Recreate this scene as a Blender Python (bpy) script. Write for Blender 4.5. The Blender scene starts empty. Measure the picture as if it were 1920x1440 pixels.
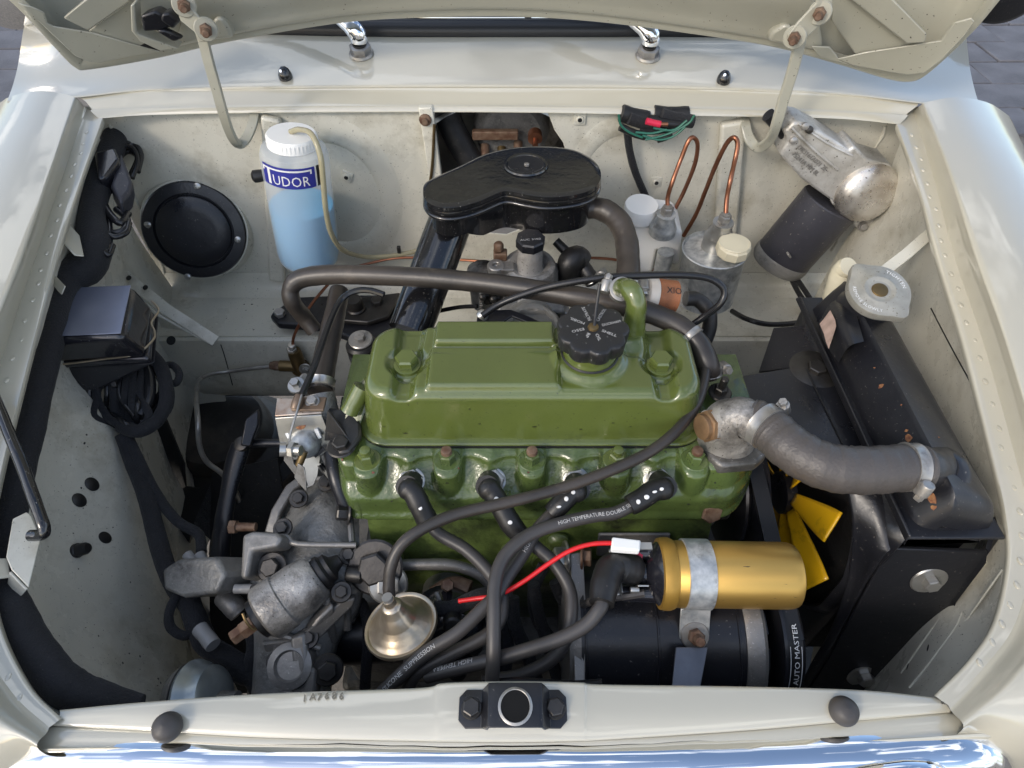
import bpy, bmesh, math, random
from mathutils import Vector, Matrix
random.seed(7)
S = bpy.context.scene
COL = S.collection
R = math.radians
# ---------------- camera ----------------
PITCH = R(48); F = 1200.0
CAM = Vector((0.0, -0.4175, 1.264))
cd = bpy.data.cameras.new('camera'); cam = bpy.data.objects.new('camera', cd); COL.objects.link(cam)
cam.location = CAM; cam.rotation_euler = (R(90) - PITCH, 0, 0)
cd.sensor_width = 36; cd.lens = 36 * F / 1920; cd.clip_start = 0.02; cd.clip_end = 400
S.camera = cam
# ---------------- sky, sun, exposure ----------------
w = bpy.data.worlds.new('World'); S.world = w; w.use_nodes = True
wn = w.node_tree.nodes; wl = w.node_tree.links
bg = wn['Background']
sky = wn.new('ShaderNodeTexSky'); sky.sky_type = 'NISHITA'; sky.sun_disc = False
SUN_EL, SUN_AZ = R(33), R(225)
sky.sun_elevation = SUN_EL; sky.sun_rotation = SUN_AZ; sky.air_density = 1.0; sky.dust_density = 2.0; sky.ozone_density = 1.0
# broken cloud over the blue
tc = wn.new('ShaderNodeTexCoord'); mp = wn.new('ShaderNodeMapping'); mp.inputs['Scale'].default_value = (1, 1, 2.2)
nz = wn.new('ShaderNodeTexNoise'); nz.inputs['Scale'].default_value = 2.1; nz.inputs['Detail'].default_value = 7; nz.inputs['Roughness'].default_value = .55
cr = wn.new('ShaderNodeValToRGB'); cr.color_ramp.elements[0].position = .50; cr.color_ramp.elements[1].position = .57
mx = wn.new('ShaderNodeMixRGB'); mx.inputs[2].default_value = (5.6, 5.95, 6.6, 1)
wl.new(tc.outputs['Generated'], mp.inputs[0]); wl.new(mp.outputs[0], nz.inputs['Vector']); wl.new(nz.outputs['Fac'], cr.inputs[0])
wl.new(cr.outputs[0], mx.inputs[0]); wl.new(sky.outputs[0], mx.inputs[1]); wl.new(mx.outputs[0], bg.inputs[0])
bg.inputs[1].default_value = 0.15
sd = bpy.data.lights.new('sun', 'SUN'); sd.energy = 0.7; sd.angle = R(10); sd.color = (1, .92, .82)
sun = bpy.data.objects.new('sun', sd); COL.objects.link(sun); sun.location = (-4, -4, 4)
sun.rotation_euler = (R(90) - SUN_EL, 0, R(180) - SUN_AZ)
S.view_settings.view_transform = 'Standard'; S.view_settings.look = 'None'; S.view_settings.exposure = 0.90; S.view_settings.gamma = 1
S.render.engine = 'CYCLES'; S.render.resolution_x = 1024; S.render.resolution_y = 768
S.cycles.max_bounces = 8
# ---------------- picture measurements -> places ----------------
_f = Vector((0, math.cos(PITCH), -math.sin(PITCH))); _u = Vector((0, math.sin(PITCH), math.cos(PITCH)))
def ray(px, py): return _f * F + Vector((1, 0, 0)) * (px - 960) + _u * (720 - py)
def W(px, py, z=None, y=None, x=None):
    r = ray(px, py)
    t = (z - CAM.z) / r.z if z is not None else ((y - CAM.y) / r.y if y is not None else (x - CAM.x) / r.x)
    return CAM + r * t
def PX(p):
    d = p - CAM; k = F / d.dot(_f)
    return 1.0 / k        # metres per picture pixel at p
# ---------------- mesh helpers ----------------
def frame(d, up=None):
    d = Vector(d).normalized()
    up = Vector(up) if up is not None else (Vector((0, 0, 1)) if abs(d.z) < .95 else Vector((0, 1, 0)))
    u = up.cross(d)
    if u.length < 1e-6: u = Vector((1, 0, 0))
    u.normalize(); v = d.cross(u); return u, v, d
def J(*gs):
    V = []; Fc = []
    for v, f in gs:
        n = len(V); V += v; Fc += [[i + n for i in q] for q in f]
    return V, Fc
def lathe(o, d, prof, n=32, up=None, a0=0, sx=1, sy=1, cap=True):
    u, v, d = frame(d, up); o = Vector(o); V = []; Fc = []
    for r, h in prof:
        for i in range(n):
            a = 2 * math.pi * i / n + a0
            V.append(o + u * (math.cos(a) * r * sx) + v * (math.sin(a) * r * sy) + d * h)
    for k in range(len(prof) - 1):
        for i in range(n):
            j = (i + 1) % n
            Fc.append([k * n + i, k * n + j, (k + 1) * n + j, (k + 1) * n + i])
    if cap and prof[0][0] > 1e-5: Fc.append(list(range(n))[::-1])
    if cap and prof[-1][0] > 1e-5: Fc.append([(len(prof) - 1) * n + i for i in range(n)])
    return V, Fc
def cr_(p0, p1, p2, p3, t):
    return 0.5 * ((2 * p1) + (p2 - p0) * t + (2 * p0 - 5 * p1 + 4 * p2 - p3) * t * t + (3 * p1 - p0 - 3 * p2 + p3) * t ** 3)
def smooth(P, sub=6, closed=False):
    if sub <= 1: return list(P)
    out = []; n = len(P)
    for i in range(n if closed else n - 1):
        a = P[(i - 1) % n] if (closed or i > 0) else P[0] * 2 - P[1]
        b = P[i]; c = P[(i + 1) % n]
        e = P[(i + 2) % n] if (closed or i + 2 < n) else P[-1] * 2 - P[-2]
        for k in range(sub): out.append(cr_(a, b, c, e, k / sub))
    if not closed: out.append(P[-1])
    return out
def tube(P, r, n=12, sub=6, closed=False, rz=None, wob=.018):
    P = [Vector(p) for p in P]
    rr = r if isinstance(r, (list, tuple)) else [r] * len(P)
    Q = smooth([Vector((p.x, p.y, p.z, q)) for p, q in zip(P, rr)], sub, closed)
    C = [Vector((q[0], q[1], q[2])) for q in Q]; m = len(C); V = []; Fc = []
    T = []
    for i in range(m):
        a = C[(i - 1) % m] if (closed or i > 0) else C[i]; b = C[(i + 1) % m] if (closed or i < m - 1) else C[i]
        t = (b - a); T.append(t.normalized() if t.length > 1e-9 else Vector((0, 0, 1)))
    u, v, _ = frame(T[0])
    for i in range(m):
        if i: 
            q = T[i - 1].rotation_difference(T[i]); u = q @ u
        u = (u - T[i] * u.dot(T[i])).normalized(); v = T[i].cross(u)
        rad = max(Q[i][3], 1e-4) * (1 + wob * (math.sin(i * .83 + m) + .7 * math.sin(i * 2.17 + 2 * m)))
        for k in range(n):
            a = 2 * math.pi * k / n
            V.append(C[i] + u * math.cos(a) * rad + v * math.sin(a) * rad * (rz or 1))
    for i in range(m if closed else m - 1):
        for k in range(n):
            j = (k + 1) % n; i2 = (i + 1) % m
            Fc.append([i * n + k, i * n + j, i2 * n + j, i2 * n + k])
    if not closed:
        Fc.append(list(range(n))[::-1]); Fc.append([(m - 1) * n + k for k in range(n)])
    return V, Fc
def prism(poly, o, d, h, up=None):
    "outline (2D, metres) in the plane through o square to d, extruded by h"
    u, v, d = frame(d, up); o = Vector(o); n = len(poly)
    ar = sum(poly[i][0] * poly[(i + 1) % n][1] - poly[(i + 1) % n][0] * poly[i][1] for i in range(n))
    if ar < 0: poly = poly[::-1]
    V = [o + u * p[0] + v * p[1] for p in poly] + [o + u * p[0] + v * p[1] + d * h for p in poly]
    Fc = [list(range(n))[::-1], list(range(n, 2 * n))] + [[i, (i + 1) % n, (i + 1) % n + n, i + n] for i in range(n)]
    return V, Fc
def slab(P, h, d=None):
    "closed outline of 3D points pushed by h along its normal (or d)"
    P = [Vector(p) for p in P]; n = len(P)
    if d is None:
        d = Vector((0, 0, 0))
        for i in range(n): d += (P[i] - P[0]).cross(P[(i + 1) % n] - P[0])
        d.normalize()
    d = Vector(d)
    V = P + [p + d * h for p in P]
    return V, [list(range(n))[::-1], list(range(n, 2 * n))] + [[i, (i + 1) % n, (i + 1) % n + n, i + n] for i in range(n)]
def box(c, sx, sy, sz, d=(0, 0, 1), up=None):
    "sz along d, sx along u, sy along v, centre c"
    u, v, d = frame(d, up); c = Vector(c)
    V = [c + u * (a * sx / 2) + v * (b * sy / 2) + d * (e * sz / 2) for e in (-1, 1) for a, b in ((-1, -1), (1, -1), (1, 1), (-1, 1))]
    return V, [[3, 2, 1, 0], [4, 5, 6, 7], [0, 1, 5, 4], [1, 2, 6, 5], [2, 3, 7, 6], [3, 0, 4, 7]]
def patch(G, su=6, sv=6, flip=False):
    "smooth sheet through a grid of points (rows of equal length)"
    rows = [smooth([Vector(p) for p in r], su) for r in G]
    n = len(rows[0]); cols = [smooth([r[i] for r in rows], sv) for i in range(n)]
    m = len(cols[0]); V = [cols[i][j] for j in range(m) for i in range(n)]
    Fc = [[j * n + i, j * n + i + 1, (j + 1) * n + i + 1, (j + 1) * n + i] for j in range(m - 1) for i in range(n - 1)]
    if flip: Fc = [f[::-1] for f in Fc]
    return V, Fc
def hexa(o, d, af, h, dome=.12, a0=0, up=None):
    r = af / math.sqrt(3)
    return lathe(o, d, [(r * .97, 0), (r, h * .06), (r, h * (1 - dome)), (r * .86, h)], 6, a0=a0, up=up)
def empty(name, loc, label=None, cat=None, group=None):
    o = bpy.data.objects.new(name, None); COL.objects.link(o); o.location = loc; o.empty_display_size = .02
    return tag(o, label, cat, group)
def tag(o, label=None, cat=None, group=None, kind=None):
    if label: o['label'] = label
    if cat: o['category'] = cat
    if group: o['group'] = group
    if kind: o['kind'] = kind
    return o
def mk(name, g, m, parent=None, ang=38, bevel=0, seg=2, solid=0, sub=0, flat=False, fixn=True):
    V, Fc = g
    me = bpy.data.meshes.new(name); me.from_pydata([tuple(v) for v in V], [], Fc); me.update()
    if fixn:
        b = bmesh.new(); b.from_mesh(me); bmesh.ops.recalc_face_normals(b, faces=b.faces); b.to_mesh(me); b.free()
    if not flat:
        for p in me.polygons: p.use_smooth = True
        me.set_sharp_from_angle(angle=R(ang))
    me.materials.append(m)
    o = bpy.data.objects.new(name, me); COL.objects.link(o)
    if parent is not None:
        o.parent = parent; mw = Matrix.Translation(-root_loc(parent)); o.matrix_parent_inverse = mw
    if solid:
        s = o.modifiers.new('thickness', 'SOLIDIFY'); s.thickness = solid; s.offset = -1
    if bevel:
        bv = o.modifiers.new('edges', 'BEVEL'); bv.width = bevel; bv.segments = seg; bv.limit_method = 'ANGLE'; bv.angle_limit = R(32); bv.harden_normals = False
    if sub:
        s = o.modifiers.new('smooth', 'SUBSURF'); s.levels = sub; s.render_levels = sub
    return o
def root_loc(p):
    # every thing is an unrotated Empty or a mesh in world coordinates, so only translations add up
    return Vector(p.location) if p.parent is None else Vector((0, 0, 0)) 
_txt = {}
def text(s, size=1.0, space=1.0):
    "flat lettering as (verts2d, faces), left-bottom at the origin; returns also its width"
    key = (s, space)
    if key not in _txt:
        c = bpy.data.curves.new('t', 'FONT'); c.body = s; c.size = 1; c.resolution_u = 2; c.space_character = space
        o = bpy.data.objects.new('t', c); COL.objects.link(o)
        bpy.context.view_layer.update()
        me = bpy.data.meshes.new_from_object(o.evaluated_get(bpy.context.evaluated_depsgraph_get()))
        V = [(v.co.x, v.co.y) for v in me.vertices]; Fc = [list(p.vertices) for p in me.polygons]
        bpy.data.objects.remove(o); bpy.data.curves.remove(c); bpy.data.meshes.remove(me)
        _txt[key] = (V, Fc)
    V, Fc = _txt[key]; wd = max(v[0] for v in V) - min(v[0] for v in V)
    return [(x * size, y * size) for x, y in V], Fc, wd * size
def lettering(s, size, fn, space=1.0, width=None):
    V, Fc, wd = text(s, size, space)
    k = (width / wd) if width else 1
    return [Vector(fn(x * k, y)) for x, y in V], Fc
def on_plane(o, ux, uy): return lambda x, y: Vector(o) + Vector(ux) * x + Vector(uy) * y
# ---------------- materials ----------------
def mat(name, col, rough=.5, metal=0.0, coat=0.0, var=0.0, vs=6.0, col2=None, specks=0.0, sp=(.05, .045, .04), ss=90, bump=0.0, bs=200.0, rv=0.0, grime=0.0, gc=(.06, .055, .045), gs=14.0, sheen=0.0, bump2=0.0, bs2=25, ir=None, stretch=None, cr=.05, alpha=1.0):
    m = bpy.data.materials.new(name); m.use_nodes = True; N = m.node_tree.nodes; L = m.node_tree.links
    b = N['Principled BSDF']; b.inputs['Roughness'].default_value = rough; b.inputs['Metallic'].default_value = metal
    b.inputs['Coat Weight'].default_value = coat; b.inputs['Coat Roughness'].default_value = cr; b.inputs['Coat IOR'].default_value = 1.9 if coat >= .9 else 1.5
    if sheen: b.inputs['Sheen Weight'].default_value = sheen; b.inputs['Sheen Roughness'].default_value = .5
    if ir: b.inputs['IOR'].default_value = ir
    if alpha < 1: b.inputs['Alpha'].default_value = alpha
    t = N.new('ShaderNodeTexCoord'); src = t.outputs['Object']
    if stretch:
        q = N.new('ShaderNodeMapping'); q.inputs['Scale'].default_value = stretch; L.new(src, q.inputs[0]); src = q.outputs[0]
    def noise(sc, det=5, ro=.55, off=0):
        n = N.new('ShaderNodeTexNoise'); n.inputs['Scale'].default_value = sc; n.inputs['Detail'].default_value = det; n.inputs['Roughness'].default_value = ro
        if off:
            q = N.new('ShaderNodeMapping'); q.inputs['Location'].default_value = (off, off * 2, -off); L.new(src, q.inputs[0]); L.new(q.outputs[0], n.inputs['Vector'])
        else: L.new(src, n.inputs['Vector'])
        return n.outputs['Fac']
    def ramp(f, a, bb):
        r = N.new('ShaderNodeMapRange'); r.inputs['From Min'].default_value = a; r.inputs['From Max'].default_value = bb; L.new(f, r.inputs['Value']); return r.outputs[0]
    def mix(fac, a, bb):
        x = N.new('ShaderNodeMix'); x.data_type = 'RGBA'
        L.new(fac, x.inputs[0])
        for v, i in ((a, 6), (bb, 7)):
            if isinstance(v, tuple): x.inputs[i].default_value = (*v, 1)
            else: L.new(v, x.inputs[i])
        return x.outputs[2]
    c = tuple(col)
    if var or col2:
        c2 = tuple(col2) if col2 else tuple(max(0, k * (1 - var)) for k in col)
        c = mix(ramp(noise(vs), .35, .65), c, c2)
    if grime:
        e = .70 - grime * .42
        c = mix(ramp(noise(gs, 9, .7, 3.1), e - .05, e + .16), c, tuple(gc))
    if specks:
        e = .705 - specks * .18
        c = mix(ramp(noise(ss * 2.6, 3, .6, 7.7), e, e + .03), c, tuple(sp))
    if isinstance(c, tuple): b.inputs['Base Color'].default_value = (*c, 1)
    else: L.new(c, b.inputs['Base Color'])
    if rv:
        r = ramp(noise(vs * 3, 6, .6, 1.3), .3, .7); q = N.new('ShaderNodeMapRange'); q.inputs['To Min'].default_value = max(.02, rough - rv); q.inputs['To Max'].default_value = min(1, rough + rv)
        L.new(r, q.inputs['Value']); L.new(q.outputs[0], b.inputs['Roughness'])
    last = None
    for st, sc in ((bump, bs), (bump2, bs2)):
        if st:
            bn = N.new('ShaderNodeBump'); bn.inputs['Strength'].default_value = 1; bn.inputs['Distance'].default_value = st * .002
            L.new(noise(sc, 4, .6, .9), bn.inputs['Height'])
            if last is not None: L.new(last, bn.inputs['Normal'])
            last = bn.outputs[0]
    if last is not None:
        L.new(last, b.inputs['Normal'])
        if coat: L.new(last, b.inputs['Coat Normal'])
    m.diffuse_color = (*col, 1)
    return m
CREAM = (.46, .435, .35)
M = dict(
 paint=mat('body paint', CREAM, .28, coat=.9, var=.03, vs=3, bump=.02, bs=90, bump2=.35, bs2=7, cr=.02),
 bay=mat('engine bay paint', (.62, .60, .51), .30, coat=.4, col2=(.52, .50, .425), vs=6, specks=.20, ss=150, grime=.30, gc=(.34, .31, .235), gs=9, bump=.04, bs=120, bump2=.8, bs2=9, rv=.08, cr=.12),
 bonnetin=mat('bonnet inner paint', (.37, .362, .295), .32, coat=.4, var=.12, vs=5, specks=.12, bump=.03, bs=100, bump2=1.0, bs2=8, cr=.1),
 green=mat('green rocker enamel', (.103, .132, .032), .20, coat=.75, var=.22, vs=7, specks=.16, sp=(.05, .06, .02), ss=120, grime=.10, gc=(.05, .06, .02), gs=18, bump=.05, bs=260, bump2=.25, bs2=22, rv=.06, cr=.12),
 head=mat('green cast enamel', (.088, .128, .036), .25, coat=.5, var=.3, vs=16, specks=.2, sp=(.03, .03, .02), grime=.3, gc=(.025, .03, .015), gs=20, bump=.5, bs=95, bump2=.9, bs2=30, cr=.12),
 block=mat('oily green iron', (.11, .155, .04), .36, coat=.3, var=.4, vs=14, grime=.42, gc=(.012, .012, .009), gs=18, bump=.5, bs=150, bump2=1.2, bs2=30),
 gloss=mat('gloss black enamel', (.009, .009, .010), .16, coat=.6, specks=.14, sp=(.2, .19, .17), ss=150, bump=.03, bs=140, bump2=.35, bs2=18, rv=.05),
 satin=mat('satin black paint', (.014, .0145, .018), .34, var=.25, specks=.16, sp=(.12, .11, .10), ss=130, bump=.08, bs=200, bump2=.4, bs2=20, rv=.1),
 soot_shade=mat('sooty metal and painted shade', (.012, .012, .013), .55, var=.5, vs=20, specks=.2, sp=(.07, .055, .04), bump=.4, bs=120),  # black for real parts, and shade painted into holes, creases and gaps
 rubber=mat('black rubber', (.014, .0135, .0135), .44, var=.2, vs=20, bump=.06, bs=300, specks=.1, sp=(.1, .09, .08)),
 hose=mat('old brown-grey hose', (.050, .041, .034), .38, col2=(.024, .021, .019), vs=18, bump=.08, bs=260, grime=.2, gc=(.11, .09, .07), gs=30),
 lead=mat('grey silicone lead', (.058, .053, .050), .42, var=.35, vs=15, bump=.03, bs=300),
 cloth=mat('black cloth tape', (.0075, .008, .011), .8, sheen=.06, var=.4, vs=60, bump=.9, bs=420, specks=.12, sp=(.08, .08, .08), ss=300),
 cast=mat('grey cast aluminium', (.46, .44, .41), .42, metal=.45, var=.4, vs=22, grime=.45, gc=(.06, .055, .05), gs=22, bump=.5, bs=240, specks=.3, sp=(.05, .045, .04), ss=160),
 dirty=mat('oily cast aluminium', (.27, .265, .25), .40, metal=.25, var=.35, vs=18, grime=.34, gc=(.02, .02, .02), gs=20, bump=.6, bs=200, bump2=1.2, bs2=35, specks=.3, sp=(.3, .29, .27), ss=180),
 dirtya=mat('dusty aluminium pressing', (.26, .25, .235), .45, metal=.6, var=.3, vs=14, grime=.25, gc=(.05, .05, .045), gs=14, bump=.25, bs=180, specks=.25, sp=(.42, .40, .38), ss=200),
 zinc=mat('bright zinc plate', (.52, .51, .48), .3, metal=.8, var=.25, vs=30, bump=.05, bs=200, grime=.15, gc=(.25, .22, .18), gs=40),
 galv=mat('spangled galvanised steel', (.56, .57, .56), .38, metal=.5, col2=(.30, .32, .33), vs=90, bump=.05, bs=200, grime=.25, gc=(.16, .15, .13), gs=50),
 steel=mat('dull steel', (.38, .365, .34), .34, metal=.6, var=.3, vs=40, grime=.2, gc=(.08, .06, .05), gs=40, bump=.1, bs=200),
 darkbolt=mat('dark oiled steel', (.07, .066, .062), .38, metal=.7, var=.3, vs=60, bump=.1, bs=300),
 rust=mat('rusty bolt', (.095, .045, .025), .6, metal=.2, col2=(.20, .135, .09), vs=90, bump=.3, bs=300),
 chrome=mat('chrome', (.86, .87, .88), .05, metal=1),
 brass=mat('dull brass', (.20, .14, .065), .42, metal=.8, var=.3, vs=40, bump=.1),
 goldpass=mat('yellow passivated steel', (.46, .38, .27), .28, metal=.85, col2=(.56, .47, .36), vs=60, bump=.05, grime=.12, gc=(.12, .1, .06), gs=60),
 copper=mat('copper pipe', (.36, .15, .085), .32, metal=.85, var=.35, vs=30),
 gold=mat('gold anodised tin', (.60, .37, .10), .38, metal=.8, var=.12, vs=30, stretch=(.2, 1, 1), bump=.02, specks=.05),
 goldrim=mat('gold painted rim', (.45, .26, .05), .4, metal=.5, var=.2, vs=30),
 white=mat('milky plastic', (.84, .84, .81), .38, var=.05, bump=.03, ir=1.4),
 bottle=mat('translucent bottle plastic', (.74, .77, .78), .32, var=.04, bump=.05, bs=60, alpha=.36),
 fluid=mat('blue screen wash', (.10, .46, .78), .25, var=.05),
 cap=mat('yellowed plastic cap', (.62, .57, .42), .4, var=.1, bump=.05),
 yellow=mat('yellow fan paint', (.75, .42, .008), .38, coat=.2, var=.1, vs=20, grime=.2, gc=(.15, .09, .01), gs=30),
 blue=mat('blue label ink', (.035, .04, .27), .4),
 whiteink=mat('white print', (.75, .75, .74), .5),
 greyink=mat('worn pale print', (.46, .45, .43), .6),
 red=mat('red wire insulation', (.62, .012, .015), .35),
 pink=mat('red crimp plastic', (.55, .02, .06), .4),
 bakelite=mat('bakelite cover', (.014, .014, .018), .22, coat=.4, var=.1, bump=.04, bs=80, bump2=.3, bs2=20, specks=.06, sp=(.15, .15, .15)),
 cover=mat('brushed dark cover lid', (.26, .28, .36), .25, metal=.5, var=.2, vs=10, bump=.05, bs=120),
 amber=mat('amber filter paper', (.48, .15, .03), .5, var=.3, vs=60),
 clearp=mat('clear filter shell', (.75, .68, .58), .12, alpha=.09),
 vinyl=mat('clear vinyl tube', (.42, .38, .24), .2, var=.2, vs=30, alpha=.8),
 cable=mat('black outer cable', (.014, .014, .015), .25, bump=.03),
 greenw=mat('green wire', (.02, .12, .08), .4),
 seal=mat('windscreen rubber', (.02, .021, .024), .38, var=.1),
 glass=mat('dark windscreen glass', (.02, .025, .03), .04, coat=.5),
 patina=mat('bare rubbed primer', (.46, .33, .27), .7, var=.35, vs=60, bump=.2),
 rustpaint=mat('rust-stained plate', (.30, .29, .25), .5, metal=.3, col2=(.24, .10, .04), vs=14, specks=.35, ss=80, bump=.4, bs=100),
 motor=mat('grey-black motor paint', (.045, .045, .055), .42, var=.3, vs=14, grime=.2, gc=(.02, .02, .02), specks=.2, sp=(.18, .17, .15), bump=.25, bs=150),
 orange=mat('rust spot', (.30, .15, .06), .8, col2=(.14, .045, .025), vs=260, bump=.4),
)
def bolt(parent, p, d, af=.012, h=.007, m='zinc', washer=1.0, stud=0, name='bolt', wm=None, a0=.3, label=None):
    g = [hexa(p, d, af, h, a0=a0)]
    d = Vector(d).normalized(); p = Vector(p)
    if washer and wm: mk('washer', lathe(p - d * .0006, d, [(af * .82 * washer, -.002), (af * .85 * washer, .0002), (af * .78 * washer, .0016)], 24), M[wm], parent)
    elif washer: g.append(lathe(p - d * .0006, d, [(af * .82 * washer, -.001), (af * .85 * washer, .0002), (af * .78 * washer, .0016)], 24))
    if stud: g.append(lathe(p, d, [(af * .32, h * .8), (af * .34, h + stud * .9), (af * .26, h + stud)], 14))
    o = mk(name, J(*g), M[m], parent, ang=30)
    if label: o['label'] = label
    return o
def clip(parent, c, d, r, w=.011, side=(0, -1, 0), m='zinc', name='hose_clip', screw=1):
    "worm-drive clip round a hose"
    c = Vector(c); u, v, d = frame(d)
    s = Vector(side); s = (s - d * s.dot(d)).normalized(); t = d.cross(s)
    o = mk(name, lathe(c - d * w / 2, d, [(r, 0), (r + .0012, .0004), (r + .0006, w * .18), (r + .0006, w * .82), (r + .0012, w - .0004), (r, w)], 36), M[m], parent)
    if screw:
        hc = c + s * (r + .005)
        mk('screw_housing', J(lathe(hc - t * .008, t, [(.0052, 0), (.0058, .001), (.0058, .013), (.0046, .014)], 16), box(c + s * (r + .0025), w * .95, .013, .004, s, t)), M['steel'], o, bevel=.0005)
        mk('clip_screw', J(hexa(hc + t * .006, t, .0075, .006), box(hc + t * .0122, .0011, .0072, .0012, t)), M[m], o)
    return o
def wire(name, P, r, m, parent=None, label=None, cat=None, n=8, group=None, sub=6):
    o = mk(name, tube([W(*p[:2], z=p[2]) if not isinstance(p, Vector) else p for p in P], r, n, sub), M[m], parent)
    return tag(o, label, cat, group)

def Y(px, py, y): return W(px, py, y=y)
def Z(px, py, z): return W(px, py, z=z)

def PL(px, py, o, n):
    r = ray(px, py); n = Vector(n); return CAM + r * ((Vector(o) - CAM).dot(n) / r.dot(n))

M['silver'] = mat('bare silver casting', (.62, .61, .58), .36, metal=.4, col2=(.40, .38, .34), vs=30, grime=.3, gc=(.12, .10, .07), gs=26, bump=.4, bs=220, specks=.25, sp=(.07, .06, .05))
M['void'] = mat('unlit hole', (.002, .002, .002), 1.0)
from mathutils.bvhtree import BVHTree
_bvh = {}
def hit(o, px, py, lift=0.0):
    "point and outward normal where the sight line through a picture point meets the object"
    if o.name not in _bvh:
        _bvh[o.name] = BVHTree.FromPolygons([v.co.copy() for v in o.data.vertices], [list(p.vertices) for p in o.data.polygons])
    d = ray(px, py).normalized(); loc, n, i, q = _bvh[o.name].ray_cast(CAM, d)
    if loc is None: return None, None
    if n.dot(d) > 0: n = -n
    return loc + n * lift, n
# ================= ground =================
g0 = mk('ground', slab([(-60, -30, -.02), (60, -30, -.02), (60, 90, -.02), (-60, 90, -.02)], -.05), mat('mortar sand', (.30, .26, .21), .9, var=.3, vs=9, bump=2, bs=60), flat=True)
tag(g0, kind='structure')
PV = mat('grey paving brick', (.15, .148, .16), .8, var=.35, vs=5, bump=1.2, bs=90, specks=.2, ss=120, sp=(.08, .075, .07))
pav = mk('paving', slab([(-9, -3, -.012), (9, -3, -.012), (9, 14, -.012), (-9, 14, -.012)], -.006), mat('paving joint sand', (.19, .165, .135), .9, var=.3, vs=20, bump=1, bs=200), flat=True)
tag(pav, kind='structure')
cnt = 0
bw, bd = .31, .245
bmesh_brick = None
farb = []
for side, x0, x1, y0, y1 in ((1, 1.75, 3.6, .75, 3.6), (-1, -3.4, -2.0, 1.4, 3.6)):
    j = 0; yy = y0
    while yy < y1:
        xx = x0 + (bw / 2 if j % 2 else 0)
        while xx < x1:
            c = Vector((xx, yy, 0)); d = c - CAM; k = F / d.dot(_f); qx = 960 + d.x * k; qy = 720 - d.dot(_u) * k
            if -70 < qx < 1990 and -70 < qy < 460 and (qx > 1700 or qx < 120):
                if bmesh_brick is None:
                    bmesh_brick = mk('brick', box((0, 0, -.03), bw - .008, bd - .008, .06), PV, pav, bevel=.004, seg=2); b = bmesh_brick
                else:
                    b = bmesh_brick.copy(); COL.objects.link(b)
                b.location = (xx, yy, random.uniform(-.003, .004)); b.rotation_euler = (random.uniform(-.008, .008), random.uniform(-.008, .008), 0); cnt += 1
            xx += bw
        yy += bd; j += 1
# ================= car shell =================
car = empty('car_body', (0, .1, 0), 'cream painted body shell of a small classic car around its open engine bay', 'car')
RL = [(192, 222, .852), (150, 340, .835), (105, 480, .815), (52, 680, .785), (0, 890, .757), (-22, 1020, .74), (-5, 1160, .727), (50, 1280, .718), (115, 1348, .713)]
FL = [(162, 203, .853), (118, 330, .838), (68, 480, .818), (8, 660, .788), (-52, 870, .760), (-78, 1020, .743), (-52, 1170, .73), (20, 1295, .72), (92, 1364, .715)]
GL = [(144, 184, .868), (98, 320, .858), (44, 480, .842), (-22, 650, .815), (-92, 860, .785), (-125, 1020, .765), (-95, 1190, .748), (-15, 1320, .735), (70, 1392, .724)]
RR = [(1682, 232, .852), (1722, 345, .835), (1757, 480, .812), (1806, 640, .79), (1860, 850, .762), (1886, 965, .747), (1891, 1050, .737), (1868, 1160, .727), (1820, 1235, .72), (1752, 1305, .713)]
FR = [(1712, 206, .853), (1750, 330, .838), (1789, 480, .815), (1843, 640, .793), (1902, 850, .765), (1930, 965, .75), (1932, 1060, .74), (1902, 1172, .73), (1846, 1250, .723), (1778, 1322, .715)]
GR = [(1728, 196, .868), (1776, 320, .858), (1827, 480, .842), (1884, 640, .82), (1946, 850, .788), (1980, 965, .77), (1985, 1065, .758), (1950, 1190, .746), (1885, 1275, .735), (1806, 1356, .724)]
def w3(L): return [W(a, b, z=c) for a, b, c in L]
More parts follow.
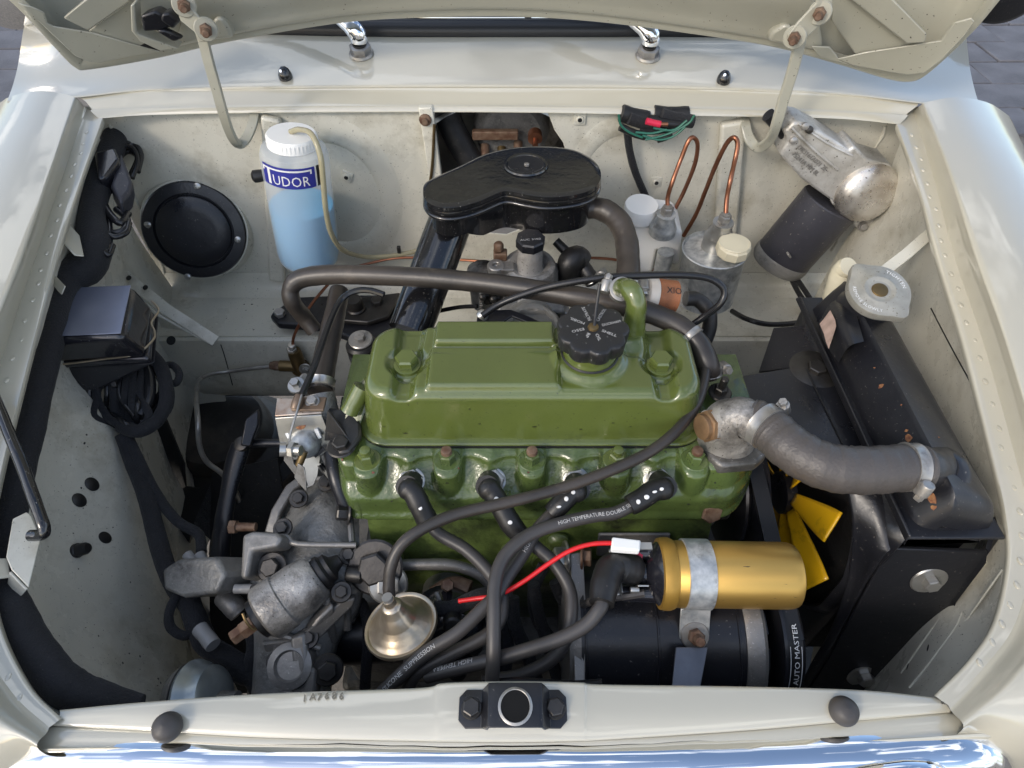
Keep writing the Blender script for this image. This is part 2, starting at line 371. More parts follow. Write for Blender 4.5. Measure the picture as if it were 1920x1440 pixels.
def wing(side, RI, FI, GI):
    s = -1 if side == 'l' else 1
    P = w3(RI); Q = w3(FI); G = w3(GI)
    up = Vector((0, 0, 1)); o = Vector((s, 0, 0))
    n = len(P)
    # drain flange with a raw turned lip, the channel wall, and the crowned wing top
    lip = [p + Vector((0, 0, -.007)) for p in P]
    fl = mk('drain_flange', patch([lip, P, [p.lerp(q, .5) for p, q in zip(P, Q)], Q], 8, 3), M['paint'], car, ang=50)
    mid = [q.lerp(g, .35) + Vector((0, 0, -.002)) for q, g in zip(Q, G)]
    a1 = []; a2 = []; a3 = []; a4 = []
    for i, g in enumerate(G):
        t = i / (n - 1)
        od = Vector((s, -.0, 0)) if t < .6 else Vector((s * (1 - (t - .6) * 1.9), -(t - .6) * 2.4, 0)).normalized()
        a1.append(g + od * .006 + up * .0035); a2.append(g + od * (.05) + up * (.010 if t < .7 else .0)); a3.append(g + od * .11 + up * (-.006 if t < .7 else -.05)); a4.append(g + od * .15 + up * (-.05 - .12 * t))
    g = G[-1]; a1[-1] = g + Vector((0, -.003, -.003)); a2[-1] = g + Vector((s * .002, -.004, -.02)); a3[-1] = g + Vector((s * .002, -.004, -.05)); a4[-1] = g + Vector((s * .002, -.004, -.10))
    g = G[-2]; a2[-2] = g + Vector((s * .012, -.022, -.004)); a3[-2] = g + Vector((s * .022, -.040, -.03)); a4[-2] = g + Vector((s * .028, -.048, -.08))
    a5 = [p + od * .012 + up * -.16 for p in a4]
    mk('wing', patch([Q, mid, [g.lerp(m_, .15) for g, m_ in zip(G, mid)], a1, a2, a3, a4, a5], 8, 5), M['paint'], car, ang=60)
    # raised spot welds down the flange
    C = smooth([p.lerp(q, .55) for p, q in zip(P, Q)], 20)
    gs = []; acc = 0; last = C[0]
    for c in C[6:-14]:
        if (c - last).length > .021:
            last = c + Vector((random.uniform(-.002, .002), random.uniform(-.003, .003), 0))
            gs.append(lathe(last + Vector((0, 0, -.0006)), (0, 0, 1), [(.0040, 0), (.0034, .0012), (.0016, .0017), (0, .0017)], 10, sx=.6))
    for gq in gs[:]: mk('spot_weld', gq, M['paint'], fl)
wing('l', RL, FL, GL); wing('r', RR, FR, GR)
# ---- scuttle
A = [(14, 192, .868), (148, 183, .868), (300, 170, .870), (600, 164, .872), (960, 163, .873), (1300, 166, .872), (1560, 178, .870), (1722, 194, .868), (1838, 205, .866)]
sc1 = [(a, b - (6 if 200 < a < 1650 else 4), c + .003) for a, b, c in A]
B = [(24, 160, .870), (130, 150, .873), (300, 140, .8785), (600, 134, .8815), (960, 133, .8825), (1300, 136, .8815), (1560, 146, .8785), (1740, 160, .873), (1828, 170, .870)]
C = [(34, 120, .876), (130, 112, .882), (300, 102, .888), (600, 97, .8915), (960, 96, .8925), (1300, 99, .8915), (1560, 105, .888), (1720, 114, .882), (1818, 124, .876)]
D = [(44, 55, .886), (130, 66, .890), (300, 72, .8955), (600, 72, .8985), (960, 73, .8995), (1300, 77, .8985), (1560, 80, .8955), (1720, 76, .890), (1812, 70, .885)]
E = [(50, 40, .888), (130, 55, .8915), (300, 62, .8965), (600, 66, .8995), (960, 67, .9005), (1300, 70, .8995), (1560, 73, .8965), (1720, 66, .891), (1808, 60, .887)]
lipb = [(186, 222, .852), (300, 215, .850), (600, 211, .850), (960, 211, .850), (1300, 217, .850), (1560, 222, .850), (1686, 233, .852)]
facem = [(172, 205, .858), (300, 200, .8565), (600, 197, .8565), (960, 197, .8565), (1300, 202, .8565), (1560, 207, .8565), (1700, 214, .858)]
face0 = [(160, 190, .866), (300, 176, .867), (600, 170, .868), (960, 169, .869), (1300, 172, .868), (1560, 184, .867), (1718, 200, .866)]
Aa = [A[1], A[2], A[3], A[4], A[5], A[6], A[7]]
scut = mk('scuttle_panel', patch([w3(A), w3(sc1), w3(B), w3(C), w3(D), w3(E)], 8, 6), M['paint'], car, ang=60)
under = [p + Vector((0, .012, -.002)) for p in w3(lipb)]
mk('scuttle_face', J(patch([w3(Aa), w3(face0), w3(facem), [p + Vector((0, -.004, 0)) for p in w3(facem)], w3(lipb), under], 8, 4)), M['paint'], car, ang=45)
# windscreen seal, chrome insert, glass
seal = [(-.62, .690, .900), (-.44, .640, .903), (-.2, .619, .905), (0, .617, .905), (.2, .619, .905), (.44, .640, .903), (.62, .690, .900)]
mk('windscreen_seal', tube([(x, y + .004, z) for x, y, z in seal], .0145, 14, 6), M['seal'], car)
mk('chrome_insert', tube([(x, y + .018, z + .013) for x, y, z in seal], .0055, 10, 6), M['chrome'], car)
mk('chrome_joint', box((.024, .636, .918), .011, .013, .0125), M['zinc'], car, bevel=.001)
mk('windscreen', patch([[(x, y + .022, z + .012) for x, y, z in seal], [(x * .9, y + .28, z + .40) for x, y, z in seal]], 6, 2), M['glass'], car)
# ---- bulkhead, its opening, crossmember
BY = .48
def wb(px, py): return W(px, py, y=BY)
L0 = wb(205, 215); R0 = wb(1668, 226)
zt = .853
pts = [Vector((-.62, BY, .52)), Vector((.60, BY, .52)), Vector((.60, BY, zt)), Vector((wb(1022, 222).x, BY, zt))]
for a, b in ((1040, 245), (1056, 268), (1064, 300), (1058, 345), (1040, 385), (1000, 420), (950, 440), (900, 436), (860, 410), (832, 370), (822, 320), (818, 270)): pts.append(wb(a, b))
pts += [Vector((wb(816, 222).x, BY, zt)), Vector((-.62, BY, zt))]
bh = mk('bulkhead', slab(pts, .003, (0, 1, 0)), M['bay'], car, bevel=.001)
# recess behind the opening
cx = wb(935, 320)
mk('speedometer_cowl', J(lathe((cx.x, BY + .004, .757), (0, 1, 0), [(.098, 0), (.096, .03), (.09, .10), (.08, .14), (0, .14)], 40, sx=1.32, cap=False)), M['steel'], car)
sp = empty('speedometer', (cx.x, BY + .1, .80), 'dark dusty back of the speedometer seen through the bulkhead opening', 'gauge')
mk('case', lathe((cx.x + .02, BY + .05, .785), (0, 1, 0), [(0, 0), (.045, 0), (.056, .01), (.060, .03), (.060, .10)], 36), M['dirty'], sp)
mk('bridge_bar', box((cx.x - .005, BY + .035, .795), .07, .012, .014, (0, 0, 1)), M['rust'], sp, bevel=.002)
for k, (dx, dz) in enumerate(((-.022, -.01), (.004, -.014), (.030, -.005))):
    mk('terminal_post', lathe((cx.x + dx, BY + .05,   .78 + dz), (0, -.8, -.6), [(.007, 0), (.007, .02), (.009, .022), (.009, .032), (.004, .036), (.004, .05)], 16), M['rust' if k != 1 else 'brass'], sp)
mk('knurled_nut', lathe((cx.x + .055, BY + .03, .80), (0, -1, -.2), [(.010, 0), (.011, .004), (.011, .014), (.004, .016), (.004, .03)], 18), M['copper'], sp)
mk('bracket_leg', box((cx.x + .058, BY + .02, .765), .004, .006, .05, (.15, 0, 1)), M['steel'], sp)
h = wire('heater_duct_hose', [Y(832, 190, .525), Y(846, 235, .522), Y(872, 285, .515), Y(905, 335, .505), Y(925, 370, .50)], .020, 'soot_shade', n=16)
tag(h, 'brown ribbed sleeve hose hanging in the bulkhead opening left of the speedometer', 'hose')
# pressings on the bulkhead: pillars, swage, nut plates, holes
def rib(px0, py0, px1, py1, wd, h, name='rib'):
    a = wb(px0, py0); b = wb(px1, py1); d = (b - a)
    o = mk(name, box((a + b) / 2 + Vector((0, -h / 2, 0)), wd, h, d.length, d, up=(0, 1, 0)), M['bay'], bh, bevel=min(h, wd) * .35, seg=3); return o
rib(511, 214, 522, 520, .028, .014)
rib(1372, 222, 1352, 520, .036, .014)
a = wb(807, 222); mk('duct_edge', box((a.x - .001, BY - .006, .78), .020, .012, .155, (-.04, 0, 1)), M['bay'], bh, bevel=.002)
mk('duct_trim', tube([wb(816, 225) + Vector((0, -.014, 0)), wb(812, 300) + Vector((0, -.014, 0)), wb(806, 345) + Vector((0, -.014, 0))], .0022, 8), M['brass'], bh)
c = wb(690, 345)
mk('swage', lathe((c.x - .055, BY, c.z - .02), (0, -1, 0), [(.105, 0), (.099, .0014), (.089, .0026), (.079, .0028), (.071, .001), (.070, 0)], 60, sy=1.25, cap=False), M['bay'], bh)
c = wb(1170, 300)
mk('swage', lathe((c.x, BY, c.z - .03), (0, -1, 0), [(.085, 0), (.079, .001), (.070, .0022), (.062, .0018), (.058, 0)], 60, sy=1.2, cap=False), M['bay'], bh)
for px, py in ((650, 330), (1230, 340), (1087, 222)):
    c = wb(px, py) + Vector((0, -.001, 0))
    o = mk('nut_plate', J(box(c, .017, .017, .004, (0, 1, 0), up=(.5, 0, 1) if px < 700 else (0, 0, 1)), lathe(c + Vector((0, -.001, 0)), (0, -1, 0), [(.006, 0), (.0058, .003), (.0035, .0035)], 16)), M['bay'], bh, bevel=.0008)
    mk('hole', lathe(c + Vector((0, -.0048, 0)), (0, -1, 0), [(.0032, 0), (0, .0001)], 14), M['soot_shade'], o)  # flat disc, coloured black for the shaded depth of the hole
mk('duct_screw', lathe(wb(799, 217) + Vector((0, -.013, 0)), (0, -1, 0), [(.009, 0), (.0085, .002), (.005, .003), (.004, .008)], 14), M['rust'], bh)
mk('grommet', lathe(wb(268, 505) + Vector((0, -.002, 0)), (0, -1, 0), [(.011, 0), (.0105, .001), (0, .0012)], 24), M['soot_shade'], bh)
# crossmember
SZ = .525; SY = .343
cm = mk('crossmember', J(slab([(-.62, BY, SZ), (.60, BY, SZ), (.60, SY + .01, SZ), (-.62, SY + .01, SZ)], -.003), patch([[(x, SY + .012, SZ - .0) for x in (-.62, 0, .6)], [(x, SY + .003, SZ - .003) for x in (-.62, 0, .6)], [(x, SY, SZ - .012) for x in (-.62, 0, .6)], [(x, SY - .006, .40) for x in (-.62, 0, .6)], [(x, SY + .02, .385) for x in (-.62, 0, .6)]], 4, 4)), M['bay'], car, ang=50)
mk('crossmember_seam', tube([hit(cm, a, b, .0002)[0] for a, b in ((414, 646), (420, 664), (428, 692), (436, 722)) if hit(cm, a, b)[0] is not None], .0009, 6), M['soot_shade'], cm)
mk('cowl_step', patch([[(x, BY - .001, SZ + .035) for x in (-.62, 0, .6)], [(x, BY - .012, SZ + .012) for x in (-.62, 0, .6)], [(x, BY - .035, SZ + .001) for x in (-.62, 0, .6)]], 3, 5), M['bay'], car)
# ---- inner wings
def down(P, dz, dx=0): return [p + Vector((dx, 0, dz)) for p in P]
Pl = w3(RL)
tl = [p + Vector((-.014, 0, -.006)) for p in Pl]
bl = [Vector((-.60, .47, .50)), Vector((-.575, .33, .43)), Vector((-.545, .20, .50)), W(232, 800, x=-.50), W(270, 930, x=-.475), W(292, 1040, x=-.455), W(318, 1150, x=-.43), W(345, 1260, x=-.395), W(356, 1330, x=-.375)]
ml = [a.lerp(b, .5) + Vector((-.02, 0, 0)) for a, b in zip(tl, bl)]
b2 = [p + Vector((-.01, 0, -.13)) for p in bl]
iw = mk('inner_wing', patch([tl, ml, bl, b2, down(b2, -.2, .0)], 8, 8), M['bay'], car, ang=60)
Pr = w3(RR)
tr = [p + Vector((.014, 0, -.006)) for p in Pr]
mr = [Vector((p.x + .008, p.y, max(.66, p.z - .10))) for p in tr]
br = [Vector((p.x - .012, p.y, .655 if i < 5 else .60)) for i, p in enumerate(tr)]
lr = [Vector((p.x - (.02, .02, .03, .045, .05, .03, .02, .02, .02, .02)[i], p.y, .64 if 1 < i < 5 else .52)) for i, p in enumerate(tr)]
l2 = [p + Vector((-.01, 0, -.22)) for p in lr]
iw2 = mk('inner_wing', patch([tr, mr, br, lr, l2], 8, 6), M['bay'], car, ang=60)
# swage line, slots and grommets on the right wall
mk('crease', tube([hit(iw2, a, b, .0002)[0] for a, b in ((1746, 578), (1765, 615), (1790, 662), (1812, 702), (1830, 736)) if hit(iw2, a, b)[0] is not None], .0009, 6), M['soot_shade'], iw2)  # thin black line paints in the shade of the crease
for L_ in (((1705, 1290), (1745, 1240), (1790, 1178), (1802, 1152), (1806, 1148), (1810, 1160), (1814, 1160), (1880, 1068)), ((1690, 1262), (1740, 1190), (1800, 1110), (1850, 1052)), ((1664, 250), (1655, 330), (1640, 420))):
    q_ = [hit(iw2, a, b, .0002)[0] for a, b in L_]; q_ = [p for p in q_ if p is not None]
    if len(q_) > 2: mk('panel_seam', tube(q_, .0010, 6), M['bay'], iw2)
for a, b in ((1832, 1065), (1702, 1250), (1790, 1130), (1740, 1215)):
    p, n_ = hit(iw2, a, b, .0002)
    if p is not None: mk('slot', lathe(p, n_, [(.0042, 0), (0, .0003)], 14, sy=.35), M['soot_shade'], iw2)  # flat black disc gives the slot its shade by colour
for px, py, z, rr in ((1790, 855, .652, .008), (1808, 862, .655, .0022), (1822, 905, .655, .006)):
    mk('hole', lathe(W(px, py, z=z), (-.15, -.2, 1), [(rr, 0), (0, .0004)], 20, sx=1.6 if px == 1822 else 1.2, sy=.7), M['soot_shade'], iw2)
# grommets on the left wall
for px, py, r_, hh in ((172, 908, .0095, .0022), (148, 938, .0095, .0026), (197, 1008, .0085, .0010)):
    c, nn_ = hit(iw, px, py)
    mk('grommet', lathe(c, nn_, [(r_, -.002), (r_, hh * .5), (r_ * .8, hh), (0, hh * 1.2)], 24, sx=.8), M['rubber'], iw)
c, nn_ = hit(iw, 142, 1033)
mk('buffer', J(lathe(c, nn_ + Vector((.4, 0, 0)), [(.0078, -.004), (.0082, .003), (.0072, .004), (.0068, .013), (.0052, .016), (0, .016)], 24)), M['rubber'], iw)
random.seed(3)
for k in range(26):
    px, py = random.uniform(90, 330), random.uniform(800, 1290); c, nn_ = hit(iw, px, py)
    if c is None: continue
    mk('paint_chip', lathe(c + nn_ * .0001, nn_, [(.0006 + random.random() * .0008, 0), (0, .0003)], 6, sx=random.uniform(.5, 1.5)), M['soot_shade'], iw)
for k in range(30):
    px, py = random.uniform(420, 640) if k % 2 else random.uniform(1100, 1400), random.uniform(545, 630); c, nn_ = hit(cm, px, py)
    if c is None: continue
    mk('paint_chip', lathe(c + nn_ * .0001, nn_, [(.0006 + random.random() * .001, 0), (0, .0003)], 6, sx=random.uniform(.5, 2)), M['soot_shade'], cm)
# spot welds and sealer beads
for y_ in range(9):
    c, nn_ = hit(bh, 560 + y_ * 9, 528)
for k in range(16):
    c, nn_ = hit(bh, 230 + k * 14, 528 - 0)
    if c is not None: mk('spot_weld', lathe(c, nn_, [(.0036, 0), (.0030, -.0003), (.0018, .0006), (0, .0008)], 12), M['bay'], bh)
for (a_, b_) in (((205, 232), (310, 520)), ((1660, 236), (1560, 470))):
    pts_ = []
    for k in range(14):
        f = k / 13; c, nn_ = hit(bh, a_[0] + (b_[0] - a_[0]) * f + 2.5 * math.sin(k * 1.7), a_[1] + (b_[1] - a_[1]) * f)
        if c is not None: pts_.append(c + nn_ * .0005)
    if len(pts_) > 3: mk('sealer_bead', tube(pts_, [.0022 + .0008 * math.sin(k * 2.1) for k in range(len(pts_))], 8, 4), M['bay'], bh)
# rear corner gusset and brace bars
mk('gusset', slab([W(222, 548, z=.58), W(408, 652, z=.505), W(430, 800, y=SY - .01), W(300, 800, y=SY - .02), W(225, 640, z=.50)], .003), M['bay'], car, bevel=.001)
mk('gusset_hole', lathe(W(322, 641, z=.545) + Vector((0, 0, .003)), (0, -.6, .8), [(.0075, 0), (0, .0004)], 20), M['soot_shade'], car)
def strip(name, P, wd, th, up, m, par, bev=.0008):
    "flat bar along 3D points"
    P = [Vector(p) for p in P]; V = []; Fc = []; n = len(P)
    for i, p in enumerate(P):
        t = (P[min(i + 1, n - 1)] - P[max(i - 1, 0)]).normalized(); s_ = t.cross(Vector(up)).normalized(); nn = s_.cross(t)
        V += [p - s_ * wd / 2 - nn * th / 2, p + s_ * wd / 2 - nn * th / 2, p + s_ * wd / 2 + nn * th / 2, p - s_ * wd / 2 + nn * th / 2]
    for i in range(n - 1):
        for k in range(4): Fc.append([i * 4 + k, i * 4 + (k + 1) % 4, i * 4 + 4 + (k + 1) % 4, i * 4 + 4 + k])
    Fc.append([3, 2, 1, 0]); Fc.append([n * 4 - 4 + k for k in range(4)])
    return mk(name, (V, Fc), M[m] if isinstance(m, str) else m, par, bevel=bev)
br1 = strip('brace', [W(222, 508, z=.645), W(312, 580, z=.60), W(405, 640, z=.55)], .018, .004, (0, -.5, .9), 'bay', car)
strip('brace_lip', [W(216, 520, z=.640), W(300, 592, z=.592), W(400, 648, z=.542)], .004, .010, (0, -.5, .9), 'bay', br1)
for px, py, z in ((242, 522, .642), (273, 540, .628)): mk('hole', lathe(W(px, py, z=z) + Vector((0, 0, .001)), (0, -.5, .9), [(.0042, 0), (0, .0004)], 14), M['soot_shade'], br1)
br2 = strip('brace', [W(1752, 430, z=.80), W(1700, 476, z=.79), W(1640, 522, z=.775)], .014, .003, (-.2, -.3, .9), 'bay', car)
# ---- slam panel, front panel lip
s0 = [(112, 1332, .709), (260, 1318, .713), (500, 1301, .716), (780, 1291, .719), (835, 1281, .721), (960, 1278, .722), (1085, 1280, .721), (1130, 1284, .719), (1400, 1288, .717), (1620, 1295, .714), (1765, 1310, .710)]
s1 = [(a, b + 9, c + .0015) for a, b, c in s0]
s2 = [(100, 1352, .710), (262, 1345, .714), (500, 1345, .718), (780, 1345, .720), (835, 1345, .721), (960, 1345, .722), (1085, 1345, .721), (1130, 1345, .720), (1400, 1340, .718), (1620, 1332, .715), (1775, 1322, .711)]
s3 = [(92, 1359, .709), (290, 1369, .712), (500, 1380, .714), (780, 1386, .715), (835, 1387, .7155), (960, 1388, .7155), (1085, 1386, .7155), (1130, 1384, .715), (1400, 1367, .714), (1600, 1350, .712), (1782, 1334, .709)]
slam = mk('slam_panel', patch([down(w3(s0), -.035, 0), down(w3(s0), -.004), w3(s0), w3(s1), w3(s2), w3(s3), down(w3(s3), -.004)], 6, 4), M['paint'], car, ang=50)
lw = down(w3(s0), -.035); mk('front_panel_inner', patch([lw, down(lw, -.2), down(lw, -.45)], 3, 2), M['soot_shade'], car)  # panel blackened: the shade behind the slam panel is in its colour
f0 = [(40, 1366, .7065), (290, 1371, .7075), (500, 1381, .7085), (780, 1388, .709), (960, 1390, .709), (1130, 1386, .709), (1400, 1369, .7085), (1600, 1352, .7075), (1832, 1338, .7065)]
f1 = [(22, 1395, .706), (290, 1396, .7065), (500, 1400, .707), (780, 1404, .707), (960, 1406, .707), (1130, 1403, .707), (1400, 1393, .707), (1600, 1382, .7065), (1852, 1362, .706)]
f2 = [(4, 1417, .700), (290, 1412, .700), (500, 1416, .700), (780, 1418, .700), (960, 1420, .700), (1130, 1418, .700), (1400, 1410, .700), (1600, 1402, .700), (1880, 1388, .70)]
fp = [[p + Vector((0, .004, -.004)) for p in w3(f0)], w3(f0), w3(f1), w3(f2), down(w3(f2), -.08), down(w3(f2), -.3)]
mk('front_panel', patch(fp, 6, 4), M['paint'], car, ang=50)
# front corners below the wings
# chrome grille surround
gt = w3([(10, 1530, .66), (8, 1462, .668), (62, 1434, .680), (250, 1430, .686), (600, 1434, .688), (960, 1435, .688), (1300, 1430, .688), (1600, 1417, .686), (1800, 1406, .682), (1850, 1440, .668), (1852, 1510, .66)])
gr = mk('grille_surround', tube(gt, [.014, .018, .021] + [.0225] * 5 + [.0215, .018, .015], 32, 8), M['chrome'], car)
for cx_, s_ in ((1700, 1), ): 
    mk('fluted_insert', tube(w3([(1560, 1462, .700), (1640, 1450, .702), (1740, 1444, .700), (1790, 1462, .690)]), [.004, .008, .008, .004], 16), M['chrome'], gr)
# headlamp ring at the right edge
hl = W(1945, 1335, z=.66)
mk('headlamp_rim', J(lathe(hl, (.05, -1, .25), [(.072, -.004), (.077, 0), (.078, .006), (.072, .010), (.066, .008)], 48)), M['chrome'], car)
# door mirrors glimpsed past the bonnet corners
for px, py, z, s_ in ((1893, -2, .92, 1), (2, 8, .92, -1)):
    c = W(px, py, z=z)
    mk('door_mirror', lathe(c, (0, 1, .2), [(.030, -.006), (.040, 0), (.043, .006), (.040, .02), (.02, .03), (0, .032)], 36, sx=1.25), M['satin' if s_ > 0 else 'chrome'], car)
# rubber buffers
for px, py, z in ((316, 1364, .716), (1580, 1334, .7165)):
    c = W(px, py, z=z)
    mk('rubber_buffer', lathe(c, (0, -.12, 1), [(.0102, -.002), (.0112, .001), (.0110, .004), (.0095, .008), (.006, .0108), (0, .0118)], 28), mat('weathered rubber', (.055, .05, .047), .5, var=.3, vs=60, bump=.15, bs=200), car)
# stamped number
nm = mat('stamped shade', (.16, .15, .12), .5)
a = W(566, 1316, z=.7195); b_ = W(640, 1310, z=.7195); ux = (b_ - a).normalized(); uy = Vector((0, 0, 1)).cross(ux)
def onslam(x, y):
    p = a + ux * x + uy * y; return p
for i, ch in enumerate('1A7686'):
    o0 = a + ux * (.0058 * i) + uy * ((-.0003, .0004, -.0002, .0003, 0, -.0008)[i])
    V, Fc, wd = text(ch, .0078)
    vv = [o0 + ux * x + uy * y for x, y in V]
    k = len(vv); vv2 = vv + [v + Vector((0, 0, .0016)) for v in vv]
    mk('stamped_digit', (vv2, Fc + [[i_ + k for i_ in f] for f in Fc]), nm, slam, flat=True)
# bonnet lock platform
lp = empty('bonnet_lock_plate', W(952, 1333, z=.724), 'black worn bonnet lock plate bolted to the cream slam panel, with a round hole', 'lock plate')
def zl(px, py, z=.7245): return W(px, py, z=z)
PRF = [(853, .7245), (896, .7245), (904, .731), (909, .7375), (922, .738), (1000, .738), (1009, .7375), (1016, .731), (1024, .7245), (1056, .7245)]
def platey(px, py, z): 
    k = PX(W(px, 1333, z=.7245)); return Vector(((px - 953) * k, W(953, 1333, z=.7245).y + (1333 - py) * k * 1.05, z))
top = []; bot = []
for px, z in PRF:
    inset = 8 if px in (853, 1056) else 0
    y0, y1 = (1297, 1361) if (px <= 896 or px >= 1024) else (1294, 1367)
    if px in (853, 1056): y0, y1 = 1310, 1348
    top.append(platey(px, y0, z)); bot.append(platey(px, y1, z))
top.insert(1, platey(866, 1297, .7245)); bot.insert(1, platey(866, 1361, .7245)); top.insert(-1, platey(1043, 1297, .7245)); bot.insert(-1, platey(1043, 1361, .7245))
plv = top + bot; nn = len(top)
pl = mk('plate', (plv, [[i, i + 1, nn + i + 1, nn + i] for i in range(nn - 1)]), M['satin'], lp, solid=.0025, bevel=.0006)
hc = platey(959, 1334, .7385)
mk('striker_hole', lathe(hc, (0, 0, 1), [(0, .0002), (.0112, .0004)], 32), M['void'], lp)  # plate is unpierced; near-black disc paints in the hole's shade
mk('worn_ring', lathe(hc, (0, 0, 1), [(.0110, .0003), (.0110, .0008), (.0114, .0012), (.0124, .0008), (.0132, .0003)], 32, sy=1.05, cap=False), M['steel'], lp)
for px in (877, 1034): bolt(lp, platey(px, 1329, .7252), (0, 0, 1), .0122, .005, 'darkbolt', washer=.8, a0=.5 if px < 900 else .2)
# screws, washer jets, wipers on the scuttle
for px, py in ((536, 141), (1356, 148)):
    c = hit(scut, px, py + 5)[0]
    j = mk('washer_jet', lathe(c, (0, -.1, 1), [(.0088, -.002), (.0098, .001), (.0094, .006), (.0070, .012), (.004, .015), (0, .016)], 24), M['gloss'])
    mk('nozzle', lathe(c + Vector((-.002, -.005, .0115)), (-.2, -1, .4), [(.002, 0), (.002, .003), (0, .003)], 10), M['chrome'], j)
    tag(j, 'small black washer jet on the scuttle below the ' + ('left' if px < 900 else 'right') + ' wiper spindle', 'washer jet', 'washer jets on the scuttle')
for px, py, lr_ in ((678, 88, 'left'), (1214, 92, 'right')):
    c = hit(scut, px, py + 14)[0]
    wp = empty('windscreen_wiper', c, 'chrome wiper arm knuckle on its ' + lr_ + ' spindle nut on the cream scuttle', 'wiper', 'windscreen wiper arms')
    mk('spindle_nut', J(hexa(c + Vector((0, 0, .004)), (0, -.25, 1), .027, .011), lathe(c, (0, -.25, 1), [(.017, 0), (.018, .002), (.0165, .005)], 28)), M['steel'], wp)
    mk('collar', lathe(c + Vector((0, -.003, .013)), (0, -.25, 1), [(.010, 0), (.010, .005)], 24), M['rubber'], wp)
    k0 = c + Vector((0, -.004, .018)); 
    mk('knuckle', tube([k0, k0 + Vector((.000, 0, .010)), k0 + Vector((-.008, .004, .020)), k0 + Vector((-.024, .014, .027)), k0 + Vector((-.040, .028, .032))], [.0115, .0130, .0128, .0100, .0085], 20, 6, rz=.8), M['chrome'], wp)
    strip('arm', [k0 + Vector((-.030, .024, .034)), k0 + Vector((-.060, .050, .046)), k0 + Vector((-.15, .13, .09)), k0 + Vector((-.34, .25, .15))], .015, .007, (0, -.4, 1), 'dirtya', wp, .0015)
    mk('arm_rivet', lathe(k0 + Vector((-.022, .034, .038)), (0, -.5, 1), [(.003, 0), (.0025, .002), (0, .0024)], 12), M['steel'], wp)
# ================= bonnet =================
bn = empty('bonnet', (0, .45, .93), 'raised cream bonnet overhead, its framed underside and rear edge showing', 'bonnet')
def Bn(px, py, off=0.0):
    y0 = .43 + .095 * max(-.3, 1 - ((px - 960) / 800.0) ** 2)
    r = ray(px, py); t = (y0 - off - .2 * (CAM.z - .93) - CAM.y) / (r.y + .2 * r.z); return CAM + r * t
edge = [(-60, -70), (40, 22), (98, 84), (140, 126), (172, 130), (300, 108), (430, 78), (640, 43), (800, 33), (960, 31), (1110, 40), (1280, 61), (1440, 86), (1563, 118), (1660, 147), (1708, 153), (1745, 134), (1822, 62), (1875, 0), (1940, -80)]
E0 = [Bn(a, b) for a, b in edge]
def shift(L, v): return [p + Vector(v) for p in L]
top = [Vector((p.x * 1.05, p.y - .05, 1.25)) for p in E0]; top2 = [Vector((p.x * 1.03, p.y - .16, 1.66)) for p in E0]
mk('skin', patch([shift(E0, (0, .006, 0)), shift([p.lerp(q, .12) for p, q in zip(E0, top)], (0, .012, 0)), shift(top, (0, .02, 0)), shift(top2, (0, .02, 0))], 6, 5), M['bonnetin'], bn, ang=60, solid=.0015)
def inset(L, dpx):   # hem strip a few pixels inside the outline, towards the panel
    out = []
    n = len(L)
    for i in range(n):
        a = L[max(i - 1, 0)]; b = L[min(i + 1, n - 1)]; tx, ty = b[0] - a[0], b[1] - a[1]; l = math.hypot(tx, ty)
        out.append((L[i][0] + ty / l * dpx, L[i][1] - tx / l * dpx))
    return out
I1 = inset(edge, 9); I2 = inset(edge, 20); 
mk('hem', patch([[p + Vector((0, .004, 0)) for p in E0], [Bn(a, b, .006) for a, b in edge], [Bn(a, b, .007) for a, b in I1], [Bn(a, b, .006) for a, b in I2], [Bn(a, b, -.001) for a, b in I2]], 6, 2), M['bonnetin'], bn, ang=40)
# rear frame member with its crease
fr0 = [(330, 84), (430, 62), (640, 27), (800, 16), (960, 14), (1110, 23), (1280, 45), (1440, 70), (1540, 92)]
fr1 = [(335, 60), (432, 40), (640, 6), (800, -5), (960, -7), (1110, 1), (1280, 22), (1440, 46), (1540, 66)]
fr2 = [(350, 0), (440, -12), (640, -40), (800, -50), (960, -52), (1110, -46), (1280, -28), (1440, -12), (1530, 5)]
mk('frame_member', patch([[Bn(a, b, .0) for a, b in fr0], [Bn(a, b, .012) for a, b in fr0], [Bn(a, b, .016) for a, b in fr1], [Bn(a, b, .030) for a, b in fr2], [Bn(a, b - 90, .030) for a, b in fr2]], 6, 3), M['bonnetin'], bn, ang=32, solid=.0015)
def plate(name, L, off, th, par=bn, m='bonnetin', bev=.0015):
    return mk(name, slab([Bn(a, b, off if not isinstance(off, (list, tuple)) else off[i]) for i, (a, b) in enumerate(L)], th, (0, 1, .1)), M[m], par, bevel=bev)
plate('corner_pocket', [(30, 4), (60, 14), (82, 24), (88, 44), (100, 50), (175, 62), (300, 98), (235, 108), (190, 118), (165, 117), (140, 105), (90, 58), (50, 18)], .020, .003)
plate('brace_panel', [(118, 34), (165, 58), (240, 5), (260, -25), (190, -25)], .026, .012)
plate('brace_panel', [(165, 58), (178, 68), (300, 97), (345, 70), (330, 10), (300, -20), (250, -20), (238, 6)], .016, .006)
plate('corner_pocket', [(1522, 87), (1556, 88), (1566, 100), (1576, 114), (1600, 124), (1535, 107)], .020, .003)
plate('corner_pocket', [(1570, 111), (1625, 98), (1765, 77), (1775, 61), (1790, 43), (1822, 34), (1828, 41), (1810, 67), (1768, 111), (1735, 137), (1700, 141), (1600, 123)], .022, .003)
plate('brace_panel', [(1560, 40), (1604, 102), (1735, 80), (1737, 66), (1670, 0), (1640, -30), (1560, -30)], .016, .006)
plate('brace_panel', [(1585, -10), (1700, 82), (1735, 80), (1738, 64), (1660, -16)], .028, .014)
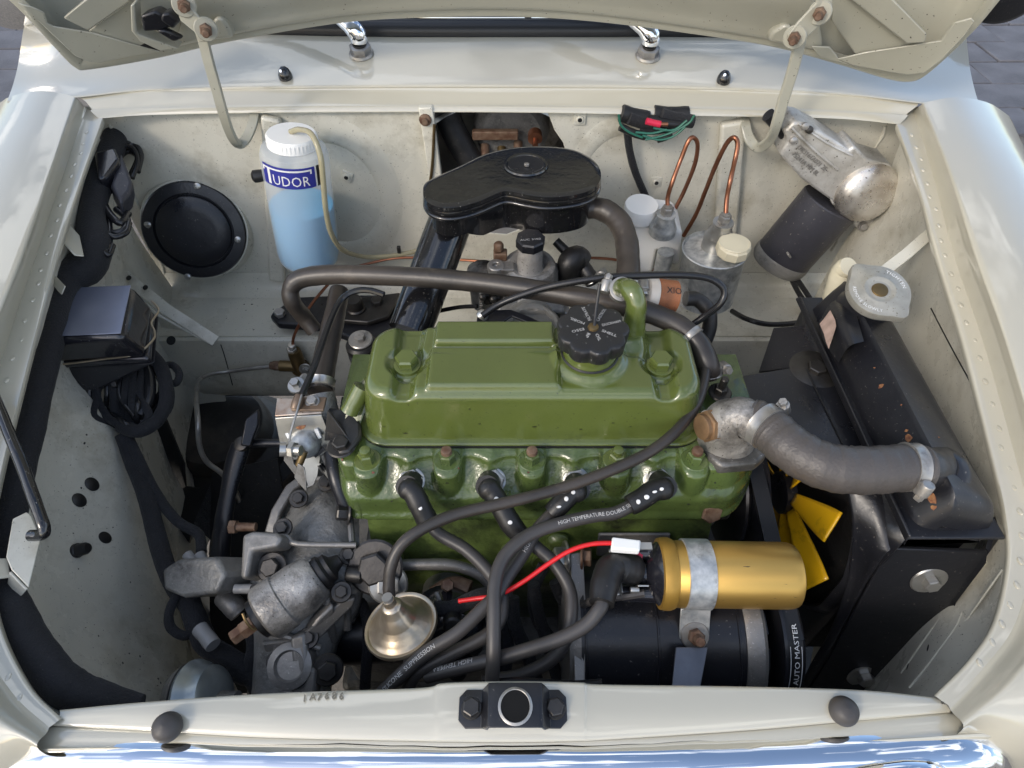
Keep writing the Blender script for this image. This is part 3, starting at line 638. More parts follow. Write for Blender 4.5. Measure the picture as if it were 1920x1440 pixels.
# latch block under the left corner
lt = plate('latch_bracket', [(252, 8), (256, 62), (262, 66), (335, 92), (300, 96), (262, 78), (246, 58), (244, 10)], .045, .02)
mk('latch', J(slab([Bn(a, b, .05) for a, b in ((262, 30), (290, 20), (330, 40), (326, 50), (300, 58), (268, 60))], .02, (0, 1, 0)), slab([Bn(a, b, .058) for a, b in ((302, 26), (318, 24), (335, 42), (324, 56), (300, 40))], .02, (0, 1, 0)), slab([Bn(a, b, .052) for a, b in ((290, 58), (310, 56), (343, 72), (325, 80))], .01, (0, 1, 0))), M['satin'], lt, bevel=.003)
plate('pocket_slot', [(262, 86), (276, 78), (302, 92), (300, 96)], .0245, .001, m='soot_shade')
# hinges
for side, pts_, plate_, bl, hid in (('left', [(372, 44), (382, 78), (392, 118), (404, 160), (418, 210), (430, 246), (441, 266), (452, 270), (464, 256), (474, 232), (478, 212)], [(318, -20), (326, 6), (338, 40), (366, 62), (372, 80), (396, 78), (398, 60), (378, 38), (352, 6), (346, -20)], ((345, 9), (386, 55)), 0),
                        ('right', [(1500, 76), (1492, 110), (1482, 146), (1468, 190), (1456, 232), (1446, 258), (1430, 274), (1416, 274), (1404, 258), (1398, 236), (1396, 222)], [(1560, -20), (1562, 10), (1546, 40), (1508, 76), (1500, 88), (1482, 86), (1476, 68), (1496, 42), (1530, 6), (1532, -20)], ((1537, 24), (1490, 70)), 1)):
    P = []
    for i, (a, b) in enumerate(pts_):
        P.append(Y(a, b, .405 + (.0 if i < 5 else .012 * (i - 4))))
    hg = strip('hinge', smooth(P, 4), .0125 if not hid else .0145, .006, (0, -1, .5), 'bonnetin', bn, .0018); hg['label'] = f'cranked {side} hinge arm with rusty bolts'
    mk('hinge_plate', slab([Y(a, b, .392) for a, b in plate_], .004, (0, 1, 0)), M['bonnetin'], hg, bevel=.0015)
    for a, b in bl:
        bolt(hg, Y(a, b, .3915), (.35 if side == 'left' else -.45, -1, .1), .0125, .009, 'rust', washer=1.25, stud=.015, name='hinge_bolt', wm='bonnetin')
    mk('hinge_base', slab([Bn(a, b, .028) for a, b in (((398, 40), (404, 32), (418, 34), (432, 58), (436, 72), (398, 76)) if side == 'left' else ((1442, 78), (1446, 62), (1470, 46), (1486, 48), (1480, 86)))], .02, (0, 1, 0)), M['bonnetin'], hg, bevel=.004)
# ================= round vent cover =================
VN = Vector((.22, -1, .38)).normalized(); vc = Y(365, 433, BY - .030); k = .945 * PX(vc) * 96 / .0965
vt = mk('vent_cover', lathe(vc, VN, [(.0945 * k, -.004), (.0965 * k, 0), (.094 * k, .003), (.082 * k, .004), (.0745 * k, .0042), (.072 * k, -.001), (.070 * k, -.0012), (.0685 * k, .0055), (.066 * k, .007), (.04 * k, .0078), (0, .0080)], 72), M['satin'])
mk('vent_boss', lathe(vc, VN, [(.118 * k, -.075), (.108 * k, -.03), (.099 * k, -.003), (.09 * k, -.003)], 60, cap=False), M['bay'], bh)
tag(vt, 'round black vent cover plate screwed to the bulkhead left of the washer bottle', 'cover plate')
for px, py in ((370, 349), (277, 421), (446, 449), (352, 519)):
    p = PL(px, py, vc + VN * .0042, VN)
    mk('screw', J(lathe(p, VN, [(.0056, -.001), (.0050, .0016), (.002, .0026), (0, .0027)], 18), box(p + VN * .0026, .006, .0008, .0006, VN), box(p + VN * .0026, .0008, .006, .0007, VN)), M['zinc'], vt)
# ================= washer bottle =================
bx, by = -.3075, .405
wbp = empty('washer_bottle', (bx, by, .645), 'translucent white washer bottle half full of blue fluid, with a TUDOR label', 'bottle')
o0 = Vector((bx - .012, by, .645)); ax_ = Vector((.022, .004, .2)).normalized()
k1 = .0465
mk('bottle', lathe(o0, ax_, [(0, 0), (k1 * .75, 0), (k1 * .95, .005), (k1, .018), (k1 * 1.0, .10), (k1 * .985, .13), (k1 * 1.0, .165), (k1 * .985, .178), (k1 * .92, .186), (.031, .191), (.031, .194)], 48), M['bottle'], wbp)
mk('fluid', lathe(o0 + ax_ * .0015, ax_, [(0, 0), (k1 * .73, 0), (k1 * .93, .005), (k1 - .0015, .018), (k1 - .0015, .098), (0, .0985)], 48), M['fluid'], wbp)
g = []
for i in range(40):
    a = 2 * math.pi * i / 40; u, v, d = frame(ax_)
    g.append(box(o0 + ax_ * .1985 + (u * math.cos(a) + v * math.sin(a)) * .0335, .0014, .0010, .009, ax_, up=(u * math.cos(a) + v * math.sin(a))))
cp = mk('bottle_cap', J(lathe(o0 + ax_ * .191, ax_, [(.0340, 0), (.0338, .002), (.0335, .013), (.0315, .0155), (.0, .016)], 44), *g), M['white'], wbp)
u, v, d = frame(ax_, up=(0, 1, 0))
f_ = (-Vector((0, 1, 0)) + ax_ * ax_.y).normalized(); e_ = ax_.cross(f_).normalized()
if e_.x < 0: e_ = -e_
def wrap(r, h0, a0=0.0): 
    return lambda x, y: o0 + ax_ * (h0 + y) + f_ * (math.cos(x / r + a0) * r) + e_ * (math.sin(x / r + a0) * r)
rl = k1 * 1.0 + .0009
def wrect(fn, x0, x1, y0, y1, n=14):
    V = [fn(x0 + (x1 - x0) * i / n, y) for y in (y0, y1) for i in range(n + 1)]
    return V, [[i, i + 1, n + 2 + i, n + 1 + i] for i in range(n)]
lb = mk('label', wrect(wrap(rl, .150), -.0385, .038, 0, .030), M['blue'], wbp, fixn=False)
fn = wrap(rl + .0004, .150)
gT = [wrect(fn, -.0375, .0335, .0245, .0270, 12), wrect(fn, -.0290, -.0245, .003, .0245, 2), wrect(fn, -.0375, -.0345, .0205, .0250, 1), wrect(fn, .0310, .0335, .0205, .0250, 1)]
V, Fc, wd = text('UDOR', .0205, 1.05); kx = .0500 / wd
gT.append(([fn(-.0215 + x * kx, .0040 + y) for x, y in V], Fc))
mk('label_lettering', J(*gT), M['whiteink'], lb, flat=True, fixn=False)
mk('label', wrect(wrap(rl, .150), .0405, .056, 0, .030, 5), M['soot_shade'], wbp, fixn=False)
mk('strap_bolt', lathe(Y(484, 330, .42), (-1, -.3, 0), [(.008, -.01), (.009, 0), (.009, .006), (.005, .009), (0, .009)], 20), M['rubber'], wbp)
tb = wire('washer_tube', [Y(545, 247, .408), Y(562, 243, .398), Y(584, 252, .375), Y(600, 290, .358), Y(606, 340, .352), Y(611, 395, .350), Y(622, 440, .355), Y(645, 470, .375), Y(690, 482, .42), Y(745, 478, .44), Y(800, 466, .45), Y(850, 452, .46)], .0038, 'vinyl', n=10)
tag(tb, 'clear yellowed washer tube running from the bottle cap down across the bulkhead', 'tube')
# ================= copper brake pipes on the bulkhead =================
cpz = 'copper'
p1 = wire('brake_pipe', [Y(548, 648, .325), Y(552, 628, .33), Y(566, 600, .34), Y(592, 560, .38), Y(640, 512, .43), Y(700, 492, .455), Y(760, 483, .46), Y(860, 487, .455), Y(930, 492, .44)], .0024, cpz, n=8)
tag(p1, 'copper brake pipe running low across the bulkhead behind the big black hose', 'pipe')
p2 = wire('brake_pipe', [Y(1070, 480, .44), Y(1100, 483, .45), Y(1160, 488, .455), Y(1240, 510, .45)], .0024, cpz)
tag(p2, 'short copper pipe behind the carburettor, right of its dashpot', 'pipe')
mk('pipe_tie', box(Y(748, 468, .44), .006, .006, .012, (0, 0, 1)), M['rubber'], p1, bevel=.001)
# ================= reservoirs =================
# brake: white plastic
bz = empty('brake_reservoir', Y(1228, 510, .40), 'white plastic fluid reservoir with a white screw cap, partly behind the thick curved breather hose', 'reservoir')
def res_pt(px, py, y=.385): return Y(px, py, y)
c = res_pt(1228, 452); k = PX(c)
mk('tank', slab([res_pt(1180, 425), res_pt(1192, 412), res_pt(1268, 422), res_pt(1280, 436), res_pt(1274, 495), res_pt(1262, 500), res_pt(1258, 470), res_pt(1232, 470), res_pt(1224, 512), res_pt(1186, 512)], .055, (0, 1, .15)), M['white'], bz, bevel=.006, seg=4)
c = res_pt(1200, 400, .40)
mk('reservoir_cap', lathe(c, (0, -.12, 1), [(.019, -.006), (.0245, -.005), (.025, .012), (.0235, .0165), (0, .0175)], 28), M['white'], bz)
def union(parent, px, py, y, sc=1.0, long=0):
    c = res_pt(px, py, y); d = (0, -.1, 1)
    mk('fitting', lathe(c, d, [(.0205 * sc, 0), (.0205 * sc, .010 + long), (.0195 * sc, .013 + long), (.0135 * sc, .026 + long), (.0135 * sc, .030 + long), (.0145 * sc, .031 + long), (.0145 * sc, .034 + long)], 28), M['galv' if not long else 'zinc'], parent)
    mk('pipe_nut', J(hexa(c + Vector((0, -.1, 1)).normalized() * (.034 * 1 + long), d, .0155, .012), lathe(c + Vector((0, -.1, 1)).normalized() * (.045 + long), d, [(.0068, 0), (.006, .003), (.003, .004)], 14)), M['steel'], parent)
    return c + Vector((0, -.1, 1)).normalized() * (.048 + long)
t1 = union(bz, 1241, 436, .375, .95)
mk('metal_sleeve', lathe(res_pt(1240, 512, .37), (0, 0, 1), [(.0125, -.02), (.0125, .04)], 20), M['galv'], bz)
# clutch: galvanised can
cz = empty('clutch_reservoir', Y(1350, 560, .33), 'round galvanised metal fluid can with a yellowed white cap, right of the plastic reservoir', 'reservoir')
cy = .335; c0 = Y(1351, 470, cy); rr_ = 60 * PX(c0)
d_ = Vector((-.04, .0, 1)).normalized(); zb = Y(1345, 556, cy)
H = c0.z - zb.z
mk('can', lathe(Vector((c0.x - .005, cy, c0.z - H)), d_, [(rr_ * .92, 0), (rr_ * .955, .0015), (rr_ * .94, .004), (rr_ * .965, H - .002), (rr_ * 1.0, H), (rr_ * 1.015, H + .003), (rr_ * .98, H + .004), (rr_ * .96, H - .001), (0, H)], 56), M['galv'], cz)
t2 = union(cz, 1340, 466, .345, .98, .014)
c = Y(1372, 474, .310)
mk('cap', lathe(c, (0, -.1, 1), [(.0195, -.001), (.0225, .001), (.0235, .003), (.023, .014), (.021, .0165), (.018, .017), (0, .0165)], 10, a0=.3), M['cap'], cz, ang=25)
mk('cap_rim', tube([c + Vector((math.cos(a) * .0205, math.sin(a) * .0205, .0158)) for a in [i * math.pi / 8 for i in range(16)]], .0016, 6, 2, closed=True), M['cap'], cz)
# the two looping pipes
q = wire('clutch_pipe', [t1 - Vector((0, 0, .004)), Y(1252, 370, .376), Y(1261, 340, .38), Y(1276, 300, .395), Y(1290, 266, .40), Y(1300, 258, .405), Y(1308, 272, .41), Y(1302, 310, .415), Y(1282, 360, .425), Y(1262, 402, .435), Y(1256, 440, .44)], .0030, cpz, n=10)
tag(q, 'tight looping copper pipe rising from the silver fitting on the white plastic reservoir', 'pipe', 'looping copper pipes')
q = wire('clutch_pipe', [t2 - Vector((0, 0, .004)), Y(1363, 370, .352), Y(1370, 335, .36), Y(1378, 300, .385), Y(1383, 270, .395), Y(1376, 258, .40), Y(1362, 270, .41), Y(1342, 310, .42), Y(1322, 360, .43), Y(1305, 402, .44), Y(1282, 442, .45)], .0033, cpz, n=10)
tag(q, 'wide looping copper pipe rising from the tall fitting on the round metal can', 'pipe', 'looping copper pipes')
# ================= wiper motor =================
wm = empty('wiper_motor', Y(1560, 420, .43), 'wiper motor with dark grey body and cast gearbox with domed silver cover', 'motor')
P0 = Y(1548, 390, .425); P1 = Y(1468, 482, .425); ax2 = (P1 - P0); L_ = ax2.length; ax2.normalize(); r0 = .0465
mk('motor_body', lathe(P0 - ax2 * .012, ax2, [(r0 * .96, 0), (r0, .002), (r0, L_ + .010), (r0 * .98, L_ + .012)], 40, up=(0, 1, 0), sy=.86), M['motor'], wm)
mk('end_bell', lathe(P1, ax2, [(r0 * 1.02, -.004), (r0 * 1.03, 0), (r0 * 1.02, .010), (r0 * .93, .017), (r0 * .5, .019), (r0 * .42, .026), (r0 * .3, .028), (0, .029)], 36, up=(0, 1, 0), sy=.86), M['dirty'], wm)
mk('body_clip', box(Y(1561, 379, .375), .010, .003, .006, (.6, 0, -.6)), M['steel'], wm, bevel=.001)
mk('body_clip', box(Y(1479, 478, .374), .008, .003, .009, (.6, 0, -.6)), M['steel'], wm, bevel=.001)
gl = [(1489, 228), (1508, 231), (1540, 248), (1571, 267), (1592, 282), (1602, 273), (1628, 299), (1668, 310), (1690, 335), (1692, 345), (1681, 368), (1672, 400), (1632, 432), (1612, 434), (1602, 424), (1590, 402), (1559, 377), (1529, 356), (1505, 338), (1462, 291), (1478, 267), (1470, 248)]
gb = mk('gearbox', slab([Y(a, b, .405) for a, b in gl], .05, (0, 1, 0)), M['silver'], wm, bevel=.004, seg=3)
mk('casting_rib', tube([Y(1484, 240, .404), Y(1530, 285, .404), Y(1570, 318, .404)], .0022, 8), M['silver'], gb)
mk('casting_rib', tube([Y(1497, 232, .404), Y(1550, 268, .404), Y(1598, 292, .404)], .0016, 8), M['silver'], gb)
for a, b, m_ in ((1487, 263, 'steel'), (1509, 236, 'steel'), (1517, 243, 'darkbolt')): mk('rivet', lathe(Y(a, b, .404), (0, -1, .2), [(.0052, 0), (.0048, .003), (.002, .0042), (0, .0042)], 16), M[m_], gb)
dc = Y(1625, 360, .402)
mk('dome_cover', lathe(dc, (0, -1, .25), [(.0425, -.012), (.0428, 0), (.0415, .006), (.037, .012), (.028, .0165), (.014, .019), (0, .0195)], 56), mat('burnished steel dome', (.70, .67, .62), .3, metal=.75, col2=(.42, .37, .31), vs=28, bump=.12, bs=120, rv=.1, specks=.25, sp=(.1, .08, .06)), wm)
bolt(wm, Y(1618, 424, .403), (0, -1, .2), .010, .005, 'steel', washer=.9)
mk('ear_hole', lathe(Y(1683, 347, .4035), (0, -1, 0), [(.005, 0), (0, .0006)], 16), M['soot_shade'], gb)
for j, (s_, z_) in enumerate((('OR3161A071 2E', 0), ('75241A MM 8L', 1))):
    o_ = Y(1493 - j * 10, 277 + j * 13, .4045); e1 = (Y(1556 - j * 10, 330 + j * 13, .4045) - o_).normalized(); e2 = Vector((0, -1, 0)).cross(e1); e2 = e2 if e2.z > 0 else -e2
    g = lettering(s_, .009, on_plane(o_, e1, e2)); V = g[0]; n_ = len(V)
    mk('cast_lettering', (V + [p + Vector((0, -.001, 0)) for p in V], g[1] + [[i + n_ for i in f] for f in g[1]]), M['steel'], gb, flat=True)
sh = mk('shaft_tube', tube([Y(1478, 258, .43), Y(1462, 238, .43), Y(1440, 215, .43)], .009, 14), M['satin'], wm)
for dx in (0, 14): mk('lead', tube([Y(1482 + dx * .6, 518, .40), Y(1495 + dx, 545, .40), Y(1510 + dx, 568, .39), Y(1530 + dx, 592, .38)], .0042, 8), M['cloth'], wm)
w_ = wire('black_cable', [Y(1372, 583, .36), Y(1400, 598, .33), Y(1440, 608, .32), Y(1490, 606, .32), Y(1525, 598, .32)], .0042, 'cable', label='black cable drooping over the crossmember below the wiper motor', cat='cable')
# ================= connectors under the scuttle =================
cb = empty('connector_bundle', Y(1230, 235, .45), 'bundle of black sleeved connectors with green wires hanging under the scuttle', 'wiring')
for i, (a, b, c_, d__, r_, m_) in enumerate(((1163, 238, 1210, 256, .0055, 'rubber'), (1215, 222, 1280, 236, .0055, 'rubber'), (1200, 246, 1262, 240, .005, 'cloth'), (1180, 222, 1232, 236, .008, 'cloth'), (1240, 215, 1300, 228, .009, 'cloth'), (1232, 262, 1260, 250, .005, 'rubber'), (1165, 212, 1215, 224, .012, 'soot_shade'), (1225, 214, 1290, 216, .012, 'soot_shade'))):
    mk('connector_sleeve', tube([Y(a, b, .44 + .004 * i), Y((a + c_) / 2, (b + d__) / 2 + 2, .44 + .004 * i), Y(c_, d__, .44 + .004 * i)], r_, 10, 4), M[m_], cb)
mk('crimp', tube([Y(1212, 227, .43), Y(1228, 231, .43), Y(1238, 233, .43)], .0045, 10), M['pink'], cb)
mk('crimp', tube([Y(1238, 233, .43), Y(1252, 233, .43)], .0028, 10), M['copper'], cb)
for L in ([(1160, 215), (1164, 234), (1180, 248), (1205, 258)], [(1205, 254), (1235, 262), (1262, 256), (1285, 238)], [(1210, 262), (1250, 252), (1290, 232), (1302, 216)], [(1192, 248), (1222, 250), (1250, 243)], [(1225, 240), (1262, 244), (1288, 226)]):
    mk('wire', tube([Y(a, b, .43) for a, b in L], .0016, 6), M['greenw'], cb)
c_ = wire('black_cable', [Y(1176, 246, .46), Y(1181, 285, .462), Y(1192, 325, .465), Y(1212, 372, .468)], .0055, 'cloth', label='black taped cable running down the bulkhead behind the white reservoir cap', cat='cable')
# ================= air filter =================
af = empty('air_filter', Z(985, 340, .80), 'gloss black pear-shaped air filter canister with a round dished lid', 'air filter')
LO = [(795, 357), (800, 342), (826, 328), (866, 310), (905, 291), (945, 280), (985, 275), (1030, 275), (1075, 281), (1106, 296), (1122, 314), (1125, 332), (1116, 348), (1096, 359), (1062, 366), (1022, 368), (985, 363), (962, 358), (944, 357), (922, 365), (897, 376), (862, 386), (832, 388), (810, 382), (798, 371)]
lid = [Z(a, b, .845) for a, b in LO]
lid = smooth(lid, 4, closed=True); cc = sum(lid, Vector()) / len(lid)
def ring(f, z): 
    out = []
    n = len(lid)
    for i, p in enumerate(lid):
        t = (lid[(i + 1) % n] - lid[i - 1]).normalized(); nn_ = Vector((t.y, -t.x, 0))
        if nn_.dot(p - cc) < 0 and False: nn_ = -nn_
        out.append((p, nn_, z, f))
    return out
ori = sum((lid[i].x * lid[(i + 1) % len(lid)].y - lid[(i + 1) % len(lid)].x * lid[i].y) for i in range(len(lid)))
sg = 1 if ori > 0 else -1
def loft(levels, cap0=True, cap1=True):
    V = []; Fc = []; n = len(lid)
    for off, z in levels:
        for i, p in enumerate(lid):
            t = (lid[(i + 1) % n] - lid[i - 1]).normalized(); nn_ = Vector((t.y, -t.x, 0)) * sg
            q = p + nn_ * off; V.append(Vector((q.x, q.y, z)))
    m_ = len(levels)
    for q in V:
        if q.z < .795: q.z += .030 * max(0, min(1, (-.035 - q.x) / .05))
    for k in range(m_ - 1):
        for i in range(n): Fc.append([k * n + i, k * n + (i + 1) % n, (k + 1) * n + (i + 1) % n, (k + 1) * n + i])
    if cap0: Fc.append(list(range(n)))
    if cap1: Fc.append([(m_ - 1) * n + i for i in range(n)])
    return V, Fc
mk('canister', loft([(-.012, .784), (-.007, .787), (-.006, .800), (-.006, .835), (.0, .837), (.0, .840)]), M['gloss'], af, ang=45)
mk('seam_bead', loft([(-.0005, .8255), (.0022, .8265), (.0030, .8285), (.0022, .8305), (-.0005, .8315)], False, False), M['gloss'], af, ang=60)
ld = mk('lid', loft([(.0015, .832), (.0025, .834), (.0012, .838), (-.0002, .8385), (.0018, .8405), (.0012, .8445), (-.002, .846), (-.007, .8466), (-.009, .8464)]), M['gloss'], af, ang=45)
c = Z(986, 309, .847)
mk('dished_centre', lathe(c, (0, 0, 1), [(.0275, .0004), (.0255, .0012), (.0235, .0012), (.0205, .0005), (.0195, .0003), (.0, .0003)], 40), M['satin'], ld)
mk('recess', lathe(c, (0, 0, 1), [(.0285, .0002), (.0275, .0022), (.0245, .0026), (.0225, .0015), (.0222, .0006)], 40, cap=False), M['gloss'], ld)
bolt(ld, c + Vector((.001, -.004, .001)), (0, 0, 1), .006, .003, 'steel', washer=0, name='wing_nut')
s0_ = Y(858, 380, .318); s1_ = Y(768, 622, .170)
sn = mk('intake_spout', tube([s0_ + (s0_ - s1_) * .12, s0_, s0_.lerp(s1_, .5), s1_], [.0285, .0285, .0282, .0270], 48, 3, wob=0), M['gloss'], af)
for a, b, zz in ((944, 366, .834), ): mk('lid_clip', box(Z(a, b, zz), .006, .003, .010, (0, 0, 1)), M['gloss'], af, bevel=.001)
mk('outlet_stub', tube([Z(1082, 378, .80), Z(1106, 388, .80)], .0125, 20), M['satin'], af)
bh_ = wire('breather_hose', [Z(1098, 391, .802), Z(1116, 390, .803), Z(1140, 398, .802), Z(1162, 418, .797), Z(1174, 450, .788), Z(1178, 490, .778), Z(1178, 525, .772), Z(1179, 548, .77)], [.0135, .014, .0145, .0145, .0145, .0145, .0145, .014], 'hose', n=24)
tag(bh_, 'thick brown-grey breather hose curving down from the right of the air filter', 'hose')
a_ = Z(1094, 418, .8155); e1 = Vector((1, -.1, 0)).normalized(); e2 = Vector((.1, 1, .05)).normalized()
clip(bh_, Z(1178, 540, .771), (0, -.8, -.45), .0150, .010, side=(1, 0, .2))
# ================= carburettor =================
ca = empty('carburettor', Y(993, 560, .26), 'dusty cast aluminium carburettor with bell-shaped dashpot and black faceted cap', 'carburettor')
dp = Y(993, 500, .262); dp.z = .690
dome = lambda m_: None
mk('dashpot', lathe(dp, (0, -.08, 1), [(.0395, 0), (.0400, .012), (.0385, .036), (.0370, .050), (.0330, .058), (.0270, .0595), (.0220, .056), (.0185, .054), (.0165, .058), (.0160, .086), (.0150, .088)], 48), M['cast'], ca)
capc = dp + Vector((0, -.007, .088))
mk('damper_cap', lathe(capc, (0, -.08, 1), [(.0165, 0), (.0188, .002), (.0188, .0125), (.017, .0145), (0, .0148)], 8, a0=.2), M['satin'], ca, ang=20)
g = lettering('AUC 3102', .0055, on_plane(capc + Vector((-.013, -.010, .0152)), (1, .12, 0), (-.12, 1, -.05)), width=.026)
mk('cap_lettering', g, M['greyink'], ca, flat=True, fixn=False)
for a, b, y_ in ((930, 498, .25), (1058, 500, .27)):
    p = Y(a, b, y_); mk('flange_lug', J(lathe(p, (0, -.1, 1), [(.011, -.012), (.0115, 0), (.0105, .002), (.0045, .002), (.004, -.003)], 20), box(p + Vector((.012 if a < 990 else -.012, 0, -.005)), .022, .018, .010)), M['steel'], ca, bevel=.0008)
mk('piston_body', lathe(dp + Vector((0, 0, -.06)), (0, 0, 1), [(.034, 0), (.040, .01), (.0415, .055), (.0415, .061)], 40), M['cast'], ca)
mk('float_chamber', J(lathe(Y(905, 505, .275) + Vector((0, 0, -.06)), (0, 0, 1), [(.018, 0), (.020, .05), (.021, .052), (.021, .060), (.012, .064), (0, .064)], 28)), M['cast'], ca)
mk('fuel_banjo', J(box(Y(938, 478, .27), .018, .014, .012), lathe(Y(935, 464, .27), (0, 0, 1), [(.007, -.004), (.007, .006), (.004, .008)], 6)), M['rust'], ca, bevel=.002)
mk('inlet_flange', J(box(Y(995, 585, .20), .085, .030, .045, (0, -.3, 1)), lathe(Y(995, 600, .17), (0, -1, .3), [(.030, 0), (.030, .02), (.024, .022)], 32)), M['dirty'], ca, bevel=.004)
mk('jet_nut', J(hexa(Y(985, 590, .185), (0, -.2, 1), .020, .016), lathe(Y(985, 580, .185), (0, -.2, 1), [(.010, 0), (.010, .02), (.008, .022)], 18)), M['cast'], ca)
mk('linkage_block', J(box(Y(1018, 588, .19), .022, .022, .028), box(Y(1045, 588, .195), .030, .018, .016)), M['steel'], ca, bevel=.003)
tb_ = mk('tuning_spring', tube([Y(902 + 3 * math.sin(i * 1.9), 548 + i * 1.15, .19 + .003 * math.cos(i * 1.9)) for i in range(46)], .0007, 5, 3), M['steel'], ca)
mk('throttle_linkage', J(tube([Y(900, 552, .20), Y(940, 552, .205)], .0035, 10), tube([Y(910, 568, .20), Y(960, 560, .205)], .003, 10), *[box(Y(a, b, .198), .007, .010, .014) for a, b in ((912, 558), (922, 550), (934, 562), (945, 552), (955, 566), (928, 572))], *[lathe(Y(a, b, .19), (0, -1, .3), [(.0045, 0), (.0045, .004), (.002, .006)], 10) for a, b in ((905, 556), (925, 560), (948, 560))]), M['darkbolt'], ca, bevel=.0008)
mk('cable_bracket', slab([Z(895, 592, .775), Z(902, 582, .775), Z(958, 580, .775), Z(985, 590, .775), Z(1020, 606, .775), Z(1010, 612, .775), Z(960, 592, .775), Z(935, 608, .775), Z(905, 612, .775), Z(893, 606, .775)], -.003, (0, 0, 1)), M['satin'], ca, bevel=.0008)
mk('throttle_drum', lathe(Y(1000, 612, .135), (0, -.3, 1), [(.032, -.03), (.034, -.004), (.030, 0), (.026, 0), (.024, -.004), (0, -.004)], 36), M['dirty'], ca)
c = Z(904, 592, .778)
mk('ferrule', lathe(c, (.5, .2, .6), [(.0068, -.002), (.0072, .002), (.0048, .006)], 20), M['zinc'], ca)
tcb = wire('throttle_cable', [Z(904, 592, .782), Z(930, 574, .790), Z(965, 558, .800), Z(1020, 540, .812), Z(1080, 528, .822), Z(1140, 520, .828), Z(1220, 516, .830), Z(1290, 516, .828), Z(1335, 524, .822), Z(1358, 544, .812), Z(1350, 570, .798), Z(1322, 592, .780), Z(1292, 614, .765)], .0040, 'cable', n=12)
tag(tcb, 'thin black control cable arching over the hoses from the carburettor to the right', 'cable')
chk = wire('choke_cable', [Z(895, 574, .72), Z(860, 576, .71), Z(820, 584, .70), Z(795, 592, .69)], .0028, 'cable', label='short thin black cable between the intake spout and carburettor', cat='cable')
mk('throttle_pipe', tube([Y(1050, 600, .15), Y(1090, 600, .15)], .007, 14), M['satin'], ca)
# vacuum elbow right of the carburettor
el = empty('breather_elbow', Y(1085, 505, .29), 'black plastic breather elbow with clip, right of the carburettor dashpot', 'hose fitting')
mk('elbow_body', J(tube([Y(1066, 520, .27), Y(1068, 495, .27), Y(1082, 484, .28), Y(1092, 492, .28)], [.017, .017, .017, .015], 20)), M['rubber'], el)
mk('elbow_arm', tube([Y(1042, 452, .30), Y(1062, 472, .29), Y(1085, 492, .28)], [.006, .007, .009], 14), M['rubber'], el)
mk('elbow_tail', tube([Y(1092, 500, .275), Y(1104, 516, .265), Y(1112, 530, .255)], .0105, 18), M['rubber'], el)
clip(el, Y(1108, 522, .262), (.4, -.3, -.6), .0115, .008, side=(1, -.2, .7))
# ================= vent tube over the filter neck, fuel filter =================
ff = empty('fuel_filter', Z(1245, 555, .76), 'inline fuel filter with amber pleated paper and white collar', 'fuel filter')
A0 = Z(1205, 550, .795); A1 = Z(1288, 560, .785); d = (A1 - A0); Lf = d.length; d.normalize()
mk('filter_shell', lathe(A0, d, [(.0170, Lf * .25), (.0202, Lf * .27), (.0200, Lf * .76), (.0140, Lf * .93), (.006, Lf), (.006, Lf + .008)], 32), M['clearp'], ff)
mk('filter_paper', lathe(A0, d, [(.0188, Lf * .24)] + [(.0188 if i % 2 else .0180, Lf * (.24 + .012 * i)) for i in range(1, 40)], 32), M['amber'], ff)
mk('filter_collar', lathe(A0, d, [(.0085, -.003), (.012, 0), (.0195, .003), (.0210, .006), (.0210, Lf * .22), (.0195, Lf * .26)], 32), mat('cream filter plastic', (.70, .62, .52), .4), ff)
g = lettering('XIO', .010, on_plane(A0 + d * .024 + Vector((0, -.0132, .0155)), d, Vector((0, .75, .66))))
mk('filter_print', g, M['soot_shade'], ff, flat=True, fixn=False)
mk('filter_elbow', tube([A1 - d * .002, A1 + d * .014, A1 + d * .028 + Vector((0, -.010, -.010)), A1 + d * .032 + Vector((-.004, -.022, -.035)), A1 + d * .02 + Vector((-.012, -.04, -.07))], .0085, 16), M['rubber'], ff)
clip(ff, A0 - d * .004, d, .0088, .008, side=(-.2, -.3, 1))
mk('filter_stub', tube([A0 - d * .020, A0], .0078, 16), M['rubber'], ff)
M['redseal'] = mat('red sealant', (.20, .055, .03), .6, var=.4, vs=200)
M['oil'] = mat('dried oil', (.03, .035, .012), .35)
# ================= engine =================
en = empty('engine', (.02, .03, .35), 'green four-cylinder engine with pressed rocker cover and black oil filler cap', 'engine')
# ---- rocker cover: concentric rounded rectangles, embossed
X0, X1, Y0, Y1, ZB, ZT = -.155, .196, -.0180, .098, .738, .797
def rrect(ins, n=420, r0=.030):
    x0, x1, y0, y1 = X0 + ins, X1 - ins, Y0 + ins, Y1 - ins
    r = max(.0003, r0 - ins * .55); r = min(r, (y1 - y0) / 2 - 1e-4)
    segs = [((x0 + r, y0), (x1 - r, y0)), (x1 - r, y0 + r, -90), ((x1, y0 + r), (x1, y1 - r)), (x1 - r, y1 - r, 0), ((x1 - r, y1), (x0 + r, y1)), (x0 + r, y1 - r, 90), ((x0, y1 - r), (x0, y0 + r)), (x0 + r, y0 + r, 180)]
    cnt_ = [130, 22, 34, 22, 130, 22, 34, 22]; out = []
    for s_, c in zip(segs, cnt_):
        for i in range(c):
            t = i / c
            if len(s_) == 2: out.append((s_[0][0] + (s_[1][0] - s_[0][0]) * t, s_[0][1] + (s_[1][1] - s_[0][1]) * t))
            else: a = R(s_[2] + 90 * t); out.append((s_[0] + r * math.cos(a), s_[1] + r * math.sin(a)))
    return out
def ss(a, b, x): 
    t = max(0, min(1, (x - a) / (b - a))); return t * t * (3 - 2 * t)
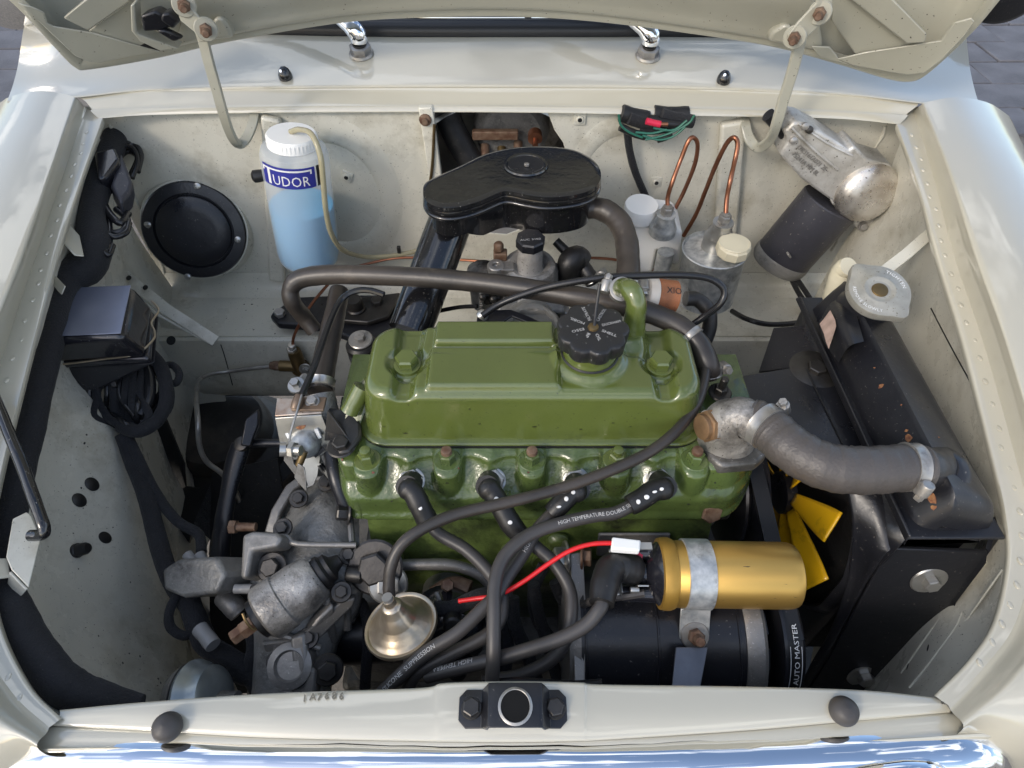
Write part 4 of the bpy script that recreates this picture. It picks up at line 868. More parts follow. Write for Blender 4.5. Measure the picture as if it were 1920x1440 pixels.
def bump1(x, a, b, e): return ss(a - e, a + e, x) * (1 - ss(b - e, b + e, x))
BL, BR_, FC = (-.107, .0355), (.151, .034), (.0785, .0395)
def emb(x, y, d):
    z = 0.0
    top_ = ss(.004, .016, d)
    for bx_, by_ in (BL, BR_):
        # valley across the cover at each bolt, narrower than the lobes
        wv = .0085 + .004 * ss(.02, .08, y)
        v = 1 - ss(wv - .005, wv + .006, abs(x - bx_))
        z -= .0100 * v * (.45 + .55 * top_) * ss(.001, .012, d)
        r = math.hypot(x - bx_, y - by_)
        z -= .0060 * (1 - ss(.015, .024, r)) * top_
    # stepped raised panels on the top
    z += .0062 * bump1(x, -.083, .0465, .0022) * bump1(y, -.02, .0485, .0016) * ss(.0115, .0160, d)
    z += .0105 * bump1(x, -.080, .0440, .0025) * ss(.0515, .0560, y) * top_ 
    z += .0016 * bump1(x, -.083, .0465, .002) * bump1(y, .0485, .0545, .002) * top_
    # filler boss
    r = math.hypot(x - FC[0], (y - FC[1]))
    z += .0065 * (1 - ss(.0305, .0420, r)) * top_
    r = math.hypot(x - .124, y - .070)
    z += .0070 * (1 - ss(.012, .026, r)) * top_
    return z
V = []; Fc = []; lv = []
lv = [(-.0065, ZB - .006), (-.0068, ZB - .0045), (-.0062, ZB - .0035), (-.0035, ZB - .0030), (-.0005, ZB - .0025), (.0, ZB)]
H_ = ZT - ZB
for i in range(1, 16):
    d = .0068 * i / 15; lv.append((d, ZB + H_ * .80 * (i / 15) ** .93))
for i in range(1, 16):
    a = i / 15 * math.pi / 2; lv.append((.0068 + .0120 * (1 - math.cos(a)) ** 1.0 * .999, ZB + H_ * (.80 + .20 * math.sin(a))))
dmax = (Y1 - Y0) / 2 - .0005; dd = lv[-1][0]
while dd < dmax - .0011: dd += .0011; lv.append((dd, ZT))
n = None
for d, z in lv:
    O = rrect(d); n = len(O)
    for x, y in O: V.append(Vector((x, y, z + emb(x, y, d))))
for k in range(len(lv) - 1):
    for i in range(n): Fc.append([k * n + i, k * n + (i + 1) % n, (k + 1) * n + (i + 1) % n, (k + 1) * n + i])
last = (len(lv) - 1) * n
hl_ = 130 + 22 + 17   # close the middle seam across
for i in range(n // 2 + 1):
    a, b = (i - 17) % n, None
for i in range(130):
    a, b = i, i + 1; c_, d__ = 130 + 22 + 34 + 22 + (130 - i) % 130 if i else None, None
Fc.append([last + i for i in range(n)])
rc = mk('rocker_cover', (V, Fc), M['green'], en, ang=60)
gk = [Vector((x, y, 0)) for x, y in rrect(-.0080, r0=.034)]
mk('gasket', slab([Vector((p.x, p.y, .7290)) for p in gk[::3]], .0032, (0, 0, 1)), M['soot_shade'], rc)
def rz(x, y): return ZT + emb(x, y, .05)
for bx_, by_ in (BL, BR_):
    p = Vector((bx_, by_, rz(bx_, by_) - .001))
    mk('rocker_nut', J(lathe(p, (0, -.03, 1), [(.0205, 0), (.0200, .0025), (.0172, .0055), (.0162, .0070), (.0138, .0078), (.0138, .0115), (.0110, .0122)], 36), hexa(p + Vector((0, 0, .0115)), (0, -.03, 1), .0205, .0120, .18)), M['green'], rc, ang=28)
    mk('seal_ring', lathe(p, (0, 0, 1), [(.0213, 0), (.0222, .0015), (.0210, .0028)], 36), M['soot_shade'], rc)
fp_ = Vector((FC[0], FC[1], rz(*FC)))
mk('filler_neck', lathe(fp_ + Vector((0, 0, -.003)), (0, -.05, 1), [(.0300, 0), (.0298, .004), (.0275, .0045), (.0270, .022), (.026, .024)], 48), M['green'], rc)
mk('neck_seal', lathe(fp_, (0, -.05, 1), [(.0286, -.001), (.0294, .002), (.0280, .0035)], 48, cap=False), M['soot_shade'], rc)
# filler cap with lobed edge
D_ = Vector((.0, -.06, 1)).normalized(); u_, v_, _ = frame(D_, up=(0, 1, 0)); cb_ = fp_ + D_ * .024
def lobed(levels, n=160, lob=9, amp=.0022):
    V = []; Fc = []
    for r, h, a_ in levels:
        for i in range(n):
            t = 2 * math.pi * i / n; rr = r + amp * a_ * (abs(math.cos(lob * t / 2)) ** .8 * 2 - 1.2)
            V.append(cb_ + u_ * rr * math.cos(t) + v_ * rr * math.sin(t) + D_ * h)
    for k in range(len(levels) - 1):
        for i in range(n): Fc.append([k * n + i, k * n + (i + 1) % n, (k + 1) * n + (i + 1) % n, (k + 1) * n + i])
    Fc.append(list(range(n))[::-1]); Fc.append([(len(levels) - 1) * n + i for i in range(n)]); return V, Fc
capm = mat('worn black cap plastic', (.016, .016, .017), .42, var=.3, bump=.1, bs=160, specks=.2, sp=(.12, .12, .12))
fc = mk('filler_cap', lobed([(.0270, -.006, 0), (.0310, -.005, .6), (.0335, -.002, 1), (.0340, .010, 1), (.0330, .0125, 1), (.0318, .0132, .9), (.0295, .0136, .3), (.012, .0130, 0)]), capm, rc, ang=40)
mk('cap_rivet', lathe(cb_ + D_ * .0130, D_, [(.0055, 0), (.0050, .002), (.003, .003), (0, .0031)], 20), M['brass'], fc)
mk('cap_tether', tube([cb_ + D_ * .015 + u_ * .001, cb_ + D_ * .020 + u_ * .002 + v_ * .008, cb_ + D_ * .030 + u_ * .004 + v_ * .020, cb_ + D_ * .042 + u_ * .006 + v_ * .030], .0016, 8), M['rubber'], fc)
for i, s_ in enumerate(('SHELL', 'DUCKHAM', 'CASTROL', 'FILTRATE', 'MOBIL', 'ESSO', 'BP', 'OIL')):
    a = R(-28 + i * 45.0); du = u_ * math.cos(a) + v_ * math.sin(a); dv = D_.cross(du)
    o_ = cb_ + D_ * .0139 + du * .0090 - dv * .0018
    mk('cap_lettering', lettering(s_, .0046, on_plane(o_, du, dv), width=min(.019, .0031 * len(s_))), M['greyink'], fc, flat=True, fixn=False)
# breather pipe on the cover
bp = (.1265, .074)
mk('breather_pipe', tube([Vector((bp[0] + .001, bp[1], .800)), Vector((bp[0], bp[1], .818)), Vector((bp[0] - .001, bp[1] + .002, .838)), Vector((bp[0] - .006, bp[1] + .012, .846)), Vector((bp[0] - .011, bp[1] + .026, .838)), Vector((bp[0] - .012, bp[1] + .036, .825))], [.0128, .0112, .0105, .0105, .0105, .0105], 28), M['green'], rc)
clip(rc, (bp[0] - .012, bp[1] + .030, .832), (0, .6, -.8), .0118, .010, side=(-.6, -.3, .7), m='steel')
# ---- cylinder head
NX = [-.1465, -.0655, .0200, .1060, .1850]; PXs = [-.1060, -.0228, .0630, .1455]
HX0, HX1 = -.186, .262; ZH = .7265
nx, nzz = 220, 40; V = []; Fc = []
def hy(x, t):
    rec = -.0330 - .030 * ss(.0, .62, t) - .004 * t          # scooped bays between the studs
    b = 0
    for c in NX:
        q = 1 - ((x - c) / .0165) ** 2
        if q > 0: b = max(b, math.sqrt(q))
    bos = -.0455 - .0155 * b - .003 * t
    y = rec * (1 - ss(.15, .75, b)) + min(bos, rec) * ss(.15, .75, b)
    for c in PXs:
        y -= .0075 * math.exp(-((x - c) / .010) ** 2) * (1 - ss(.3, .7, t)) 
    if x < NX[0] - .012: y = min(y, -.0455 - .016 * t)
    if x > NX[4] + .014: y = min(y, -.050 - .016 * t)
    y += .030 * (1 - math.sqrt(max(0, 1 - ss(HX0 + .022, HX0, x) ** 2))) + .045 * (1 - math.sqrt(max(0, 1 - ss(HX1 - .06, HX1, x) ** 2)))
    return y - .004 * ss(.86, 1.0, t)
for j in range(nzz + 1):
    t = j / nzz
    for i in range(nx + 1):
        x = HX0 + (HX1 - HX0) * i / nx
        zz = ZH - .0600 * t
        V.append(Vector((x + (.004 * t if x < -.16 else 0), hy(x, t), zz)))
m_ = nx + 1
for j in range(nzz):
    for i in range(nx): Fc.append([j * m_ + i, j * m_ + i + 1, (j + 1) * m_ + i + 1, (j + 1) * m_ + i])
b0 = len(V); V += [Vector((HX0 + (HX1 - HX0) * i / nx, hy(HX0 + (HX1 - HX0) * i / nx, 0) + .0045, ZH + .0035)) for i in range(nx + 1)] + [Vector((HX0 + (HX1 - HX0) * i / nx, .11, ZH + .0035)) for i in range(nx + 1)]
for i in range(nx): Fc += [[b0 + i, b0 + i + 1, i + 1, i], [b0 + m_ + i, b0 + m_ + i + 1, b0 + i + 1, b0 + i]]
hd = mk('cylinder_head', (V, Fc), M['head'], en, ang=62)
mk('head_end', J(box(((HX0 + .07), .035, .687), .13, .13, .060), box((HX1 - .09, .03, .687), .16, .12, .060)), M['head'], hd, bevel=.006, seg=3)
# studs and nuts along the front
for i, c in enumerate(NX):
    p = Vector((c, -.0405, ZH + .0035))
    rusty = i in (1, 2, 4)
    bolt(hd, p, (0, -.03, 1), .0150, .0130, 'green' if i in (0, 3) else 'head', washer=1.12, stud=0, name='head_nut', a0=.2 + i * .7)
    mk('stud', J(lathe(p + Vector((0, 0, .0115)), (0, -.03, 1), [(.0056, 0), (.0057, .004), (.0052, .0062), (.003, .0070), (0, .0071)], 16)), M['rust' if rusty else 'green'], hd)
# chips, sealant and grime
random.seed(5)
for a, b, s_, m_ in ((672, 870, .0018, 'redseal'), (700, 886, .0016, 'redseal'), (642, 862, .0014, 'redseal'), (860, 878, .0012, 'redseal'), (990, 886, .0012, 'redseal'), (1318, 874, .0014, 'redseal'), (905, 952, .0014, 'soot_shade'), (1130, 940, .0012, 'soot_shade'), (1340, 905, .0012, 'soot_shade'), (1290, 945, .0014, 'soot_shade'), (735, 940, .0012, 'soot_shade')):
    p, n_ = hit(hd, a, b)
    if p is None: continue
    mk('paint_chip', prism([(math.cos(t) * s_ * random.uniform(.4, 1.4), math.sin(t) * s_ * random.uniform(.4, 1.1)) for t in [k * .9 for k in range(7)]], p + n_ * .0001, n_, .0003), M[m_], hd)
for a, b, s_ in ((880, 767, .0012), (900, 795, .0011), (1002, 800, .0018), (1010, 797, .001), (1046, 802, .0012), (1150, 793, .0014), (1182, 800, .001), (1090, 805, .0014), (760, 812, .0018), (720, 800, .0014), (1262, 805, .0015), (940, 700, .0007), (870, 640, .0007), (1190, 784, .0008), (1240, 720, .0009), (1262, 704, .0013)):
    p, n_ = hit(rc, a, b)
    if p is None: continue
    mk('oil_speck', prism([(math.cos(t) * s_ * random.uniform(.3, 1.6), math.sin(t) * s_ * random.uniform(.3, .9)) for t in [k * .9 for k in range(7)]], p + n_ * .0001, n_, .0002), M['oil'], rc)
# ---- spark plugs
for i, c in enumerate(PXs):
    q = Vector((c + .0030, -.0500, .7075)); d = Vector((.0, -.8, .9)).normalized()
    sp_ = mk('spark_plug', J(lathe(q - d * .006, d, [(.0135, 0), (.0135, .008), (.0110, .009)], 32), hexa(q + d * .001, d, .0222, .0105, .1, a0=.3 + i)), M['zinc'], en, ang=28)
    mk('plug_shell', lathe(q + d * .011, d, [(.0088, 0), (.0084, .004), (.0066, .008), (.006, .018)], 28), M['zinc'], sp_)
# ---- block
blk = mk('engine_block', J(patch([[(-.155, -.055, .668), (0, -.055, .668), (.215, -.055, .668)], [(-.155, -.0640, .662), (0, -.0640, .662), (.215, -.0640, .662)], [(-.155, -.0790, .61), (0, -.0790, .61), (.215, -.079, .61)], [(-.155, -.087, .565), (0, -.087, .565), (.215, -.087, .565)], [(-.155, -.090, .53), (0, -.090, .53), (.215, -.090, .53)], [(-.15, -.080, .40), (0, -.08, .40), (.2, -.08, .40)], [(-.15, -.05, .30), (0, -.05, .30), (.2, -.05, .30)]], 10, 5), box((.03, .03, .50), .37, .16, .31)), M['block'], en, ang=60)
mk('block_ledge', box((.03, -.0640, .6645), .372, .012, .0065), M['head'], blk, bevel=.002, seg=3)
for x, z, r in ((-.085, .575, .024), (.045, .590, .024), (-.0, .62, .012)): mk('core_plug', lathe((x, -.0805, z), (0, -1, 0), [(r, 0), (r, .003), (r * .9, .004), (r * .82, .001), (0, .0012)], 36), M['block'], blk)
mk('casting_boss', J(lathe((.05, -.074, .63), (0, -1, 0), [(.014, 0), (.012, .008), (.008, .010)], 24)), M['block'], blk, bevel=.003)
tagp = mk('number_plate', box((.132, -.0800, .628), .078, .004, .034, (0, .28, 1)), M['dirtya'], blk, bevel=.003)
e = Vector((.113, -.0840, .621)); g = lettering('8511', .015, on_plane(e, (1, 0, 0), (0, .28, .96)))
mk('plate_number', (g[0] + [p + Vector((0, -.0012, 0)) for p in g[0]], g[1] + [[i + len(g[0]) for i in f] for f in g[1]]), M['soot_shade'], blk, flat=True)
mk('front_pipe', tube([W(738, 1060, z=.62), W(800, 1058, z=.622), W(850, 1060, z=.62), W(895, 1075, z=.612), W(925, 1100, z=.60)], .0062, 14), M['dirtya'], en)
bolt(en, W(703, 1064, z=.640), (0, -.65, .8), .030, .012, 'darkbolt', washer=1.15, name='drain_plug')
mk('plug_boss', lathe(W(703, 1066, z=.638), (0, -.65, .8), [(.026, -.03), (.0262, -.003), (.024, -.0005)], 28), M['block'], en)
bolt(en, W(728, 1096, z=.63), (.2, -.6, .8), .022, .009, 'zinc', washer=1.1, name='union_bolt')
bolt(en, W(1325, 950, z=.665), (.15, -1, .5), .021, .016, 'rust', washer=1.2, name='side_bolt')
# sump / gearbox mass and dark backing parts that close the view below
mk('transmission_case', J(box((.0, .0, .28), .46, .30, .16), box((-.06, -.10, .34), .30, .08, .20)), M['dirty'], en, bevel=.012, seg=3)
# ---- thermostat housing and elbow
th = empty('thermostat_housing', W(1375, 800, z=.74), 'cast alloy thermostat housing with a large brass plug on the right end of the head', 'housing')
tc_ = W(1375, 838, z=.733)
fl_ = [(1312, 812), (1318, 778), (1345, 762), (1392, 776), (1428, 812), (1440, 850), (1420, 868), (1352, 874), (1330, 856)]
mk('flange', slab([W(a, b, z=.737) for a, b in fl_], -.016, (0, 0, 1)), M['dirtya'], th, bevel=.004, seg=3)
mk('gasket', slab([W(a, b + 1, z=.721) for a, b in fl_], -.002, (0, 0, 1)), M['orange'], th)
b1 = W(1345, 790, z=.772); b2_ = W(1372, 778, z=.785); b3 = W(1400, 775, z=.792); b4 = W(1420, 786, z=.792)
mk('elbow', tube([W(1362, 818, z=.735), W(1362, 800, z=.758), W(1374, 786, z=.778), W(1396, 784, z=.785), W(1424, 800, z=.785)], [.030, .026, .0215, .0195, .0175], 32), M['cast'], th)
pd = (W(1312, 800, z=.772) - W(1352, 793, z=.768)).normalized()
mk('boss', lathe(W(1356, 795, z=.766), pd, [(.018, 0), (.0165, .014), (.0165, .018)], 28), M['cast'], th)
mk('sender_plug', J(hexa(W(1345, 796, z=.768) + pd * .004, pd, .029, .011, .1), lathe(W(1345, 796, z=.768) + pd * .013, pd, [(.013, 0), (.0125, .006), (.010, .007)], 24)), mat('dull bronze plug', (.28, .17, .09), .45, metal=.6, var=.3, vs=60, bump=.1), th, ang=28)
bolt(th, W(1369, 828, z=.7375), (0, -.05, 1), .0165, .011, 'darkbolt', washer=1.2, stud=.016, name='housing_nut')
bolt(th, W(1350, 735, z=.745), (0, -.05, 1), .0125, .009, 'darkbolt', washer=1.2, stud=.014, name='housing_nut')
# head left-end lifting bracket & heater tap elbow in green
lb_ = mk('lifting_tab', slab([W(683, 705, z=.775), W(676, 716, z=.775), W(650, 770, z=.740), W(640, 805, z=.735), W(668, 812, z=.735), W(684, 770, z=.745), W(690, 730, z=.77)], -.004), M['green'], en, bevel=.0015)
mk('oil_pipe_stub', tube([W(680, 725, z=.775), W(655, 772, z=.752)], .0095, 18), M['green'], en)
# ---- breather pipe from the cover to the distributor vacuum (long thin hose)
lh = wire('vacuum_hose', [W(1320, 655, z=.765), W(1322, 700, z=.768), W(1308, 752, z=.766), W(1276, 800, z=.762), W(1222, 845, z=.757), W(1150, 880, z=.752), W(1060, 913, z=.748), W(960, 940, z=.745), W(860, 963, z=.742), W(795, 990, z=.738), W(752, 1022, z=.73), W(733, 1062, z=.716), W(729, 1100, z=.70), W(731, 1118, z=.693)], .0056, 'hose', n=18)
tag(lh, 'long thin brown-grey hose sweeping from the green rocker cover across to the vacuum capsule', 'hose')
# ---- vacuum capsule
vcN = Vector((-.19, .20, .96)).normalized(); vo = W(752, 1172, z=.665)
vq = mk('vacuum_capsule', lathe(vo, vcN, [(.026, -.010), (.0335, -.004), (.0350, -.002), (.0354, 0), (.0345, .0022), (.0325, .0020), (.0310, .0008), (.0300, .0018), (.0270, .0034), (.0265, .0044), (.0225, .0068), (.0220, .0078), (.0180, .0108), (.0176, .0120), (.0140, .0165), (.0122, .0215), (.0112, .0225), (.0100, .0300), (.0085, .0325), (.006, .0335), (.0055, .040), (0, .040)], 64), M['goldpass'])
tag(vq, 'round yellow-plated vacuum capsule with a stepped neck at the end of the thin hose', 'vacuum capsule')
mk('nozzle', tube([vo + vcN * .034, vo + vcN * .044], .0050, 14), M['steel'], vq)
# ---- distributor under the leads
ds = empty('distributor', W(850, 1230, z=.60), 'black distributor cap and body mostly hidden under the plug leads', 'distributor')
dc_ = W(838, 1180, z=.60); dN = Vector((.1, -.75, .65)).normalized()
mk('cap', lathe(dc_, dN, [(.040, -.02), (.041, 0), (.038, .012), (.034, .028), (.020, .034), (0, .035)], 36), M['bakelite'], ds)
for i in range(5):
    a = i * 1.257; u, v, d = frame(dN); q = dc_ + dN * .026 + (u * math.cos(a) + v * math.sin(a)) * .026
    mk('tower', lathe(q, dN, [(.010, 0), (.009, .016), (.007, .018)], 18), M['rubber'], ds)
mk('body', lathe(dc_ - dN * .1, dN, [(.028, 0), (.030, .05), (.038, .078)], 32), M['dirty'], ds)
mk('clip', tube([W(818, 1110, z=.645), W(824, 1128, z=.64), W(822, 1150, z=.632), W(812, 1156, z=.628)], .0022, 8), M['steel'], ds)
mk('arm', tube([W(770, 1215, z=.60), W(765, 1250, z=.57), W(752, 1275, z=.56)], .006, 10), M['dirtya'], ds)
# ---- spark plug boots and leads
def lead(P, label, boot=None, r=.0064, m='lead', spots=0, txt=None):
    o = mk('ignition_lead', tube([W(*p[:2], z=p[2]) for p in P], r, 18, 8, wob=.003), M[m]); tag(o, label, 'ignition lead', 'ignition leads')
    if boot:
        bt = [W(*p[:2], z=p[2]) for p in boot]; rr = [.0112] + [.0106] * (len(bt) - 2) + [.0098]
        dd = (bt[1] - bt[0]).normalized()
        bo = mk('boot', J(tube([bt[0] - dd * .0095, bt[0] - dd * .006] + bt, [.003, .0088] + rr, 22, 5), tube([bt[0] - dd * .002, bt[0] + Vector((0, .017, -.013))], [.0118, .0118], 20, 2)), M['rubber'], o)
        for s_ in range(spots):
            f = (s_ + .9) / (spots + .6); k_ = f * (len(bt) - 1); i0 = int(k_); p = bt[i0].lerp(bt[min(i0 + 1, len(bt) - 1)], k_ - i0); nrm = (CAM - p).normalized()
            nrm = (nrm - dd * nrm.dot(dd)).normalized()
            mk('dielectric_smear', lathe(p + nrm * .0102, nrm, [(.0021, 0), (.0016, .0014), (0, .0016)], 10, sx=1 + .5 * random.random(), sy=.5 + random.random()), M['whiteink'], bo)
    return o
L1 = lead([(800, 970, .700), (822, 1000, .692), (873, 1030, .688), (917, 1073, .684), (938, 1110, .680), (941, 1147, .676), (930, 1173, .674), (905, 1196, .672), (840, 1229, .664), (782, 1262, .655), (763, 1296, .64)], 'grey plug lead from the leftmost spark plug, curving down the middle of the tangle', [(766, 916, .726), (776, 926, .724), (788, 950, .716), (800, 973, .706), (808, 984, .700)], spots=1)
L2 = lead([(975, 1000, .700), (1007, 1027, .694), (1040, 1057, .688), (1067, 1103, .680), (1071, 1147, .674), (1063, 1193, .664), (1033, 1237, .652), (973, 1267, .640), (907, 1277, .63)], 'grey plug lead from the second spark plug, looping furthest right before the coil', [(916, 916, .727), (926, 928, .724), (940, 952, .718), (958, 982, .708), (976, 1004, .700)], spots=2)
L3 = lead([(1040, 958, .712), (1007, 994, .708), (983, 1035, .704), (950, 1084, .700), (930, 1117, .697), (907, 1140, .694), (857, 1187, .686), (800, 1223, .676), (750, 1267, .664), (716, 1300, .645)], 'grey plug lead from the third spark plug, leftmost of the leads at the slam panel', [(1082, 920, .727), (1068, 926, .726), (1052, 944, .722), (1036, 962, .715)], spots=3)
L4 = lead([(1185, 947, .722), (1153, 962, .722), (1110, 968, .722), (1057, 980, .722), (1012, 994, .722), (975, 1014, .722), (944, 1046, .720), (928, 1093, .717), (926, 1160, .708), (925, 1227, .694), (922, 1285, .67)], 'grey lead printed HIGH TEMPERATURE from the rightmost spark plug, falling straight down in the centre', [(1245, 916, .728), (1226, 920, .728), (1204, 935, .726), (1180, 948, .723)], spots=4)
L5 = lead([(1130, 1126, .716), (1124, 1142, .714), (1098, 1172, .706), (1050, 1198, .698), (990, 1218, .690), (930, 1236, .680), (870, 1250, .668), (800, 1268, .652)], 'grey king lead from the gold coil elbow sweeping left along the slam panel')
# lead print follows the tube's upper face
def lead_print(o, P, s, size, off, sgn=1, rad=.0064, start=0.0, flipd=False):
    C = smooth([W(*p[:2], z=p[2]) for p in P], 24)
    if flipd: C = C[::-1]
    ds_ = [0]
    for i in range(1, len(C)): ds_.append(ds_[-1] + (C[i] - C[i - 1]).length)
    V, Fc, wd = text(s, size, 1.0); out = []
    for x, y in V:
        q = start + x; i = 1
        while i < len(C) - 1 and ds_[i] < q: i += 1
        t = (C[i] - C[i - 1]).normalized(); p = C[i - 1] + t * (q - ds_[i - 1])
        n_ = (CAM - p).normalized(); n_ = (n_ - t * n_.dot(t)).normalized(); b_ = n_.cross(t); a = (y - size * .35) / rad + off
        out.append(p + (n_ * math.cos(a) + b_ * math.sin(a)) * (rad + .00035))
    mk('lead_print', (out, Fc), M['greyink'], o, flat=True, fixn=False)
P4 = [(925, 1227, .694), (926, 1160, .708), (928, 1093, .717), (944, 1046, .720), (975, 1014, .722), (1012, 994, .722), (1057, 980, .722), (1110, 968, .722), (1153, 962, .722), (1185, 947, .722)]
lead_print(L4, P4, 'HIGH TEMPERATURE DOUBLE SILICONE', .0050, .15, start=.146)
P3 = [(1040, 958, .712), (1007, 994, .708), (983, 1035, .704), (950, 1084, .700)][::-1]
lead_print(L3, P3, 'HIGH TEMP', .0055, .1, start=.028)
lead_print(L5, [(870, 1250, .668), (930, 1236, .680)][::-1] + [(800, 1268, .652)], 'HIGH TEMPERA', .0058, -.6, start=.02)
lead_print(L3, [(907, 1140, .694), (857, 1187, .686), (800, 1223, .676), (750, 1267, .664), (716, 1300, .645)][::-1], 'SILICONE  SUPPRESSION', .0055, .2, start=.01)
# ================= coil =================
co = empty('ignition_coil', W(1290, 1140, z=.67), 'gold ignition coil lying on its side in a galvanised clamp above the dynamo', 'coil')
ca0 = W(1240, 1075, z=.695); ca1 = W(1489, 1079, z=.695); dx = (ca1 - ca0).normalized(); Lc = (ca1 - ca0).length
rc_ = 61 * PX((ca0 + ca1) / 2)
mk('coil_can', lathe(ca0, dx, [(rc_ * .9, .006), (rc_, .010), (rc_, Lc - .010), (rc_ * .985, Lc - .005), (rc_ * .94, Lc - .0015), (rc_ * .85, Lc), (0, Lc)], 72), M['gold'], co)
mk('coil_rim', lathe(ca0, dx, [(rc_ * .93, -.004), (rc_ * 1.06, -.003), (rc_ * 1.09, .001), (rc_ * 1.09, .006), (rc_ * 1.04, .010), (rc_ * .98, .011)], 64), M['goldrim'], co)
mk('coil_top', lathe(ca0, -dx, [(rc_ * .98, -.004), (rc_ * .95, .004), (rc_ * .75, .010), (rc_ * .62, .012), (rc_ * .36, .016), (.0110, .020), (.0105, .040), (.009, .044), (0, .044)], 48), M['bakelite'], co)
for a_, tl_ in ((1.0, .032), (-1.0, .034)):
    q = ca0 - dx * .004 + Vector((0, math.cos(-a_ * 1.57 + 1.57 if 0 else 0) * 0, 0)) + Vector((0, a_ * rc_ * .55, a_ * rc_ * .28))
    mk('terminal_post', lathe(q, -dx, [(.0085, 0), (.0075, .012), (.0068, tl_ - .004), (.0068, tl_)], 20), M['bakelite'], co)
    mk('terminal_nut', J(hexa(q - dx * tl_, -dx, .011, .006), lathe(q - dx * tl_, -dx, [(.003, 0), (.003, .012), (.002, .013)], 12), box(q - dx * (tl_ + .001) + Vector((-.001, .0, .008)), .009, .0012, .012, (0, 0, 1), up=(1, 0, 0))), M['zinc'], co, bevel=.0004)
# clamp
cs = W(1268, 1075, z=.695); cl0 = (W(1272, 1072, z=.73) - ca0).dot(dx)
bandw = .0245; cst = (W(1302, 1072, z=.695) - ca0).dot(dx) - bandw / 2
bd_ = mk('clamp_band', lathe(ca0 + dx * cst, dx, [(rc_ + .0002, 0), (rc_ + .0018, .0003), (rc_ + .0018, bandw - .0003), (rc_ + .0002, bandw)], 64, cap=False), M['galv'], co)
cbm = ca0 + dx * (cst + bandw / 2)
ft = [cbm + Vector((0, -rc_ * .82, -rc_ * .62)), cbm + Vector((0, -rc_ * 1.02, -rc_ * .9)), cbm + Vector((0, -rc_ * 1.30, -rc_ * 1.25)), cbm + Vector((0, -rc_ * 1.75, -rc_ * 1.7))]
strip('clamp_foot', ft, .0285, .0025, (0, -.6, .8), 'galv', co)
bolt(co, ft[2] + Vector((0, -.004, .0005)), (0, -.65, .8), .0135, .008, 'rust', washer=1.2, stud=.011, name='clamp_bolt', wm='steel')
# coil elbow boot
eb = [ca0 - dx * .030, ca0 - dx * .046, W(1160, 1056, z=.706) , W(1142, 1062, z=.712), W(1132, 1092, z=.716), W(1127, 1128, z=.716)]
mk('elbow_boot', tube([W(1190, 1068, z=.700), W(1176, 1066, z=.705), W(1158, 1062, z=.710), W(1144, 1068, z=.714), W(1134, 1096, z=.716), W(1128, 1132, z=.716)], [.0142, .0142, .0140, .0134, .0128, .0112], 24, 6), M['rubber'], L5)
# wires to the coil
rw = wire('red_wire', [W(1152, 1018, z=.728), W(1110, 1020, z=.728), W(1070, 1032, z=.724), W(1030, 1056, z=.716), W(985, 1088, z=.706), W(948, 1110, z=.698), W(925, 1118, z=.690), W(895, 1122, z=.684), W(860, 1127, z=.68)], .0022, 'red', n=10)
tag(rw, 'thin bright red wire running from the white connector down under the plug leads', 'wire')
cn = mk('spade_connector', J(slab([W(1148, 1006, z=.732), W(1202, 1012, z=.732), W(1200, 1032, z=.732), W(1146, 1028, z=.732)], -.009, (0, 0, 1))), M['white'], rw, bevel=.0015)
mk('spade_blade', box(W(1210, 1024, z=.726), .012, .007, .0015), M['zinc'], rw)
pkc = mk('ring_crimp', tube([W(1168, 1040, z=.70), W(1188, 1040, z=.705), W(1205, 1044, z=.706)], [.004, .0055, .003], 10), M['pink'], co)
mk('spade_terminal', J(box(W(1204, 1098, z=.70), .010, .0015, .014, (0, -.5, 1)), lathe(W(1198, 1106, z=.70), (-1, 0, 0), [(.003, 0), (.003, .008)], 10)), M['zinc'], co, bevel=.0003)
tw = wire('grey_wire', [W(1208, 1112, z=.695), W(1170, 1118, z=.69), W(1120, 1124, z=.675), W(1080, 1140, z=.65)], .0038, 'lead', label='short grey sleeved wire leaving the lower coil terminal to the left', cat='wire')
# ================= dynamo =================
dy = empty('dynamo', W(1250, 1240, z=.55), 'satin black dynamo with grey end brackets under the gold coil', 'dynamo')
g0_ = Vector((.066, -.160, .585)); g1 = Vector((.226, -.162, .585)); dg = (g1 - g0_).normalized(); Lg = (g1 - g0_).length; rg = .0745
mk('body', lathe(g0_, dg, [(rg, 0), (rg, Lg)], 72), M['satin'], dy)
for f in (.02, .45, .93): mk('seam', lathe(g0_ + dg * Lg * f, dg, [(rg, 0), (rg + .0012, .0006), (rg + .0012, .0018), (rg, .0024)], 60, cap=False), M['satin'], dy)
mk('end_bracket', J(lathe(g1 - dg * .004, dg, [(rg * 1.02, 0), (rg * 1.045, .004), (rg * 1.045, .016), (rg * 1.0, .020), (rg * .6, .022)], 60)), M['dirtya'], dy)
mk('end_bracket', J(lathe(g0_ - dg * .014, dg, [(rg * .7, 0), (rg * 1.0, .003), (rg * 1.02, .014)], 60)), M['dirtya'], dy)
mk('adjuster_strap', slab([W(1068, 1040, z=.665), W(1092, 1036, z=.665), W(1096, 1120, z=.66), W(1096, 1285, z=.63), W(1076, 1288, z=.63), W(1072, 1120, z=.66)], -.006), M['dirtya'], dy, bevel=.001)
bolt(dy, W(1060, 1044, z=.665), (-1, -.1, .1), .018, .012, 'zinc', washer=1.1, name='pivot_nut')
bolt(dy, W(1092, 1044, z=.665), (1, -.1, .1), .016, .009, 'rust', washer=1.1, name='pivot_bolt')
